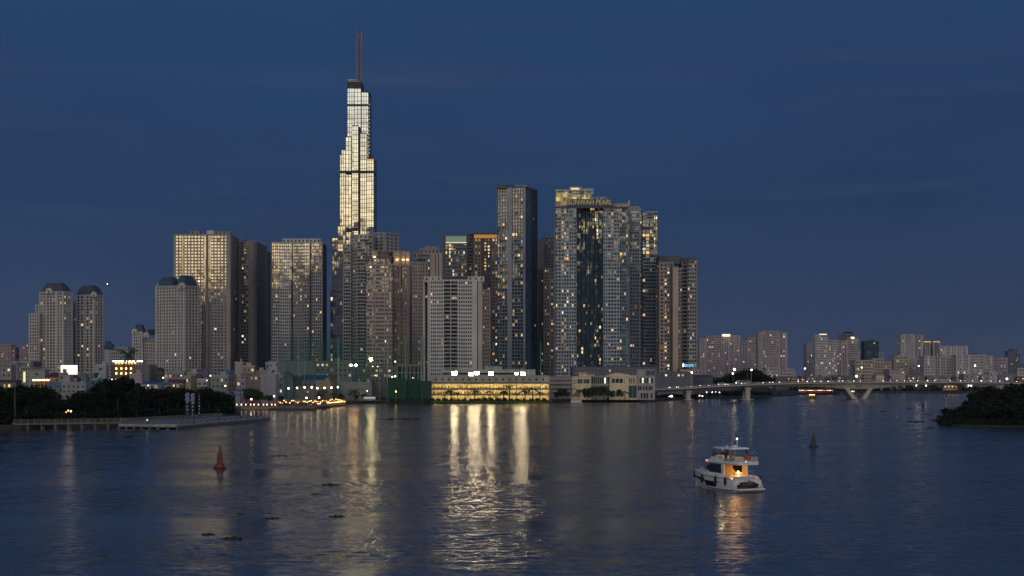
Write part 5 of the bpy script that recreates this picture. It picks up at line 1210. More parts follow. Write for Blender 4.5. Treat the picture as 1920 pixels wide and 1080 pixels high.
LT = [('d', 6, 505, 722, 1.2), ('a', 30, 540, 720, 1.1), ('b', 52, 515, 727, 1.1), ('d', 72, 560, 719, 1.2), ('a', 95, 540, 727, 1.2), ('b', 118, 520, 752, .9), ('c', 140, 575, 738, 1.2), ('d', 160, 550, 731, 1.2), ('a', 182, 560, 722, 1.2), ('d', 203, 580, 708, 1.15), ('a', 222, 565, 704, 1.15),
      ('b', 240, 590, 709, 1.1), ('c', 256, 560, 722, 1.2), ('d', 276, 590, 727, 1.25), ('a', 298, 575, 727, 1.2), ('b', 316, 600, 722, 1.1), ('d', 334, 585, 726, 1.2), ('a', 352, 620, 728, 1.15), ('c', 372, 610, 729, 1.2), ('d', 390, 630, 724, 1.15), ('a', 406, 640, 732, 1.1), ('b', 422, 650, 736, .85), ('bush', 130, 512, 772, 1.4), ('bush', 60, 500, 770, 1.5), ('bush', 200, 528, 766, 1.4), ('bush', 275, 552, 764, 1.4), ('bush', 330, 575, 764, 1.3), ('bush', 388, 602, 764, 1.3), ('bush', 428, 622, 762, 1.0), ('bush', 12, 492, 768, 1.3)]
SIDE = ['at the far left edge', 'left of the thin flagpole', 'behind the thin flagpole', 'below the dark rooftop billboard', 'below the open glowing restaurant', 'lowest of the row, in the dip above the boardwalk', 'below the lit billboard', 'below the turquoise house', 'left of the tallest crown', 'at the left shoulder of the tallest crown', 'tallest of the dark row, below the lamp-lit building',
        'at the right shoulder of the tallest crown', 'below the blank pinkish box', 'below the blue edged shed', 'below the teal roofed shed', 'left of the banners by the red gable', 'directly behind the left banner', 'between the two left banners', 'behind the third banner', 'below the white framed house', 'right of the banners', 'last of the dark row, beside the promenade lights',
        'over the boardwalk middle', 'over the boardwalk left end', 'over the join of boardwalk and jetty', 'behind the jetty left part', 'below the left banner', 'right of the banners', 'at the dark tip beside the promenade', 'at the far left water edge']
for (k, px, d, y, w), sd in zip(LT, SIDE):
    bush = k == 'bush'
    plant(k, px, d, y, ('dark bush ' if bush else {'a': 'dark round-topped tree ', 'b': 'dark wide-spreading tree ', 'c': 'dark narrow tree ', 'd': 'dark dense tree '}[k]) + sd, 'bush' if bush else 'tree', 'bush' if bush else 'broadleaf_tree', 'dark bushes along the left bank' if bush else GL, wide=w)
for (k, px, d, y, w, lab) in [('mid', 462, 820, 727, 1.2, 'dark tree clump beside the white and grey house'), ('mid', 478, 830, 728, 1.1, 'rounded tree before the long brownish house'), ('mid', 488, 850, 733, 1.1, 'small tree at the foot of the lavender wall'), ('mid', 505, 860, 740, 1.2, 'low tree beside the promenade globe lamp'), ('mid', 528, 880, 741, 1.1, 'low tree at the left net pole'),
                              ('mid', 640, 955, 737, 1.1, 'tree at the bold net pole right of the red billboard'), ('mid', 668, 958, 739, 1.0, 'reddish lit tree beside the parked bus'), ('mid', 682, 958, 738, 1.0, 'second lit tree beside the parked bus'), ('mid', 716, 955, 744, .9, 'small tree left of the left green screen'), ('mid', 1056, 985, 727, 1.2, 'round tree at the right end of the lit decks'), ('mid', 1044, 990, 734, 1.0, 'smaller tree by the right end of the lit decks'),
                              ('mid', 1100, 978, 728, 1.0, 'tree before the left wing of the cream club'), ('mid', 1118, 980, 724, 1.1, 'broad dark tree before the glass link of the club'), ('mid', 1132, 982, 723, 1.1, 'tall dark tree left of the curved gable'), ('mid', 1146, 982, 731, 1.0, 'tree under the left side of the curved gable'), ('mid', 1162, 984, 729, .9, 'tree under the middle of the curved gable')]:
    plant(k, px, d, y, lab, group='trees on the middle bank', wide=w)
for (px, d, y, w, lab) in [(1352, 1260, 706, 1.2, 'low left tree of the dark mound behind the bridge'), (1372, 1270, 699, 1.2, 'left shoulder tree of the dark mound behind the bridge'), (1392, 1280, 694, 1.2, 'left upper tree of the dark mound behind the bridge'), (1410, 1290, 689, 1.3, 'topmost tree of the dark mound behind the bridge'), (1426, 1295, 694, 1.2, 'right upper tree of the dark mound behind the bridge'), (1440, 1300, 703, 1.2, 'right low tree of the dark mound behind the bridge')]:
    plant('d', px, d, y, lab, group='dark trees behind the bridge', wide=w)
for i, (px, d, y) in enumerate([(1236, 1105, 741), (1248, 1112, 739), (1262, 1118, 738), (1278, 1124, 739), (1302, 1140, 739), (1318, 1165, 738), (1338, 1170, 735), (1362, 1185, 733), (1386, 1195, 732), (1420, 1235, 733), (1440, 1270, 735), (1462, 1310, 737)]):
    plant('bush', px, d, y, 'dark bush on the bank under the bridge', 'bush', 'bush', 'dark bushes under the bridge', wide=2.2)
# the far wooded bank seen under the bridge
q = MB(); rn = random.Random(77)
for i in range(5200):
    px = rn.uniform(1480, 1990); d = rn.uniform(1600, 1640); h = rn.uniform(0, 1) ** 1.5 * (9 + 4 * math.sin(px * .11) + 3 * math.sin(px * .37))
    leaf_quad(q, (X(px, d), d, GZ + h), 1.0, rn)
solo(q, 'treeline', [DARKLEAF], 'far dark wooded bank seen under the bridge', 'woods', kind='stuff')

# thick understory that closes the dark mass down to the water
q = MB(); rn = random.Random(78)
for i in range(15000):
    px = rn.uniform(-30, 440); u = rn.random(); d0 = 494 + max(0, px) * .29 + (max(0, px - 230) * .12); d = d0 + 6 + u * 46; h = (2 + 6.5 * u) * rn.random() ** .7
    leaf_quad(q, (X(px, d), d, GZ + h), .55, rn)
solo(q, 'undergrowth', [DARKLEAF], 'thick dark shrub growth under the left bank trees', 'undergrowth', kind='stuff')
# palms
def palm_meshes(seed, h=7.0, L=2.8, n=16):
    rn = random.Random(seed); t = MB(); lean = rn.uniform(-.5, .5); pts = [Vector((lean * (i / 5) ** 2, 0, h * i / 5)) for i in range(6)]
    for i in range(5): t.tube(pts[i], pts[i + 1], .26 - .025 * i, .235 - .025 * i, 7)
    c = MB(); top = pts[-1]
    for k in range(n):
        a = 6.283 * k / n + rn.uniform(-.15, .15); up = rn.uniform(.1, 1.0); ln = L * rn.uniform(.8, 1.15); prev = None
        for s in range(9):
            u = s / 8; r = ln * u; z = up * r * .9 - .34 * r * r * (.6 + .5 * (1 - up)) / (L / 2.8)
            p = top + Vector((math.cos(a) * r, math.sin(a) * r, z)); sd = Vector((-math.sin(a), math.cos(a), 0)); w = .62 * math.sin(math.pi * min(1, .12 + u * .85)) * L / 2.8
            if prev is not None:
                pp, pw = prev
                for sg in (-1, 1):
                    c.poly([pp, pp + sd * sg * pw * .25 + (p - pp) * .3, pp + sd * sg * pw + (p - pp) * .85 + Vector((0, 0, -.45 * pw)), p])
            prev = (p, w)
    return t.mesh('trunk', [BARK]), c.mesh('crown', [MIDLEAF])
PALMS = [palm_meshes(31), palm_meshes(32, 6.0, 3.2, 18), palm_meshes(33, 8.0, 2.5, 14)]
def palm(px, d, ytop, label, k=0, sc=None, group='palms along the bank', z0=GZ):
    t = thing('palm_tree', label, 'palm', (X(px, d), d, z0), hrn.random() * 6.28, group)
    H = [8.4, 7.6, 9.2][k]; s = (Z(ytop, d) - z0) / H; wd = .75 if px < 300 else 1.45; t.scale = (s * wd, s * wd, s)
    for nm, me in zip(('trunk', 'crown'), PALMS[k]): link(bpy.data.objects.new(nm, me), t)
palm(239.5, 860, 651, 'very tall palm silhouetted beside the dark restaurant building', 2, group='palms on the left bank')
for (p, y, k, lab) in [(846, 727, 1, 'leftmost big palm before the lit decks'), (858, 733, 0, 'small palm right of the leftmost big one'), (834, 740, 0, 'stub palm at the left corner of the lit decks'), (890, 727, 1, 'palm below the close floodlight pair'), (917, 730, 0, 'palm below the middle floodlight'), (906, 742, 0, 'low palm left of the middle floodlight palm'), (944, 728, 1, 'left palm of the tall overlapping pair'), (955, 720, 2, 'tallest palm of the row before the lit decks'), (968, 735, 0, 'dark palm right of the tallest one'), (985, 728, 1, 'palm below the right floodlight'),
                       (999, 724, 1, 'dark dense palm near the right end of the lit decks'), (1012, 733, 0, 'last palm of the row before the lit decks'), (876, 741, 0, 'low palm between the two left palm groups'), (930, 741, 0, 'low palm left of the tall pair')]:
    palm(p, 966 + (p % 5), y, lab, k)
for (p, d, y, k, lab) in [(608, 940, 728, 1, 'palm behind the promenade lamps on the right'), (625, 942, 734, 0, 'palm between two promenade lamps'), (600, 944, 737, 0, 'low palm left of the promenade palm pair'), (666, 952, 726, 1, 'large palm under the double street lamp'), (656, 954, 735, 0, 'small palm left of the large palm under the double lamp'), (742, 955, 746, 0, 'low palm at the left green screen'), (1084, 975, 726, 1, 'palm before the left corner of the cream club'), (1172, 978, 731, 1, 'palm before the slit windows of the club'), (1152, 978, 737, 0, 'low palm below the curved gable'), (690, 954, 741, 0, 'low palm right of the yellow lamp')]:
    palm(p, d, y, lab, k)
srn = random.Random(3)
for i in range(24):
    p = 735 + i * 12.4; plant('shrub', p, 958 + srn.uniform(-3, 3), 746.5 - srn.random() * 2.5, 'low green shrub on the grassy bank before the lit decks' if p > 808 else 'low green shrub at the foot of the green screens', 'shrub', 'shrub', 'shrubs on the grassy bank' if p > 808 else 'shrubs below the screens', wide=1.1)
gr = MB(); grn = random.Random(8)
for i in range(7000):
    p = grn.uniform(806, 1034); d = grn.uniform(952, 972); x = X(p, d); h = grn.uniform(.3, .9); a = grn.random() * 3.1; dx_, dy_ = .3 * math.cos(a), .3 * math.sin(a); z = GZ - (972 - d) * .05
    gr.poly([(x - dx_, d - dy_, z), (x + dx_, d + dy_, z), (x + grn.uniform(-.2, .2), d, z + h)])
solo(gr, 'grass', [foliage('grass', (.05, .085, .02), (.12, .17, .045))], 'short grass on the bank before the lit decks', 'grass', kind='stuff')

# ------------------------------------------------------------------ right island
ib = MB(); out = [(1765, 537), (1800, 528), (1850, 521), (1930, 512), (1985, 518), (1990, 680), (1900, 690), (1820, 660), (1785, 600)]
ib.prism([(X(p, d), d) for p, d in out], -1.5, .35); solo(ib, 'island_ground', GROUND, 'low muddy island at the right edge', None, kind='structure')
IT = [('bush', 1778, 548, 775, 1.3), ('bush', 1795, 560, 762, 1.4), ('d', 1815, 590, 748, 1.2), ('a', 1832, 600, 735, 1.2), ('d', 1850, 615, 722, 1.2), ('a', 1872, 640, 726, 1.2), ('b', 1890, 620, 724, 1.1), ('d', 1908, 630, 718, 1.2), ('a', 1935, 640, 716, 1.2), ('bush', 1815, 545, 771, 1.6), ('bush', 1842, 540, 768, 1.6), ('bush', 1870, 535, 766, 1.6), ('bush', 1898, 530, 762, 1.6), ('bush', 1925, 525, 760, 1.6), ('bush', 1860, 565, 750, 1.7), ('bush', 1895, 568, 745, 1.7), ('bush', 1925, 565, 742, 1.7), ('bush', 1830, 560, 757, 1.5)]
IL = ['at the tip of the right island', 'just behind the tip of the right island', 'low dense tree, first behind the island tip', 'round tree halfway up the island slope', 'topmost left tree of the island, under the bridge', 'tree behind the dip of the island canopy', 'wide tree right of the dip of the island canopy', 'tall tree near the right edge of the island', 'last tree at the right photo edge of the island', 'at the water edge right of the island tip', 'second at the island water edge', 'third at the island water edge', 'fourth at the island water edge', 'last at the island water edge by the photo edge', 'mid slope below the topmost left island tree', 'mid slope below the wide island tree', 'mid slope at the photo edge of the island', 'on the island slope between tip and tall trees']
for (k, p, d, y, w), l in zip(IT, IL):
    bush = k == 'bush'; plant(k, p, d, y, ('dark green bush ' + l) if bush else ('dark ' + l), 'bush' if bush else 'tree', 'bush' if bush else 'broadleaf_tree', 'vegetation on the right island' if not bush else 'bushes on the right island', z0=.3, wide=w)
ug = MB(); grn = random.Random(18)
for i in range(9000):
    p = grn.uniform(1764, 1960); d = 512 + 30 * grn.random() + (1960 - p) * .11; x = X(p, d); h = grn.uniform(.6, 2.4); a = grn.random() * 3.1; w = .28
    ug.poly([(x - w * math.cos(a), d - w * math.sin(a), .2), (x + w * math.cos(a), d + w * math.sin(a), .2), (x + grn.uniform(-.8, .8), d + grn.uniform(-.4, .4), .2 + h)])
solo(ug, 'undergrowth', [DARKLEAF], 'tall reeds and grass along the island edge', 'undergrowth', kind='stuff')

# ------------------------------------------------------------------ people
def person_mesh(pose, cl, sk):
    """one continuous skinned body; z up, facing -y, about 1.7 m"""
    if pose == 'sit':
        J = {'pel': (0, 0, .50), 'sp': (0, .03, .74), 'ch': (0, .02, .96), 'nk': (0, 0, 1.10), 'hd': (0, -.02, 1.24), 'tp': (0, -.02, 1.34)}
        for s, n_ in ((-1, 'l'), (1, 'r')):
            J.update({'hip' + n_: (s * .10, -.02, .48), 'kn' + n_: (s * .13, -.44, .50), 'an' + n_: (s * .13, -.46, .09), 'ft' + n_: (s * .14, -.62, .04), 'sh' + n_: (s * .19, .02, 1.02), 'el' + n_: (s * .25, -.08, .76), 'wr' + n_: (s * .17, -.30, .66), 'ha' + n_: (s * .14, -.40, .64)})
    else:
        st = .14 if pose == 'walk' else .0
        J = {'pel': (0, 0, .92), 'sp': (0, .01, 1.12), 'ch': (0, 0, 1.32), 'nk': (0, 0, 1.46), 'hd': (0, -.02, 1.59), 'tp': (0, -.02, 1.69)}
        for s, n_ in ((-1, 'l'), (1, 'r')):
            J.update({'hip' + n_: (s * .10, 0, .88), 'kn' + n_: (s * .11, -st * s - .02, .48), 'an' + n_: (s * .11, -st * s * 1.6 + .03, .08), 'ft' + n_: (s * .12, -st * s * 1.6 - .14, .03), 'sh' + n_: (s * .19, 0, 1.38), 'el' + n_: (s * .26, st * s + .03, 1.10), 'wr' + n_: (s * .25, st * s - .08, .86), 'ha' + n_: (s * .24, st * s - .11, .77)})
    names = list(J); idx = {n_: i for i, n_ in enumerate(names)}
    E = [('pel', 'sp'), ('sp', 'ch'), ('ch', 'nk'), ('nk', 'hd'), ('hd', 'tp')]
    for n_ in 'lr': E += [('pel', 'hip' + n_), ('hip' + n_, 'kn' + n_), ('kn' + n_, 'an' + n_), ('an' + n_, 'ft' + n_), ('ch', 'sh' + n_), ('sh' + n_, 'el' + n_), ('el' + n_, 'wr' + n_), ('wr' + n_, 'ha' + n_)]
    rad = {'pel': (.15, .11), 'sp': (.13, .10), 'ch': (.16, .11), 'nk': (.055, .055), 'hd': (.085, .10), 'tp': (.05, .06), 'hip': (.09, .09), 'kn': (.06, .06), 'an': (.04, .045), 'ft': (.04, .03), 'sh': (.065, .06), 'el': (.045, .045), 'wr': (.032, .03), 'ha': (.04, .022)}
    me = bpy.data.meshes.new('body'); me.from_pydata([J[n_] for n_ in names], [(idx[a], idx[b]) for a, b in E], [])
    o = bpy.data.objects.new('tmp', me); COL.objects.link(o)
    sm = o.modifiers.new('s', 'SKIN'); sm.use_smooth_shade = True
    for i, n_ in enumerate(names):
        v = me.skin_vertices[0].data[i]; v.radius = rad.get(n_) or rad[n_[:-1]]; v.use_root = n_ == 'pel'
    o.modifiers.new('u', 'SUBSURF').levels = 1
    dg = bpy.context.evaluated_depsgraph_get(); dg.update()
    r = bpy.data.meshes.new_from_object(o.evaluated_get(dg)); bpy.data.objects.remove(o)
    r.name = 'person'; r.materials.clear(); r.materials.append(cl[0]); r.materials.append(cl[1]); r.materials.append(sk)
    nz = J['nk'][2]; pz = J['pel'][2]
    for p in r.polygons:
        c = p.center
        p.material_index = 2 if c.z > nz - .01 else (1 if (c.z < pz - .02 or (pose == 'sit' and c.z < pz + .08 and c.y < -.1)) else 0)
        if abs(c.x) > .2 and ((pose != 'sit' and c.z < 1.0) or (pose == 'sit' and c.y < -.12)): p.material_index = 2
    return r
SKIN = plain('skin', (.36, .22, .15), .6); HAIR = plain('hair', (.012, .01, .009), .6)
def cloth(*c): return plain('cloth', c, .85)
PERS = [person_mesh('stand', (cloth(.3, .3, .32), cloth(.03, .03, .05)), SKIN), person_mesh('walk', (cloth(.35, .1, .08), cloth(.05, .06, .10)), SKIN), person_mesh('sit', (cloth(.04, .04, .06), cloth(.03, .03, .04)), SKIN), person_mesh('walk', (cloth(.45, .43, .40), cloth(.10, .09, .08)), SKIN), person_mesh('sit', (cloth(.5, .5, .5), cloth(.05, .05, .07)), SKIN)]
def hair_mesh(pose):
    z = 1.24 if pose == 'sit' else 1.59; b = MB(); b.lathe([(.10, .0), (.112, .05), (.10, .10), (.06, .14), (.01, .155)], (0, .005, z - .01), 10); return b.mesh('hair', [HAIR], smooth=60)
HAIRS = {'sit': hair_mesh('sit'), 'stand': hair_mesh('stand')}
def person(k, loc, rz, label, group=None, name='person'):
    o = bpy.data.objects.new(name, PERS[k]); o.location = loc; o.rotation_euler = (0, 0, rz); link(o); tag(o, label, 'person', group)
    h = bpy.data.objects.new('hair', HAIRS['sit' if k in (2, 4) else 'stand']); link(h, o); return o

# ------------------------------------------------------------------ left boardwalk, jetty and banners
WOOD = wall(.16, .14, .12); JET = wall(.20, .20, .205)
def along(pts, step):
    """points every step metres along a polyline of (x, y)"""
    r = []; carry = 0.0
    for (a, b) in zip(pts, pts[1:]):
        a, b = Vector(a), Vector(b); L = (b - a).length; q = carry
        while q < L: r.append(a + (b - a) * (q / L)); q += step
        carry = q - L
    return r
t = thing('boardwalk', 'grey timber boardwalk on piles with a railing at the left water edge', 'boardwalk', (X(130, 500), 500, 0), 0)
w0, w1 = (X(26, 486), 486), (X(236, 506), 506); b = MB()
def strip_box(b, p, q, w, z0, z1, m=0):
    p, q = Vector(p), Vector(q); e = (q - p).normalized(); n = Vector((e.y, -e.x)); b.fbox(p, e, n, 0, (q - p).length, -w, 0, z0, z1, m)
strip_box(b, w0, w1, 3.0, 1.75, 2.0); strip_box(b, w0, w1, .3, 1.45, 1.75); part(b, 'deck', [WOOD], t)
for p in along([w0, w1], 4.2):
    b = MB(); b.box(p.x - .22, p.x + .22, p.y + .1, p.y + .5, -1.5, 1.75); b.box(p.x - .22, p.x + .22, p.y + 2.3, p.y + 2.7, -1.5, 1.75); part(b, 'pile', [WOOD], t)
b = MB()
for p in along([w0, w1], 2.1): b.box(p.x - .07, p.x + .07, p.y + .02, p.y + .16, 2.0, 3.05)
for z in (2.35, 2.65, 3.05): strip_box(b, w0, w1, .1, z, z + .08)
part(b, 'railing', [wall(.27, .25, .23)], t)
t = thing('jetty', 'low white-edged concrete jetty reaching into the river in front of the dark trees', 'jetty', (X(330, 520), 520, 0), 0)
near = [(X(222, 500), 500), (X(290, 494), 494), (X(332, 494), 494), (X(505, 596), 596)]
farp = [(X(505, 606), 606), (X(440, 606), 606), (X(380, 578), 578), (X(300, 545), 545), (X(230, 523), 523)]
b = MB(); b.prism(near + farp, .55, 1.35); part(b, 'deck', [JET], t)
b = MB()
for (a, c) in zip(near, near[1:]): strip_box(b, (a[0], a[1] - .06), (c[0], c[1] - .06), .5, .9, 1.46)
part(b, 'edge_beam', [wall(.33, .33, .325)], t)
for p in along(near, 3.0):
    b = MB(); b.box(p.x - .35, p.x + .35, p.y - .12, p.y + .9, -1.5, .9); part(b, 'fender_pile', [wall(.10, .10, .10)], t)
b = MB(); rl = [(X(228, 520), 520), (X(300, 543), 543), (X(380, 576), 576), (X(416, 594), 594)]
for p in along(rl, 1.0): b.box(p.x - .05, p.x + .05, p.y - .05, p.y + .05, 1.35, 2.6)
for (a, c) in zip(rl, rl[1:]):
    for z in (1.6, 2.6): strip_box(b, a, c, .08, z, z + .08)
part(b, 'railing', [wall(.30, .30, .26)], t)
b = MB()
for k in range(16):
    p = Vector(near[2]) + (Vector(near[3]) - Vector(near[2])) * ((k + .5) / 16); b.lathe([(.12, 0), (.2, .1), (.12, .35), (.22, .5)], (p.x, p.y + 1.2, 1.46), 8)
part(b, 'bollard_row', [DKMETAL], t, kind='stuff')
for (p, d, y, lab) in ((364, 507, 781, 'short dark lamp post on the jetty below the right banner'), (410, 545, 770, 'short dark lamp post on the jetty right of the banners'), (276, 500, 789, 'small lit lamp post at the left end of the jetty'), (451, 575, 724, 'tall dark thin mast near the jetty tip')):
    z0 = 1.35; o = thing('lamp_post', lab, 'lamp post', (X(p, d), d, z0), 0, 'posts on the jetty'); h = Z(y, d) - z0
    b = MB(); b.tube((0, 0, 0), (0, 0, h), .13, .09, 8); b.lathe([(.25, 0), (.25, .15), (.14, .3)], (0, 0, 0), 8); part(b, 'post', [DKMETAL], o, local=True)
    b = MB(); b.lathe([(.06, h), (.2, h + .1), (.22, h + .4), (.08, h + .5)], (0, 0, 0), 8); part(b, 'lantern', [emat('jetty_lamp', (1, .92, .8), 1.2) if p == 276 else plain('dull_lantern', (.2, .2, .2), .4)], o, local=True)
o = thing('flagpole', 'thin pale pole standing before the dark trees at the far left', 'pole', (X(28, 490), 490, 1), 0); b = MB(); b.tube((0, 0, 0), (0, 0, Z(728, 490) - 1), .11, .06, 8); b.lathe([(.3, 0), (.3, .2)], (0, 0, 0), 8); b.ball((0, 0, Z(728, 490) - .95), .13, 8); part(b, 'pole', [wall(.2, .2, .2)], o, local=True)
BANW = emat('banner_white_glow', (.80, .80, .88), .30)  # printed characters given a faint glow of their own, no lamp in them
for (p, y0, y1, dd, wpx, lab, glyph) in ((351, 737, 777, 556, 8.0, 'left tall dark banner with two pentagon badges and white characters', 'YAHI'), (361, 738, 778, 556, 8.0, 'middle tall dark banner with two pentagon badges and white characters', 'HPSI'), (373.5, 737, 776, 560, 2.2, 'right narrow edge-on banner with a column of white marks', 'IPIBFA')):
    t = thing('banner', lab, 'banner', (X(p, dd), dd, GZ), 0, 'tall banners on the jetty')
    x = X(p, dd); hw = wpx / 2 / F_PX * dd; z0, z1 = Z(y1, dd), Z(y0, dd)
    b = MB(); b.box(x - hw, x + hw, dd, dd + .06, z0, z1); part(b, 'cloth', [plain('navy_cloth', (.010, .011, .022), .8)], t)
    b = MB(); b.tube((x + hw + .08, dd + .05, .2), (x + hw + .08, dd + .05, z1 + .3), .06); b.box(x - hw, x + hw + .08, dd + .02, dd + .1, z1, z1 + .08); part(b, 'pole', [DKMETAL], t)
    H = z1 - z0
    if wpx > 4:
        for k in range(2):
            cz = z1 - H * (.10 + .20 * k); b = MB(); r = hw * .95
            pl = [(x + r * .75, cz + r), (x - r * .1, cz + r), (x - r, cz), (x - r * .1, cz - r * 1.1), (x + r * .75, cz - r * 1.1)]
            for (a, c) in zip(pl, pl[1:] + pl[:1]): b.tube((a[0], dd - .05, a[1]), (c[0], dd - .05, c[1]), .085, seg=5)
            for (a, c) in ((0, 2), (1, 3)): 
                A = [(q[0] * .5 + x * .5, q[1] * .5 + cz * .5) for q in pl]; b.tube((A[a][0], dd - .05, A[a][1]), (A[c][0], dd - .05, A[c][1]), .07, seg=5)
            part(b, 'badge', [emat('badge_lilac_glow', (.55, .55, .85), .26)], t)  # badge lines glow by themselves as well, though only printed
    n_ = len(glyph); za = z1 - H * (.47 if wpx > 4 else .16)
    for k, ch in enumerate(glyph):
        lettering(ch, .92 if wpx > 4 else .85, .03, BANW, (x, dd - .05, za - (za - z0 - .4) * k / (n_ - 1)), 0, t, name='character', sx=.85)

# ------------------------------------------------------------------ lit promenade, barge and crowd
t = thing('promenade_pier', 'crowded riverside promenade pier with a row of glowing edge lights', 'pier', (X(540, 780), 780, 0), 0)
edge = [(X(432, 772), 772), (X(520, 772), 772), (X(585, 788), 788), (X(648, 880), 880)]
back = [(X(648, 892), 892), (X(585, 850), 850), (X(520, 850), 850), (X(448, 830), 830)]
b = MB(); b.prism(edge + back, .2, 1.75); part(b, 'deck', [wall(.20, .17, .13)], t)
b = MB(); a_, c_ = edge[2], edge[3]; strip_box(b, (a_[0], a_[1] - .1), (c_[0], c_[1] - .1), .3, .9, 2.3); part(b, 'lit_parapet', [wall(.62, .46, .22)], t)
b = MB(); strip_box(b, (a_[0], a_[1] - .7), (c_[0], c_[1] - .7), .15, 2.35, 2.45); strip_box(b, (a_[0], a_[1] - .55), (c_[0], c_[1] - .55), .45, 2.44, 2.56); part(b, 'parapet_light', [emat('parapet_led', (1, .58, .18), 6.0), DKMETAL], t)
b = MB()
for p in along(edge, 2.4): b.tube((p.x, p.y + .3, 1.75), (p.x, p.y + .3, 2.85), .05, seg=5)
for (a, c) in zip(edge, edge[1:]): strip_box(b, (a[0], a[1] + .25), (c[0], c[1] + .25), .08, 2.8, 2.88)
part(b, 'railing', [DKMETAL], t)
for k, px in enumerate((427.5, 436.5, 444, 452.5, 461, 470, 476.5, 484.5, 494, 500.5, 509.5, 516)):
    dd = 771; f = thing('edge_light', 'small glowing lantern on the promenade edge, mirrored in the water', 'lantern', (X(px, dd), dd, 1.75 if px > 432 else 1.4), 0, 'glowing lanterns along the promenade edge')
    b = MB(); b.tube((0, 0, 0), (0, 0, .5), .07, seg=6); part(b, 'post', [DKMETAL], f, local=True)
    b = MB(); b.lathe([(.12, .5), (.26, .6), (.28, 1.1), (.12, 1.25)], (0, 0, 0), 8); part(b, 'lantern', [emat('edge_lantern', (1, .52, .22) if k % 3 else (1, .70, .45), 3.5)], f, local=True)
vt = MB(); crn = random.Random(44)
for k in range(34):
    px = 522 + k * 3.6; dd = 792 + max(0, (px - 585)) * 1.36 + 3.5 + crn.random() * 8
    b_ = MB(); x = X(px, dd); z = 1.75 + crn.uniform(.9, 2.2); vt.lathe([(.08, 0), (.18, .1), (.18, .3), (.08, .4)], (x, dd, z), 6, 0 if crn.random() < .75 else 1); vt.tube((x, dd, 1.75), (x, dd, z), .03, seg=4, m=2)
part(vt, 'table_lamps', [emat('table_lamp', (1, .50, .16), 10.0), emat('table_lamp_red', (1, .2, .1), 3.5), DKMETAL], t, kind='stuff')
for k, (px, dy, y0) in enumerate(((535, 2, 763), (560, 4, 762.4), (590, 10, 761))):
    dd = 806 + dy; b = MB(); x = X(px, dd); b.prism([(x - 2, dd - 2), (x + 2, dd - 2), (x + 2, dd + 2), (x - 2, dd + 2)], 4.0, 5.0, top=[(x - .1, dd - .1), (x + .1, dd - .1), (x + .1, dd + .1), (x - .1, dd + .1)]); b.tube((x, dd, 1.75), (x, dd, 4.2), .06)
    solo(b, 'parasol', [plain('canvas', (.30, .17, .08), .8)], ('left', 'middle', 'right')[k] + ' pyramid parasol among the crowd on the promenade', 'parasol', group='parasols on the promenade')
# the crowd: figures merged into one mass, none of which can be told from its neighbours
cm = MB()
def add_person(mb, me, loc, rz, m):
    k = len(mb.v); c, s = math.cos(rz), math.sin(rz)
    mb.v += [(loc[0] + v.co.x * c - v.co.y * s, loc[1] + v.co.x * s + v.co.y * c, loc[2] + v.co.z) for v in me.vertices]
    for p in me.polygons: mb.f.append(tuple(k + i for i in p.vertices)); mb.mi.append(3 if p.material_index == 2 else (m if p.material_index == 0 else 2))
for i in range(190):
    px = crn.uniform(450, 646); lo = 774 + max(0, px - 585) * 1.5 + max(0, min(65, px - 520)) * .25; dd = lo + crn.uniform(1.2, 14 if px > 560 else 30)
    add_person(cm, PERS[crn.choice((0, 1, 3, 2))], (X(px, dd), dd, 1.75), crn.random() * 6.28, crn.randint(0, 1))
solo(cm, 'crowd', [cloth(.30, .22, .18), cloth(.10, .11, .16), cloth(.03, .03, .04), SKIN], 'dense crowd of people on the lit promenade', 'crowd', kind='stuff')
t = thing('barge', 'long low dark barge moored along the promenade pier', 'barge', (X(540, 765), 765, 0), 0)
b = MB(); b.prism([(X(507, 764), 764), (X(592, 764), 764), (X(594, 767), 767), (X(592, 770), 770), (X(507, 770), 770), (X(504, 767), 767)], -.4, .9); part(b, 'hull', [wall(.05, .048, .045)], t)
b = MB(); b.box(X(512, 764), X(588, 764), 764.4, 764.6, .9, 1.5); b.box(X(520, 764), X(575, 764), 766, 769, .9, 1.3); part(b, 'deck_rail', [wall(.16, .12, .08)], t)
b = MB(); b.box(X(583, 764), X(592, 764), 766, 769, .9, 2.9); b.box(X(582, 764), X(593, 764), 765.6, 769.4, 2.9, 3.1); part(b, 'wheelhouse', [wall(.14, .11, .09)], t)
t = thing('barge', 'second dark moored boat hull right of the long barge', 'barge', (X(605, 800), 800, 0), 0)
b = MB(); b.prism([(X(595, 795), 795), (X(618, 815), 815), (X(619, 820), 820), (X(616, 822), 822), (X(595, 801), 801)], -.4, 1.1); part(b, 'hull', [wall(.045, .05, .09)], t)
b = MB(); b.box(X(600, 803), X(610, 803), 806, 809, 1.1, 2.6); b.box(X(599.5, 803), X(611, 803), 805.6, 809.4, 2.6, 2.8); part(b, 'cabin', [wall(.12, .11, .14)], t)
t = thing('bus', 'small white bus with lit windows parked on the bank below the yellow lamp', 'bus', (X(693, 950), 950, GZ), 0)
b = MB(); b.box(-3.6, 3.6, -1.1, 1.1, .4, 2.6); b.box(-3.4, 3.4, -1.0, 1.0, 2.6, 2.75); part(b, 'body', [wall(.30, .31, .33)], t, local=True)
b = MB(); b.box(-3.3, 3.3, -1.16, -1.1, 1.7, 2.2); part(b, 'window', [COOL], t, local=True)
for x in (-2.3, 2.3):
    b = MB(); b.tube((x, -1.15, .42), (x, -.8, .42), .42, seg=12); part(b, 'wheel', [BLACK], t, local=True)

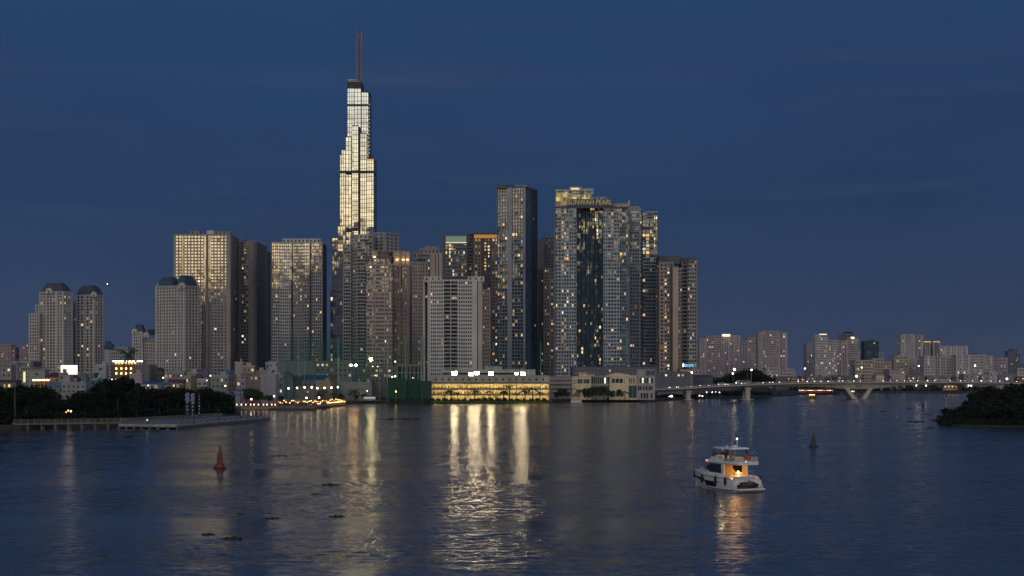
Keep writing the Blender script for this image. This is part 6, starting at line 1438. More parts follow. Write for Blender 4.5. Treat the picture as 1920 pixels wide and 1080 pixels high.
# ------------------------------------------------------------------ street lamps on the bank
def lamp(px, d, ytop, label, kind='globe', col=(1, .82, .58), s=30, r=.38, group='lamps on the bank', z0=GZ):
    o = thing('street_lamp', label, 'lamp', (X(px, d), d, z0), 0, group); h = Z(ytop, d) - z0
    b = MB(); b.tube((0, 0, 0), (0, 0, h), .11, .07, 7); b.lathe([(.22, 0), (.2, .4), (.11, .6)], (0, 0, 0), 8)
    if kind == 'arm':
        for sx_ in ((-1,) if col[2] > .5 else (-1, 1)): b.path([(0, 0, h - .3), (sx_ * .6, -.1, h), (sx_ * 1.3, -.2, h + .1)], .06)
    part(b, 'pole', [STEEL], o, local=True)
    e = emat('lamp_glow', col, s)
    if kind == 'globe':
        b = MB(); b.ball((0, 0, h + r * .8), r, 10); part(b, 'globe', [e], o, local=True, smooth=60)
    else:
        for sx_ in ((-1,) if col[2] > .5 else (-1, 1)):
            b = MB(); b.ball((sx_ * 1.5, -.22, h - .05), r, 10, sz=.7); part(b, 'lamp_head', [e], o, local=True, smooth=60)
    return o
PW = (1, .80, .55)
for k, (p, y) in enumerate(((541, 729.5), (557, 728.5), (571, 727.5), (584.5, 727.5), (595, 729), (608.5, 728.5), (621.5, 728), (633.5, 727))):
    lamp(p, 935, y, 'bright globe lamp in the even row behind the crowded promenade', col=PW, s=13, r=.45, group='row of globe lamps behind the promenade')
for (p, d, y, lab, c, s, r) in ((574.5, 900, 747, 'lower white globe lamp left of the promenade middle', (1, .93, .8), 26, .5), (598.5, 905, 746.5, 'lower white globe lamp right of the promenade middle', (1, .93, .8), 26, .5), (471, 800, 749.5, 'yellowish globe lamp by the low sheds', (1, .80, .42), 26, .5), (514, 850, 744, 'white globe lamp before the low trees at the net', (1, .93, .85), 22, .45),
                                (422.5, 830, 724.5, 'pale yellow globe lamp on the pale green house wall', (1, .9, .55), 22, .45), (394.5, 880, 705.5, 'orange lamp between the pale green and dark blue houses', (1, .42, .16), 18, .5), (306, 830, 709.5, 'orange lamp right of the dark brown house', (1, .40, .15), 18, .5), (340, 880, 705, 'small white lamp on the long grey house', (1, .95, .9), 10, .3), (278, 780, 723.5, 'small white lamp before the blue edged shed', (1, .95, .9), 12, .32), (388, 795, 714, 'small lamp beside the white framed house', (1, .95, .9), 8, .28), (210, 640, 712, 'small white lamp left of the tallest dark tree', (1, .95, .9), 8, .25), (217, 640, 711.8, 'small white lamp in the top of the tallest dark tree', (1, .95, .9), 9, .25),
                                (742.5, 955, 735, 'orange lamp glowing before the middle green screen', (1, .52, .16), 20, .5), (735.5, 990, 707.5, 'left white lamp above the green screens', (1, .9, .6), 24, .55), (741, 990, 706.5, 'right white lamp above the green screens', (1, .9, .6), 26, .6), (688.5, 950, 733.5, 'reddish white lamp above the parked bus', (1, .8, .7), 14, .35), (703.5, 1000, 705, 'orange light cluster low behind the yellow lamp', (1, .5, .2), 14, .5), (774, 1000, 709, 'small white lamp above the right green screen', (1, .9, .7), 12, .35),
                                (128, 515, 771, 'small orange fire-like lamp left of the gap in the dark trees', (1, .50, .12), 10, .32), (133, 515, 772.5, 'small orange fire-like lamp right of the gap in the dark trees', (1, .62, .2), 13, .36), (124, 516, 774, 'faint orange lamp low in the gap of the dark trees', (1, .42, .1), 6, .3)):
    lamp(p, d, y, lab, col=c, s=s * .55, r=r * .75, group='scattered lamps on the bank', z0=GZ)
lamp(662.8, 968, 684.5, 'tall double-headed orange street lamp behind the palms', 'arm', (1, .56, .22), 60, .78, 'tall street lamps on the bank')
lamp(695.5, 966, 676, 'tall yellow-green street lamp, the tallest on the middle bank', 'globe', (1, .86, .36), 75, .95, 'tall street lamps on the bank')
lamp(703.5, 985, 687, 'tall lamp mast with small dim orange heads', 'arm', (1, .6, .3), 9, .35, 'tall street lamps on the bank')
lamp(741, 1000, 679, 'tall lamp mast with a white head above the colonnade', 'globe', (1, .95, .88), 9, .4, 'tall street lamps on the bank')
lamp(1254, 1115, 745, 'left bright white lamp low under the bridge approach', 'globe', (1, .93, .9), 7, .8, 'lamps under the bridge', z0=GZ)
lamp(1259, 1115, 745, 'right bright white lamp low under the bridge approach', 'globe', (1, .93, .9), 7, .8, 'lamps under the bridge')
for (p, y, c, s, r, lab) in ((1311.5, 743, (1, .82, .35), 24, .6, 'left yellow lamp under the bridge'), (1317, 743.4, (1, .75, .3), 18, .5, 'right yellow lamp under the bridge'), (1325, 736, (1, .95, .9), 14, .4, 'first small white lamp under the bridge'), (1335.5, 736, (1, .95, .9), 16, .4, 'second small white lamp under the bridge'), (1342, 735.5, (1, .95, .9), 10, .32, 'third small white lamp under the bridge'), (1349, 736.5, (1, .95, .9), 14, .4, 'fourth small white lamp under the bridge'), (1437.5, 746.5, (.9, .9, 1), 6, .3, 'tiny lamp at the water beyond the second bridge pier')):
    lamp(p, 1150 if p < 1400 else 1260, y, lab, col=c, s=s * .4, r=r * .8, group='lamps under the bridge', z0=1.0)
lamp(1377, 1255, 694.5, 'very bright yellowish floodlight on the left of the dark tree mound', 'globe', (1, .82, .45), 12, .9, 'lamps behind the bridge')
lamp(1374, 1256, 701.5, 'lower yellowish lamp on the left of the dark tree mound', 'globe', (1, .85, .5), 8, .6, 'lamps behind the bridge')
for (p, y, s, lab) in ((1606, 707, 6, 'square white glowing light behind the bridge above the lettering'), (1888, 712, 4, 'white lamp behind the right end of the bridge')):
    lamp(p, 1300, y, lab, col=(1, .95, .88), s=s, r=.9, group='lamps behind the bridge')
# ------------------------------------------------------------------ bridge
BD = 1100.0; BW = 22.0
t = thing('bridge', 'long concrete road bridge over the river on a V-shaped pier', 'bridge', (X(1610, BD), BD, 0), 0)
top = [(1180, 733), (1228, 730), (1290, 727.2), (1330, 724.6), (1400, 721.2), (1450, 719.3), (1520, 717.4), (1600, 716.6), (1700, 716.2), (1800, 716.2), (1870, 717), (1935, 718.6), (2100, 722)]
bot = [(1180, 739), (1228, 735.4), (1290, 732.6), (1330, 730.2), (1400, 726.8), (1450, 725.2), (1520, 724.6), (1556, 726.6), (1580, 729.2), (1596, 729.6), (1628, 729.6), (1645, 728.6), (1680, 724.2), (1700, 722.6), (1740, 721.6), (1790, 721.6), (1830, 723.6), (1870, 727.6), (1900, 731), (1935, 731.5), (2100, 734)]
def interp(tb, x):
    for (a, ya), (b_, yb) in zip(tb, tb[1:]):
        if a <= x <= b_: return ya + (yb - ya) * (x - a) / (b_ - a)
xs = sorted(set([p for p, _ in top] + [p for p, _ in bot] + list(range(1180, 2101, 20))))
b = MB(); secs = []
for x in xs:
    xx = X(x, BD); zt, zb = Z(interp(top, x), BD) - .9, Z(interp(bot, x), BD); secs.append([(xx, BD + 3, zb), (xx, BD + BW - 3, zb), (xx, BD + BW - 1.2, zt), (xx, BD + 1.2, zt)])
b.loft(secs, closed=True); part(b, 'girder', [CONC], t)
b = MB(); secs = []
for x in xs:
    xx = X(x, BD); zt = Z(interp(top, x), BD); secs.append([(xx, BD - .6, zt - .75), (xx, BD + BW + .6, zt - .9), (xx, BD + BW + .6, zt), (xx, BD - .6, zt)])
b.loft(secs, closed=True); part(b, 'deck', [wall(.40, .37, .335)], t)
b = MB(); rails = MB()
px = 1182.0
while px < 2098:
    xx = X(px, BD); z = Z(interp(top, px), BD); b.box(xx - .16, xx + .16, BD - .5, BD - .2, z, z + 1.25); px += 4.4
part(b, 'railing_posts', [wall(.44, .43, .40)], t, kind='stuff')
for yy in (BD - .45, BD + BW + .2):
    secs = [[[(X(x, BD), yy, Z(interp(top, x), BD) + z), (X(x, BD), yy + .2, Z(interp(top, x), BD) + z), (X(x, BD), yy + .2, Z(interp(top, x), BD) + z + .16), (X(x, BD), yy, Z(interp(top, x), BD) + z + .16)] for x in xs] for z in (.45, 1.1)]
    for s_ in secs: rails.loft(s_, closed=True)
part(rails, 'railing', [wall(.22, .22, .21)], t)
def vleg(x0, x1, x2, x3, y0, y1, nm='pier_leg'):
    q = MB(); a = [(X(x0, BD), Z(y0, BD)), (X(x1, BD), Z(y0, BD)), (X(x2, BD), y1), (X(x3, BD), y1)]
    k = [(x, BD + 2.6, z) for x, z in a] + [(x, BD + BW - 2.6, z) for x, z in a]
    q.v = k; q.f = [(0, 3, 2, 1), (4, 5, 6, 7), (0, 1, 5, 4), (1, 2, 6, 5), (2, 3, 7, 6), (3, 0, 4, 7)]; q.mi = [0] * 6; part(q, nm, [wall(.50, .46, .425)], t)
vleg(1579, 1586.5, 1608.5, 1600, 719, .5); vleg(1636.5, 1644.5, 1626, 1617.5, 719, .5)
q = MB(); q.box(X(1598, BD), X(1628, BD), BD + 1, BD + BW - 1, -2, .7); part(q, 'pier_base', [wall(.22, .19, .16)], t)
vleg(1870, 1878, 1900, 1892, 719, .5); vleg(1926, 1934, 1916, 1908, 719, .5)
for (p, w) in ((1292, 3.2), (1403.5, 3.4)):
    q = MB(); xx = X(p, BD); q.prism([(xx - w / 2 + .5, BD + 2), (xx + w / 2 - .5, BD + 2), (xx + w / 2, BD + 3), (xx + w / 2, BD + 6), (xx - w / 2, BD + 6), (xx - w / 2, BD + 3)], -2, Z(interp(bot, p), BD))
    q.prism([(xx - w / 2, BD + BW - 6), (xx + w / 2, BD + BW - 6), (xx + w / 2, BD + BW - 2), (xx - w / 2, BD + BW - 2)], -2, Z(interp(bot, p), BD))
    q.box(xx - w / 2 - .4, xx + w / 2 + .4, BD + 1.6, BD + BW - 1.6, Z(interp(bot, p), BD) - 1.2, Z(interp(bot, p), BD) - .02); q.box(xx - w, xx + w, BD + 1, BD + BW - 1, -2, .4); part(q, 'pier', [wall(.44, .40, .36)], t)
lettering('CC1', 2.3, .06, plain('black_letters', (.03, .03, .03), .7), (X(1612, BD), BD + 1.6, Z(724.3, BD)), 0, t)
BL = [(1297, 698.5, (1, .52, .22), 70, .62, 'orange bridge lamp nearest the brownish tower'), (1408.8, 693.5, (.85, 1.0, .35), 34, .6, 'greenish yellow bridge lamp before the dark tree mound'), (1509, 691, (1, .93, .84), 26, .5, 'white bridge lamp in the open gap of the skyline'), (1615.5, 689, (1, .72, .42), 30, .5, 'bridge lamp above the V-shaped pier'), (1722.5, 686, (1, .80, .52), 34, .55, 'bridge lamp before the two-tone apartment block'), (1828, 685.5, (1, .80, .52), 34, .55, 'bridge lamp before the long right block')]
for (p, y, c, s, r, lab) in BL:
    z = Z(interp(top, p), BD); o = thing('bridge_lamp', lab, 'street lamp', (X(p, BD), BD + .6, z), 0, 'street lamps along the bridge'); h = Z(y, BD) - z
    b = MB(); b.tube((0, 0, 0), (0, 0, h), .16, .09, 8); b.path([(0, 0, h - .2), (0, .7, h + .25), (0, 1.8, h + .35)], .07); b.path([(0, 0, h - .2), (0, -.5, h + .1), (0, -1.0, h + .15)], .06); part(b, 'pole', [wall(.5, .44, .34)], o, local=True)
    b = MB(); b.ball((0, -1.15, h), r * .75, 10, sz=.8); part(b, 'lamp_head', [emat('bridge_lamp_glow', c, s * .7)], o, local=True, smooth=60)
for p in (1401.6, 1288):
    z = Z(interp(top, p), BD); o = thing('mast', 'thin unlit mast on the bridge beside the greenish lamp' if p > 1300 else 'thin unlit mast on the bridge left of the orange lamp', 'mast', (X(p, BD), BD + .6, z), 0); b = MB(); b.tube((0, 0, 0), (0, 0, 8.5), .14, .08, 8); b.box(-.3, .3, -.2, .2, 0, .3); part(b, 'pole', [STEEL], o, local=True)
# vehicles on the bridge
def car_parts(kind):
    r = {}; L, Wd, H = {'car': (4.4, 1.8, 1.45), 'van': (5.2, 2.0, 2.2), 'bus': (9.5, 2.4, 3.1)}[kind]
    b = MB()
    pr = {'car': [(-.5, .25), (-.5, .58), (-.33, .64), (-.22, 1), (.18, 1), (.32, .62), (.49, .52), (.5, .25)], 'van': [(-.5, .2), (-.5, 1), (.3, 1), (.42, .6), (.5, .5), (.5, .2)], 'bus': [(-.5, .15), (-.5, 1), (.47, 1), (.5, .5), (.5, .15)]}[kind]
    n = len(pr); b.v = [(x * L, -Wd / 2, z * H) for x, z in pr] + [(x * L, Wd / 2, z * H) for x, z in pr]; b.f = [tuple(range(n)), tuple(reversed(range(n, 2 * n)))] + [(i, n + i, n + (i + 1) % n, (i + 1) % n) for i in range(n)]; b.mi = [0] * len(b.f); r['body'] = b
    b = MB(); b.box(-L * (.2 if kind == 'car' else .44), L * (.16 if kind == 'car' else .3), -Wd / 2 - .02, Wd / 2 + .02, H * .66, H * .92); r['window'] = b
    b = MB()
    b.box(L * .5, L * .5 + .06, -Wd * .42, -Wd * .2, H * .36, H * .48); r['headlight'] = b
    b = MB(); b.box(-L * .5 - .05, -L * .5, -Wd * .42, -Wd * .25, H * .4, H * .5); r['tail_light'] = b
    b = MB(); b.tube((0, -.12, 0), (0, .12, 0), .33 if kind == 'car' else .42, seg=12); r['wheel'] = b
    r['wheels'] = [(L * .3, -Wd / 2 + .1), (-L * .3, -Wd / 2 + .1), (L * .3, Wd / 2 - .1), (-L * .3, Wd / 2 - .1)]; return r
HEADL = emat('headlight', (1, .95, .85), 14.0); TAILL = emat('tail_light', (1, .06, .03), 5.0)
CP = {k: car_parts(k) for k in ('car', 'van', 'bus')}
def vehicle(kind, px, lane, dirn, col, label):
    y = BD + 3.5 + lane * 4.0; z = Z(interp(top, px), BD) + .02; o = thing({'car': 'car', 'van': 'van', 'bus': 'bus'}[kind], label, kind, (X(px, y), y, z), 0 if dirn > 0 else math.pi, 'traffic on the bridge'); r = CP[kind]
    part(r['body'], 'body', [plain('car_paint', col, .3)], o, local=True); part(r['window'], 'window', [G_DARK], o, local=True)
    for nm, mt in (('headlight', HEADL), ('tail_light', TAILL)):
        me = r[nm].mesh(nm, [mt])
        for sg in (1, -1): w = bpy.data.objects.new(nm, me); link(w, o); w.scale = (1, sg, 1)
    me = r['wheel'].mesh('wheel', [BLACK])
    for (wx, wy) in r['wheels']: w = bpy.data.objects.new('wheel', me); link(w, o); w.location = (wx, wy, .34)
for (k, p, l, dn, c, lab) in [('bus', 1393, 1, -1, (.3, .3, .3), 'white bus with lit windows on the bridge left of the greenish lamp'), ('car', 1257, 0, 1, (.3, .3, .3), 'grey car at the left end of the bridge'), ('car', 1278, 3, -1, (.1, .1, .12), 'dark car left of the orange bridge lamp'), ('van', 1353, 0, 1, (.6, .6, .6), 'white van on the bridge below the pinkish tower'), ('car', 1371, 2, -1, (.4, .05, .05), 'red car on the bridge left of the tree mound'), ('car', 1422, 0, 1, (.5, .5, .52), 'silver car right of the greenish lamp'),
                              ('car', 1455, 3, -1, (.08, .08, .09), 'black car on the bridge at the foot of the tallest pinkish tower'), ('van', 1490, 1, 1, (.2, .2, .22), 'dark van left of the white bridge lamp'), ('car', 1530, 0, 1, (.35, .34, .33), 'grey car right of the white bridge lamp'), ('car', 1558, 2, -1, (.5, .5, .5), 'pale car left of the V pier'), ('van', 1583, 0, 1, (.12, .12, .14), 'dark van above the left leg of the V pier'), ('car', 1640, 1, 1, (.3, .3, .32), 'grey car above the right leg of the V pier'), ('car', 1676, 3, -1, (.1, .1, .12), 'dark car right of the V pier'), ('car', 1710, 0, 1, (.5, .5, .5), 'pale car left of the two-tone block lamp'),
                              ('bus', 1768, 2, 1, (.35, .35, .36), 'grey bus on the right half of the bridge'), ('car', 1803, 0, 1, (.2, .2, .22), 'dark grey car left of the right lamp'), ('van', 1847, 1, -1, (.5, .5, .5), 'white van right of the right lamp'), ('car', 1893, 0, 1, (.1, .1, .1), 'black car near the right photo edge')]: vehicle(k, p, l, dn, c, lab)
# motorbikes with riders
def bike_meshes():
    b = MB(); b.path([(-.62, 0, .3), (-.3, 0, .45), (.35, 0, .4), (.62, 0, .3)], .07); b.tube((.5, 0, .5), (.4, 0, 1.0), .04); b.tube((.4, -.32, 1.0), (.4, .32, 1.0), .03); b.box(-.5, .15, -.12, .12, .55, .75); b.box(.3, .45, -.18, .18, .35, .9); b.box(-.75, -.4, -.08, .08, .5, .62)
    w = MB(); w.tube((0, -.06, 0), (0, .06, 0), .29, seg=12); h = MB(); h.ball((.58, 0, .85), .10, 8)
    r = MB(); k = PERS[2]; add_person(r, k, (0, 0, 0), math.pi / 2, 0); r.v = [(x - .15, y, z + .18) for x, y, z in r.v]; r.ball((-.13, 0, 1.46), .15, 8, 1)
    return b.mesh('frame', [plain('bike_paint', (.12, .03, .03), .4)]), w.mesh('wheel', [BLACK]), h.mesh('headlight', [emat('bike_light', (1, .95, .85), 22.0)]), r
BK = bike_meshes(); brn = random.Random(66)
BK_R = BK[3].mesh('rider', [cloth(.22, .2, .2), plain('helmet', (.2, .06, .06), .3), cloth(.04, .04, .06), SKIN])
for i in range(46):
    px = 1236 + i * 15.2 + brn.uniform(-5, 5)
    if px > 1925: break
    yy = BD + 1.2 + brn.choice((0, 0, .7, 19)); o = thing('motorbike', 'motorbike with a helmeted rider crossing the bridge in the evening traffic', 'motorbike', (X(px, yy), yy, Z(interp(top, px), BD) + .02), 0 if brn.random() < .6 else math.pi, 'motorbikes on the bridge')
    link(bpy.data.objects.new('frame', BK[0]), o)
    for wx in (-.62, .62): w = bpy.data.objects.new('wheel', BK[1]); link(w, o); w.location = (wx, 0, .29)
    link(bpy.data.objects.new('headlight', BK[2]), o)
    r = bpy.data.objects.new('person', BK_R); link(r); r.location = o.location; r.rotation_euler = o.rotation_euler; tag(r, 'helmeted rider seated on a motorbike crossing the bridge', 'person', 'motorbike riders on the bridge')

# ------------------------------------------------------------------ boats under and beyond the bridge
def riverboat(name, label, px0, px1, py, h, col, lights, lc, roofc=(.2, .06, .05), decks=1, group=None):
    d = DW(py); L = X(px1, d) - X(px0, d); o = thing(name, label, 'boat', (X((px0 + px1) / 2, d), d, 0), 0, group); w = max(1.6, L * .22)
    b = MB(); secs = []
    for u, k, z in ((-.5, .55, .9), (-.42, .9, .75), (0, 1, .7), (.34, .85, .8), (.5, .06, 1.15)): secs.append([(u * L, -w / 2 * k * .6, -.3), (u * L, -w / 2 * k, h * .26 * z / .7), (u * L, w / 2 * k, h * .26 * z / .7), (u * L, w / 2 * k * .6, -.3)])
    b.loft(secs, closed=True); part(b, 'hull', [wall(*col)], o, local=True)
    for dk in range(decks):
        z0 = h * (.26 + .34 * dk); z1 = h * (.26 + .34 * (dk + 1)); q = .40 - .05 * dk
        b = MB(); b.box(-q * L, q * L * .8, -w * .42, w * .42, z1 - .12, z1); b.box(-q * L, -q * L + .4, -w * .4, w * .4, z0, z1 - .12); b.box(q * L * .8 - .4, q * L * .8, -w * .4, w * .4, z0, z1 - .12); b.box(-q * L, q * L * .8, w * .3, w * .34, z0, z1 - .12)
        part(b, 'cabin', [wall(.42, .33, .2)], o, local=True)
        n = lights
        for i in range(n):
            x = -q * L + (q * 1.8 * L) * (i + .5) / n; b = MB(); b.box(x - .18, x + .18, -w * .42 - .12, -w * .42 + .1, z1 - .42, z1 - .13); part(b, 'lamp', [emat('boat_lamp', lc[(i // 3) % len(lc)], 10.0)], o, local=True)
    b = MB(); z = h * (.26 + .34 * decks); b.prism([(-.36 * L, -w * .45), (.28 * L, -w * .45), (.28 * L, w * .45), (-.36 * L, w * .45)], z, z + h * .12, top=[(-.30 * L, -w * .12), (.22 * L, -w * .12), (.22 * L, w * .12), (-.30 * L, w * .12)]); part(b, 'roof', [wall(*roofc)], o, local=True)
    return o
riverboat('passenger_boat', 'small lit ferry crossing behind the bridge', 1515, 1531, 748.5, 5.6, (.3, .28, .2), 5, [(1, .68, .25)], (.3, .3, .3))
riverboat('restaurant_boat', 'long dark restaurant boat with a row of white and red lamps behind the bridge', 1488, 1576, 740, 6.8, (.05, .03, .03), 22, [(1, .92, .75), (1, .15, .1)], (.12, .04, .04))
riverboat('restaurant_boat', 'small red-lit boat moored behind the V pier', 1594, 1604, 739, 5.0, (.2, .05, .04), 3, [(1, .9, .75)], (.25, .06, .05))
o = riverboat('restaurant_boat', 'tall boat with orange and red lamps under the right part of the bridge', 1764, 1802, 737.6, 11.0, (.06, .03, .03), 4, [(1, .90, .8), (1, .2, .08)], (.25, .09, .04), decks=2)
for (px, py, lab) in ((1630, 745, None), (1672, 739, None)): pass
t = riverboat('small_boat', 'tiny dark boat on the water left of the V pier', 1574, 1581, 750, 1.3, (.05, .05, .06), 0, [], (.05, .05, .06))
t = riverboat('small_boat', 'tiny dark boat left of the right channel buoy', 1651, 1662, 771.5, 1.2, (.05, .05, .06), 0, [], (.05, .05, .06))
for i, (px, py) in enumerate(((1720, 722.4), (1738, 722.6), (1818, 722.6), (1823, 722.8))):
    o = thing('hanging_lamp', 'small white navigation lamp under the right span of the bridge', 'lamp', (X(px, BD), BD + 2.6, Z(py, BD)), 0, 'navigation lamps under the bridge'); b = MB(); b.ball((0, 0, -.25), .3, 8); part(b, 'globe', [emat('nav_lamp', (1, .95, .85), 12)], o, local=True); b = MB(); b.tube((0, 0, 0), (0, .6, 1.6), .05); part(b, 'bracket', [STEEL], o, local=True)

# ------------------------------------------------------------------ buoys, beacon
def buoy(px, py, h, col, dk, label, lean=0.0):
    d = DW(py); o = thing('channel_buoy', label, 'buoy', (X(px, d), d, 0), .5); o.rotation_euler = (0, R(lean), .5)
    cm_ = plain('buoy_paint', col, .45); s = h / 4.4
    b = MB(); b.lathe([(.75 * s, -.3), (1.15 * s, -.1), (1.2 * s, .12 * s), (1.12 * s, .26 * s), (.85 * s, .3 * s)], (0, 0, 0), 20); part(b, 'float', [plain('buoy_float', dk, .6)], o, local=True, smooth=40)
    b = MB(); b.lathe([(.86 * s, .30 * s), (.80 * s, .72 * s), (.70 * s, .80 * s), (.2 * s, .82 * s)], (0, 0, 0), 20); part(b, 'skirt', [cm_], o, local=True, smooth=40)
    b = MB(); zz = [.78 * s, 1.5 * s, 2.2 * s, 2.9 * s]; rr = [.62 * s, .54 * s, .46 * s, .38 * s]
    C = lambda i, k: (rr[i] * math.cos(k * math.pi / 2 + .3), rr[i] * math.sin(k * math.pi / 2 + .3), zz[i])
    for i in range(3):
        for k in range(4):
            b.tube(C(i, k), C(i + 1, k), .085 * s, seg=6); b.tube(C(i, k), C(i + 1, (k + 1) % 4), .05 * s, seg=5); b.tube(C(i, (k + 1) % 4), C(i + 1, k), .05 * s, seg=5); b.tube(C(i + 1, k), C(i + 1, (k + 1) % 4), .05 * s, seg=5)
    part(b, 'lattice', [cm_], o, local=True)
    b = MB()
    for k in (0, 2):
        a, c = C(1, k), C(1, (k + 1) % 4); e, f = C(2, (k + 1) % 4), C(2, k); z1_, z2_ = C(3, (k + 1) % 4), C(3, k)
        b.poly([a, c, e, f]); b.poly([f, e, z1_, z2_])
    if dk[1] > dk[0]: part(b, 'panel', [cm_], o, local=True)
    b = MB(); b.lathe([(.45 * s, 2.9 * s), (.45 * s, 2.98 * s), (.26 * s, 3.0 * s), (.24 * s, 3.5 * s), (.42 * s, 3.52 * s), (.42 * s, 3.58 * s)], (0, 0, 0), 12)
    for k in range(4): a = k * math.pi / 2 + .3; b.tube((.3 * s * math.cos(a), .3 * s * math.sin(a), 3.56 * s), (.62 * s * math.cos(a), .62 * s * math.sin(a), 3.5 * s), .03 * s, seg=4)
    part(b, 'platform', [plain('buoy_grey', (.10, .08, .09), .5)], o, local=True)
    b = MB(); b.lathe([(.2 * s, 3.58 * s), (.17 * s, 3.95 * s), (.10 * s, 4.05 * s)], (0, 0, 0), 10); b.tube((0, 0, 4.0 * s), (0, 0, 4.2 * s), .03 * s); b.ball((0, 0, 4.28 * s), .12 * s, 8); part(b, 'lantern', [plain('buoy_lantern', (.06, .05, .06), .3)], o, local=True)
    return o
buoy(412, 878.5, 4.35, (.17, .022, .022), (.08, .018, .018), 'red lattice channel buoy floating on the left of the river', 1.5)
buoy(1525, 837.5, 3.95, (.022, .055, .040), (.022, .034, .03), 'dark green lattice channel buoy beyond the yacht', 0)
buoy(1731, 762.5, 3.9, (.03, .04, .045), (.03, .036, .04), 'small distant dark buoy left of the island tip', -2)
d = 830; o = thing('beacon_post', 'striped beacon post with a dark top mark near the island tip', 'beacon', (X(1774.5, d), d, -1), 0)
b = MB()
for k in range(9): b.tube((0, 0, k * .72), (0, 0, (k + 1) * .72), .13, seg=8, m=k % 2)
part(b, 'post', [WHITE, plain('beacon_dark', (.03, .03, .03), .6)], o, local=True); b = MB(); b.lathe([(.5, 6.5), (.5, 7.9), (.1, 8.0)], (0, 0, 0), 10); part(b, 'top_mark', [DKMETAL], o, local=True)

# ------------------------------------------------------------------ floating water hyacinth
def mat_(px0, px1, py, h, label, n=260, seed=1):
    rn = random.Random(seed); d = DW(py); L = X(px1, d) - X(px0, d); b = MB(); dw = max(.5, L * .13)
    for i in range(n):
        u = rn.uniform(-1, 1); v = rn.uniform(-1, 1) * math.sqrt(max(0, 1 - u * u)) * (0.6 + .4 * math.sin(u * 5 + seed)); x, y = u * L / 2, v * dw; hh = .8 * h * rn.uniform(.25, 1) * (1.15 - abs(u) * .6) * (.6 + .4 * math.sin(u * 9 + seed * 2)); a = rn.random() * 6.28; s = h * .35 + .06
        b.poly([(x, y, -.03), (x + s * math.cos(a), y + s * math.sin(a), hh * .55), (x + s * .3 * math.cos(a + 1), y + s * .3 * math.sin(a + 1), hh), (x + s * math.cos(a + 2), y + s * math.sin(a + 2), hh * .5)])
    k = 22; b.prism([(L / 2 * 1.02 * math.cos(6.283 * i / k) * rn.uniform(.9, 1), dw * math.sin(6.283 * i / k) * rn.uniform(.6, 1)) for i in range(k)], -.05, .03)
    solo(b, 'floating_plants', [foliage('hyacinth', (.022, .034, .018), (.055, .08, .035))], label, 'floating plants', (X((px0 + px1) / 2, d), d, 0), group='drifting water plants')
for i, (a, c, y, h, lab) in enumerate([(712, 789, 786.5, 1.0, 'largest drifting plant mat, below the green screens'), (602, 637, 909.5, .42, 'drifting plant clump with an upturned right end'), (618, 646, 969, .34, 'drifting plant clump below the one with an upturned end'), (416, 452, 1010, .34, 'long ragged drifting clump near the bottom left'), (379, 402, 1002.5, .26, 'thin drifting clump left of the long ragged one'), (500, 526, 972, .24, 'thin drifting clump between the buoy and the bottom edge'), (444, 456, 964, .22, 'small speck of drifting plants below the red buoy'), (234, 250, 819.5, .7, 'small dark clump drifting off the jetty'), (120, 150, 817.5, .5, 'low drifting clump below the boardwalk'), (225, 330, 808.5, .6, 'green fringe of plants along the jetty foot'),
    (1048, 1078, 764.8, .7, 'drifting clump off the cream club'), (884, 910, 773.5, .5, 'dark drifting line crossing the floodlight reflections'), (940, 960, 767.5, .5, 'thin drifting line left of the right floodlight reflection'), (990, 1015, 767, .5, 'thin drifting line right of the right floodlight reflection'), (1703, 1738, 791, .7, 'drifting clump in the yellow lamp reflection near the island'), (1747, 1772, 788.5, 1.2, 'thick plant fringe reaching out from the island tip'), (1737, 1753, 802.5, .5, 'dark drifting pair of clumps off the island'), (1700, 1712, 766.8, .5, 'small dark clump left of the distant buoy'), (1733, 1748, 776.5, .6, 'small clump below the distant buoy'), (585, 602, 926, .2, 'faint small clump right of the upturned one'), (508, 540, 855, .3, 'pair of faint specks right of the red buoy'), (648, 690, 773, .4, 'thin drifting line near the street lamp reflection'), (1430, 1447, 752, .5, 'thin dark clump beyond the second bridge pier'), (530, 548, 908, .15, 'tiny specks left of the upturned clump'), (1780, 1920, 801, .8, 'long green plant fringe along the island edge')]):
    mat_(a, c, y, h, lab, seed=i + 3)

# a light in the sky
o = thing('aircraft', 'tiny aircraft light in the sky between the two groups of white towers', 'aircraft', (X(202, 2600), 2600, Z(532, 2600)), 0)
b = MB(); b.tube((-9, 0, 0), (9, 0, 0), .9, .5, 8); b.poly([(-1, -8, 0), (2, 0, 0), (-1, 8, 0), (-3, 0, .2)]); b.poly([(-8, 0, .5), (-9, 0, 3), (-7, 0, .5)]); part(b, 'fuselage', [STEEL], o, local=True); b = MB(); b.ball((0, -3, -.6), .65, 8); part(b, 'landing_light', [emat('landing_light', (.9, .95, 1), 9)], o, local=True)

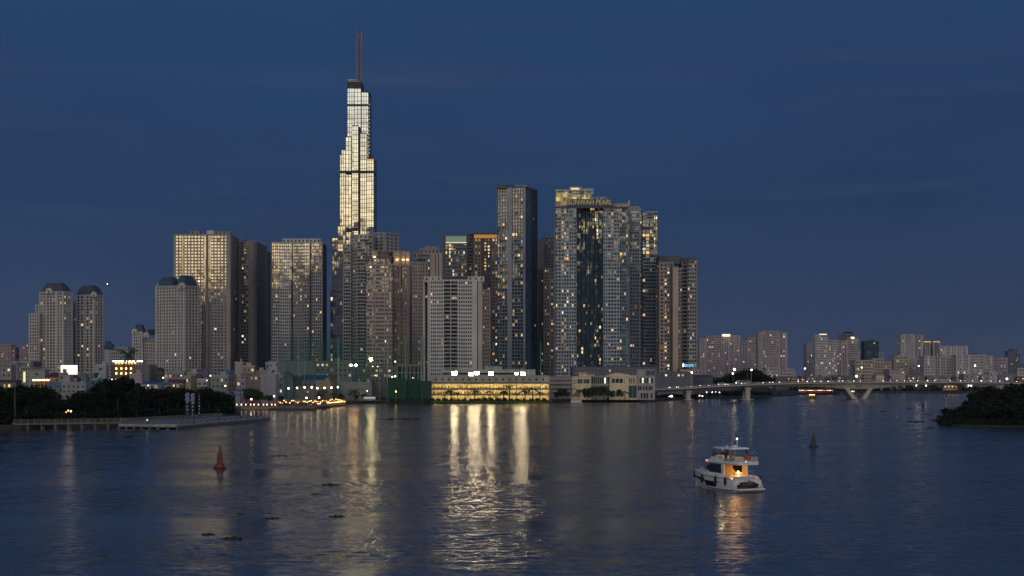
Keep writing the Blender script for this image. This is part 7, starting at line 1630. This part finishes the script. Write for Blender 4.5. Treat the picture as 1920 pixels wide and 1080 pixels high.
# ------------------------------------------------------------------ the motor yacht
YD = 227.0; Y = thing('motor_yacht', 'white motor yacht with a glowing aft saloon heading away up the river', 'yacht', (X(1402, YD), YD, 0), R(90 + 24))
GEL = plain('white_gelcoat', (.72, .72, .73), .22); SMOKE = plain('smoked_glass', (.010, .011, .014), .06); TEAK = wall(.33, .20, .10); GREYG = plain('grey_gelcoat', (.42, .43, .45), .35); TAN = plain('tan_leather', (.55, .36, .16), .6)
def P_(mb, name, mats, parent=None, smooth=None): return part(mb, name, mats if isinstance(mats, list) else [mats], parent or Y, local=True, smooth=smooth)
st = [(0.0, 2.28, 2.18, 1.55), (1.2, 2.36, 2.22, 1.95), (3.0, 2.42, 2.24, 2.02), (6.0, 2.40, 2.10, 2.10), (8.5, 2.22, 1.72, 2.20), (10.8, 1.82, 1.15, 2.32), (12.6, 1.20, .55, 2.42), (13.8, .55, .15, 2.50), (14.4, .06, .02, 2.54)]
b = MB(); secs = []
for x, wd, wc, zs in st:
    ch = .35 + max(0, x - 8) * .09; secs.append([(x, 0, -.75 + max(0, x - 9) * .14), (x, wc * .96, ch - .55), (x, wc, ch - .2), (x, wd * .99, zs * .72), (x, wd, zs), (x, wd - .10, zs), (x, -(wd - .10), zs), (x, -wd, zs), (x, -wd * .99, zs * .72), (x, -wc, ch - .2), (x, -wc * .96, ch - .55)])
b.loft(secs, closed=True); hull = P_(b, 'hull', GEL, smooth=35)
def side_pt(x, f, sg, off=.05):
    for (a, b_) in zip(st, st[1:]):
        if a[0] <= x <= b_[0]:
            u = (x - a[0]) / (b_[0] - a[0]); wd = a[1] + (b_[1] - a[1]) * u; wc = a[2] + (b_[2] - a[2]) * u; zs = a[3] + (b_[3] - a[3]) * u
            ch = .15 + max(0, x - 8) * .09; zl = zs * .72
            if f < .75: k = f / .75; return (x, sg * (wc + (wd * .99 - wc) * k + off), ch + (zl - ch) * k)
            k = (f - .75) / .25; return (x, sg * (wd * (.99 + .01 * k) + off), zl + (zs - zl) * k)
def side_strip(b, xs_, f0, f1, sg, m=0):
    for x0, x1 in zip(xs_, xs_[1:]):
        g0 = [f(x0) if callable(f) else f for f in (f0, f1)]; g1 = [f(x1) if callable(f) else f for f in (f0, f1)]
        b.poly([side_pt(x0, g0[0], sg), side_pt(x1, g1[0], sg), side_pt(x1, g1[1], sg), side_pt(x0, g0[1], sg)], m)
xr = lambda a, c, n=16: [a + (c - a) * i / n for i in range(n + 1)]
for sg in (1, -1):
    b = MB(); side_strip(b, xr(4.9, 8.3), .16, .60, sg); P_(b, 'hull_window', SMOKE, hull); b = MB(); side_strip(b, xr(8.4, 13.2), .46, .74, sg); P_(b, 'hull_window', SMOKE, hull)
    b = MB(); side_strip(b, xr(.9, 13.6, 30), .885, .915, sg); side_strip(b, xr(2.4, 4.6), .56, .585, sg); P_(b, 'pinstripe', DKMETAL, hull)
    b = MB(); side_strip(b, xr(0.02, 12.4, 30), -.04, .04, sg); P_(b, 'boot_stripe', plain('navy_stripe', (.015, .015, .025), .3), hull)
b = MB(); b.poly([(x, w - .12, z + .02 - .25) for x, w, _, z in st[2:]] + [(x, -(w - .12), z + .02 - .25) for x, w, _, z in reversed(st[2:])]); b.loft([[(9.0, -1.5, 2.25), (9.0, 1.5, 2.25), (9.2, 1.4, 2.85), (9.2, -1.4, 2.85)], [(12.6, -.7, 2.4), (12.6, .7, 2.4), (12.3, .6, 2.62), (12.3, -.6, 2.62)]], closed=True); P_(b, 'foredeck', GEL)
b = MB(); b.box(-.55, 0.2, -2.3, 2.3, .30, .52); b.prism([(-1.25, -2.1), (-.55, -2.35), (-.55, 2.35), (-1.25, 2.1)], .28, .50); P_(b, 'swim_platform', GEL)
b = MB(); b.prism([(-1.2, -2.0), (.2, -2.2), (.2, 2.2), (-1.2, 2.0)], .505, .53); P_(b, 'platform_teak', TEAK)
b = MB(); b.loft([[(.05, -1.45, .5), (.05, 2.1, .5), (.45, 2.1, 1.35), (.45, -1.45, 1.35)], [(.10, -1.45, .5), (.10, 2.1, .5), (.55, 2.1, 1.35), (.55, -1.45, 1.35)]], closed=True); b.box(.42, .75, -1.45, 2.05, 1.3, 2.12); P_(b, 'transom', GREYG)
b = MB(); b.box(.75, 1.35, -1.3, 1.6, 1.3, 1.72); b.box(.76, .98, -1.3, 1.6, 1.72, 2.05); P_(b, 'cockpit_sofa', TAN)
b = MB(); b.box(.4, 3.3, -2.2, 2.2, 1.18, 1.3); P_(b, 'cockpit_floor', TEAK)
b = MB(); 
for i in range(5): b.box(-.25 + i * .26, .05 + i * .26, -2.12, -1.5, .5 + i * .18, .68 + i * .18)
P_(b, 'stairs', wall(.6, .45, .22))
for i in range(3):
    b = MB(); b.box(.0 + i * .4, .12 + i * .4, -2.2, -2.13, .9 + i * .25, 1.0 + i * .25); P_(b, 'courtesy_light', emat('courtesy_light', (1, .62, .16), 170))
for sg in (1, -1):       # stern quarters
    b = MB(); b.loft([[(-.35, sg * 2.28, .45), (-.35, sg * 2.12, .45), (-.35, sg * 2.12, .75), (-.35, sg * 2.28, .75)], [(.35, sg * 2.33, .5), (.35, sg * 2.12, .5), (.45, sg * 2.12, 1.65), (.45, sg * 2.33, 1.65)], [(1.2, sg * 2.38, .8), (1.2, sg * 2.16, .8), (1.2, sg * 2.16, 2.05), (1.2, sg * 2.38, 2.05)], [(3.2, sg * 2.42, 1.0), (3.2, sg * 2.2, 1.0), (3.2, sg * 2.2, 2.15), (3.2, sg * 2.42, 2.15)]], closed=True); P_(b, 'bulwark', GEL, smooth=30)
# saloon
b = MB(); b.box(3.2, 9.4, -1.75, 1.75, 1.25, 1.35); P_(b, 'saloon_floor', TEAK)
for sg in (1, -1):
    b = MB(); b.loft([[(3.4, sg * 1.95, 1.9), (3.4, sg * 1.87, 1.9), (3.4, sg * 1.87, 2.42), (3.4, sg * 1.95, 2.42)], [(9.3, sg * 1.55, 2.1), (9.3, sg * 1.47, 2.1), (9.3, sg * 1.47, 2.5), (9.3, sg * 1.55, 2.5)]], closed=True); P_(b, 'cabin_side', GEL)
    b = MB(); b.loft([[(3.7, sg * 1.93, 2.42), (3.7, sg * 1.89, 2.42), (3.7, sg * 1.80, 3.72), (3.7, sg * 1.84, 3.72)], [(8.0, sg * 1.64, 2.46), (8.0, sg * 1.60, 2.46), (7.4, sg * 1.55, 3.72), (7.4, sg * 1.59, 3.72)]], closed=True)
    m, n, out_ = mat_new('tinted_glass') if 'tinted' not in MATS else (MATS['tinted'], None, None)
    if n:
        gl_ = n.new('ShaderNodeBsdfGlossy'); gl_.inputs['Roughness'].default_value = .04; tr_ = n.new('ShaderNodeBsdfTransparent'); tr_.inputs[0].default_value = (.10, .095, .09, 1); fr_ = n.new('ShaderNodeFresnel'); mx_ = n.new('ShaderNodeMixShader'); n.put(mx_.inputs[0], n.math('MULTIPLY', fr_.outputs[0], .15)); n.l.new(tr_.outputs[0], mx_.inputs[1]); n.l.new(gl_.outputs[0], mx_.inputs[2]); n.l.new(mx_.outputs[0], out_.inputs[0]); MATS['tinted'] = m
    P_(b, 'side_window', MATS['tinted'])
    b = MB(); b.loft([[(3.15, sg * 2.02, 1.9), (3.15, sg * 1.88, 1.9), (3.15, sg * 1.82, 3.8), (3.15, sg * 2.0, 3.8)], [(3.75, sg * 2.0, 1.9), (3.75, sg * 1.86, 1.9), (4.05, sg * 1.78, 3.8), (4.05, sg * 1.95, 3.8)]], closed=True); P_(b, 'aft_pillar', GEL)
b = MB(); b.loft([[(9.3, -1.5, 2.45), (9.3, 1.5, 2.45), (9.26, 1.5, 2.47), (9.26, -1.5, 2.47)], [(7.6, -1.5, 3.75), (7.6, 1.5, 3.75), (7.56, 1.5, 3.76), (7.56, -1.5, 3.76)]], closed=True); P_(b, 'windscreen', SMOKE)
b = MB(); b.box(6.6, 6.8, -1.6, .4, 1.35, 3.75); b.box(5.4, 6.6, -1.7, -1.2, 1.35, 2.2); b.box(3.28, 3.34, .55, 1.85, 1.35, 3.7); P_(b, 'galley', wall(.50, .32, .14))
b = MB(); b.box(4.0, 6.4, .8, 1.65, 1.35, 1.8); b.box(4.0, 6.4, 1.45, 1.68, 1.8, 2.3); b.box(4.1, 5.4, -1.65, -.9, 1.35, 1.8); b.box(4.1, 5.4, -1.68, -1.45, 1.8, 2.3); b.box(4.2, 5.0, -.35, .45, 1.75, 1.85); b.box(4.5, 4.7, -.05, .15, 1.35, 1.75); P_(b, 'saloon_furniture', TAN)
for (x, y_) in ((4.0, -1.0), (4.0, 0.0), (4.0, 1.0), (5.6, -.8), (5.6, .8), (2.0, -1.2), (2.0, 0), (2.0, 1.2)):
    b = MB(); b.box(x - .22, x + .22, y_ - .22, y_ + .22, 3.70, 3.735); P_(b, 'ceiling_light', emat('saloon_light', (1, .47, .11), 48 if x > 3 else 14))
for (x, y_, z) in ((5.2, .9, 2.05), (4.6, -1.3, 2.0)):
    b = MB(); b.lathe([(.06, 0), (.06, .3), (.22, .3), (.12, .65)], (x, y_, z), 10); P_(b, 'table_lamp', emat('saloon_lamp', (1, .62, .2), 6))
b = MB(); b.box(3.2, 3.26, -1.82, -1.2, 1.3, 3.7); b.box(3.2, 3.26, -1.2, -1.1, 1.3, 3.7); P_(b, 'door_panel', wall(.68, .50, .22))
# flybridge
fly = [(-.1, 1.75), (.5, 2.12), (3, 2.22), (6.0, 2.12), (8.0, 1.85), (9.3, 1.45)]
def fly_pl(s): return [(x, w * s) for x, w in fly] + [(x, -w * s) for x, w in reversed(fly)]
b = MB(); b.prism(fly_pl(.93), 3.76, 3.98, top=fly_pl(1.0)); b.prism(fly_pl(1.0), 3.98, 4.22, top=fly_pl(.96)); P_(b, 'flybridge', GEL, smooth=30)
b = MB(); co = [(3.2, 2.05), (6.0, 1.98), (7.6, 1.72), (8.5, 1.2), (8.7, 0.0)]; path_ = co + [(x, -w) for x, w in reversed(co[:-1])]
secs = [[(x, w, 4.2), (x - .15, w * .96, 4.2), (x - .45, w * .90, 4.62 if x > 5 else 4.34), (x - .38, w * .94, 4.64 if x > 5 else 4.36)] for x, w in path_]; b.loft(secs, closed=True); P_(b, 'coaming', GEL, smooth=30)
b = MB(); b.loft([[(7.6, 1.35, 4.62), (8.0, .8, 4.62), (8.1, 0, 4.62), (8.0, -.8, 4.62), (7.6, -1.35, 4.62)], [(7.2, 1.3, 5.25), (7.55, .75, 5.25), (7.65, 0, 5.25), (7.55, -.75, 5.25), (7.2, -1.3, 5.25)]], cap=False); P_(b, 'fly_screen', SMOKE)
b = MB(); 
for sg in (1, -1): b.box(.7, 3.2, sg * 2.03 - .03, sg * 2.03 + .03, 4.22, 4.55 if sg > 0 else 4.8)
b.box(.02, .08, -1.7, .2, 4.22, 4.85); b.box(.0, .14, -1.75, .25, 4.85, 4.91); P_(b, 'aft_rail', plain('frosted_rail', (.34, .34, .36), .3))
b = MB(); b.box(3.9, 5.4, .6, 1.75, 4.22, 4.62); b.box(3.9, 5.4, 1.5, 1.8, 4.62, 5.0); b.box(6.1, 6.6, .2, 1.4, 4.22, 4.9); b.box(3.6, 4.6, -1.6, -.9, 4.22, 4.7); b.box(6.2, 7.0, -1.5, -.3, 4.22, 4.75); P_(b, 'fly_seating', plain('cream_seat', (.62, .52, .34), .6))
for (x, y_) in ((4.6, 1.2), (6.2, .6)):
    b = MB(); b.box(x - .14, x + .14, y_ - .1, y_ + .1, 5.87, 5.895); P_(b, 'ceiling_light', emat('fly_light', (1, .70, .32), 150))
ht = [(2.0, 1.45), (2.3, 1.65), (5.0, 1.75), (7.0, 1.5), (7.5, 1.1)]
b = MB(); pl = [(x, w) for x, w in ht] + [(x, -w) for x, w in reversed(ht)]; b.prism([(x, w * .95) for x, w in pl], 5.90, 6.0, top=pl); b.prism(pl, 6.0, 6.14, top=[(x * .97 + .1, w * .88) for x, w in pl]); P_(b, 'hardtop', GEL, smooth=30)
for sg in (1, -1):
    b = MB(); b.loft([[(2.55, sg * 1.98, 4.3), (2.55, sg * 1.88, 4.3), (3.1, sg * 1.88, 4.3), (3.1, sg * 1.98, 4.3)], [(2.75, sg * 1.62, 5.92), (2.75, sg * 1.52, 5.92), (3.15, sg * 1.52, 5.92), (3.15, sg * 1.62, 5.92)]], closed=True); P_(b, 'hardtop_pillar', DKMETAL)
    b = MB(); b.tube((7.0, sg * 1.65, 4.8), (6.4, sg * 1.45, 5.95), .05); b.tube((6.7, sg * 1.7, 4.8), (6.3, sg * 1.45, 5.95), .04); P_(b, 'hardtop_strut', DKMETAL)
b = MB(); b.lathe([(.32, 6.14), (.36, 6.24), (.34, 6.36), (.1, 6.42)], (3.6, -.1, 0), 14); b.tube((3.3, -.3, 6.14), (3.3, -.3, 7.3), .035); b.lathe([(.14, 6.14), (.16, 6.3), (.05, 6.36)], (4.6, .6, 0), 10); b.tube((3.0, .8, 6.1), (2.8, .9, 7.0), .015); P_(b, 'radar_mast', WHITE)
b = MB(); b.ball((3.3, -.3, 7.36), .08, 10); P_(b, 'anchor_light', emat('anchor_light', (.9, .95, 1), 22))
for (x, y_, c) in ((7.9, 2.0, (1, .25, .3)), (.1, .2, (1, .97, .9))):
    b = MB(); b.ball((x, y_, 4.12 if x < 1 else 4.1), .10 if x > 1 else .13, 8); P_(b, 'navigation_light', emat('nav_light', c, 3 if x > 1 else 12))
b = MB(); rp = [(7.5, 2.25, 2.2), (9.5, 2.02, 2.3), (11.2, 1.62, 2.38), (12.8, 1.05, 2.46), (14.2, .2, 2.55), (14.2, -.2, 2.55), (12.8, -1.05, 2.46), (11.2, -1.62, 2.38), (9.5, -2.02, 2.3)]
b.path([(x, y_, z + .65) for x, y_, z in rp], .025); b.path([(x, y_, z + .35) for x, y_, z in rp], .015)
for x, y_, z in rp: b.tube((x, y_, z), (x, y_, z + .65), .02)
P_(b, 'bow_rail', STEEL)
MW = Matrix.Translation(Y.location) @ Matrix.Rotation(Y.rotation_euler[2], 4, 'Z')
def yw(x, y_, z): return tuple(MW @ Vector((x, y_, z)))
YR = Y.rotation_euler[2]
for (x, s, l, lab) in ((1.9, 2.6, 1.15, 'black fender hanging at the stern quarter of the yacht'), (4.6, 2.6, 1.3, 'big black fender hanging amidships on the yacht'), (8.6, 2.42, 1.2, 'black fender hanging below the forward saloon window'), (13.5, .75, 1.1, 'black fender hanging at the yacht bow'), (.6, -2.55, 1.3, 'black fender on the starboard stern of the yacht')):
    b = MB(); b.lathe([(.05, 0), (.17, .10), (.2, .3), (.2, l - .3), (.17, l - .1), (.05, l)], (0, 0, -l), 10); b.tube((0, 0, 0), (0, -.15 if s > 0 else .15, .45), .02)
    solo(b, 'fender', [BLACK], lab, 'fender', yw(x, s, 2.0 if x < 12 else 2.3), smooth=50, group='fenders on the yacht', rz=YR)
# jet ski on the swim platform, lying across
J = thing('jet_ski', 'dark jet ski with red trim lying across the yacht swim platform', 'jet ski', yw(-.55, 0.25, .58), YR + R(-90))
b = MB(); b.loft([[(x, -w, z0), (x, -w * 1.02, z1), (x, w * 1.02, z1), (x, w, z0), (x, 0, z0 - .02)] for x, w, z0, z1 in ((-1.5, .5, .05, .42), (-.6, .58, .0, .48), (.5, .55, .0, .52), (1.2, .36, .08, .56), (1.7, .06, .30, .56))], closed=True); part(b, 'hull', [plain('jetski_black', (.018, .022, .022), .3)], J, local=True, smooth=40)
b = MB(); b.loft([[(x, -w, .45), (x, -w * .7, z), (x, w * .7, z), (x, w, .45)] for x, w, z in ((-1.2, .3, .62), (-.2, .3, .72), (.3, .34, .95), (.8, .3, .86), (1.35, .14, .60))], closed=True); part(b, 'cowl', [plain('jetski_red', (.12, .015, .02), .3)], J, local=True, smooth=40)
b = MB(); b.tube((.25, 0, .9), (.05, 0, 1.08), .04); b.tube((.05, -.38, 1.1), (.05, .38, 1.1), .03); part(b, 'handlebar', [BLACK], J, local=True)
b = MB(); b.loft([[(x, -w, .60), (x, -w, z), (x, w, z), (x, w, .60)] for x, w, z in ((-1.3, .2, .74), (-.6, .22, .84), (.0, .2, .78))], closed=True); part(b, 'seat', [BLACK], J, local=True, smooth=40)
FL = thing('flag', 'red flag with a yellow star flying at the stern rail of the yacht', 'flag', yw(.05, .55, 4.5), YR)
b = MB(); b.tube((0, 0, 0), (-.35, 0, 1.0), .02); part(b, 'staff', [STEEL], FL, local=True)
b = MB(); secs = [[(-.32 - .02 * i - .03 * math.sin(i * .9), -.09 * i, .95 - k * .65 - .045 * i) for k in (0, .5, 1)] for i in range(9)]; b.loft(secs, cap=False); part(b, 'cloth', [plain('red_cloth', (.45, .03, .03), .8)], FL, local=True)
b = MB()
pts5 = [(-.45 - (.02), -.36 + (.16 if i % 2 == 0 else .065) * math.sin(i * math.pi / 5), .46 + (.16 if i % 2 == 0 else .065) * math.cos(i * math.pi / 5)) for i in range(10)]; b.poly(pts5); part(b, 'star', [plain('yellow_star', (.6, .45, .04), .8)], FL, local=True)
for (k, x, y_, z, rz, lab) in ((2, 6.35, 1.0, 4.42, 90, 'seated dark-clothed person at the port helm seat on the flybridge'), (2, 4.2, .2, 4.3, -60, 'seated dark-clothed person in the middle of the flybridge'), (2, 10.6, .2, 2.45, 90, 'dark-clothed person sitting on the yacht foredeck'), (4, 11.6, .6, 2.3, 60, 'pale-shirted person sitting nearest the yacht bow'), (2, 9.9, .7, 2.55, 120, 'dark-clothed person sitting against the yacht windscreen'), (0, 4.2, -.3, 1.35, 200, 'grey-shirted person standing inside the lit saloon'), (1, 3.8, .45, 1.35, 120, 'red-shirted person standing at the saloon door')):
    person(k, yw(x, y_, z - (.42 if k in (2, 4) else 0)), YR + R(rz), lab, 'people aboard the yacht')

# ------------------------------------------------------------------ evening haze
hm, hn, ho = mat_new('evening_haze')
pv = hn.new('ShaderNodeVolumePrincipled'); pv.inputs['Color'].default_value = (.70, .80, .95, 1); pv.inputs['Density'].default_value = 0.00003; pv.inputs['Anisotropy'].default_value = 0.3
hn.l.new(pv.outputs[0], ho.inputs['Volume'])
b = MB(); b.box(-8500, 8500, -250, 14500, -3, 520); solo(b, 'haze', [hm], 'faint evening haze over the river and city', None, kind='stuff')
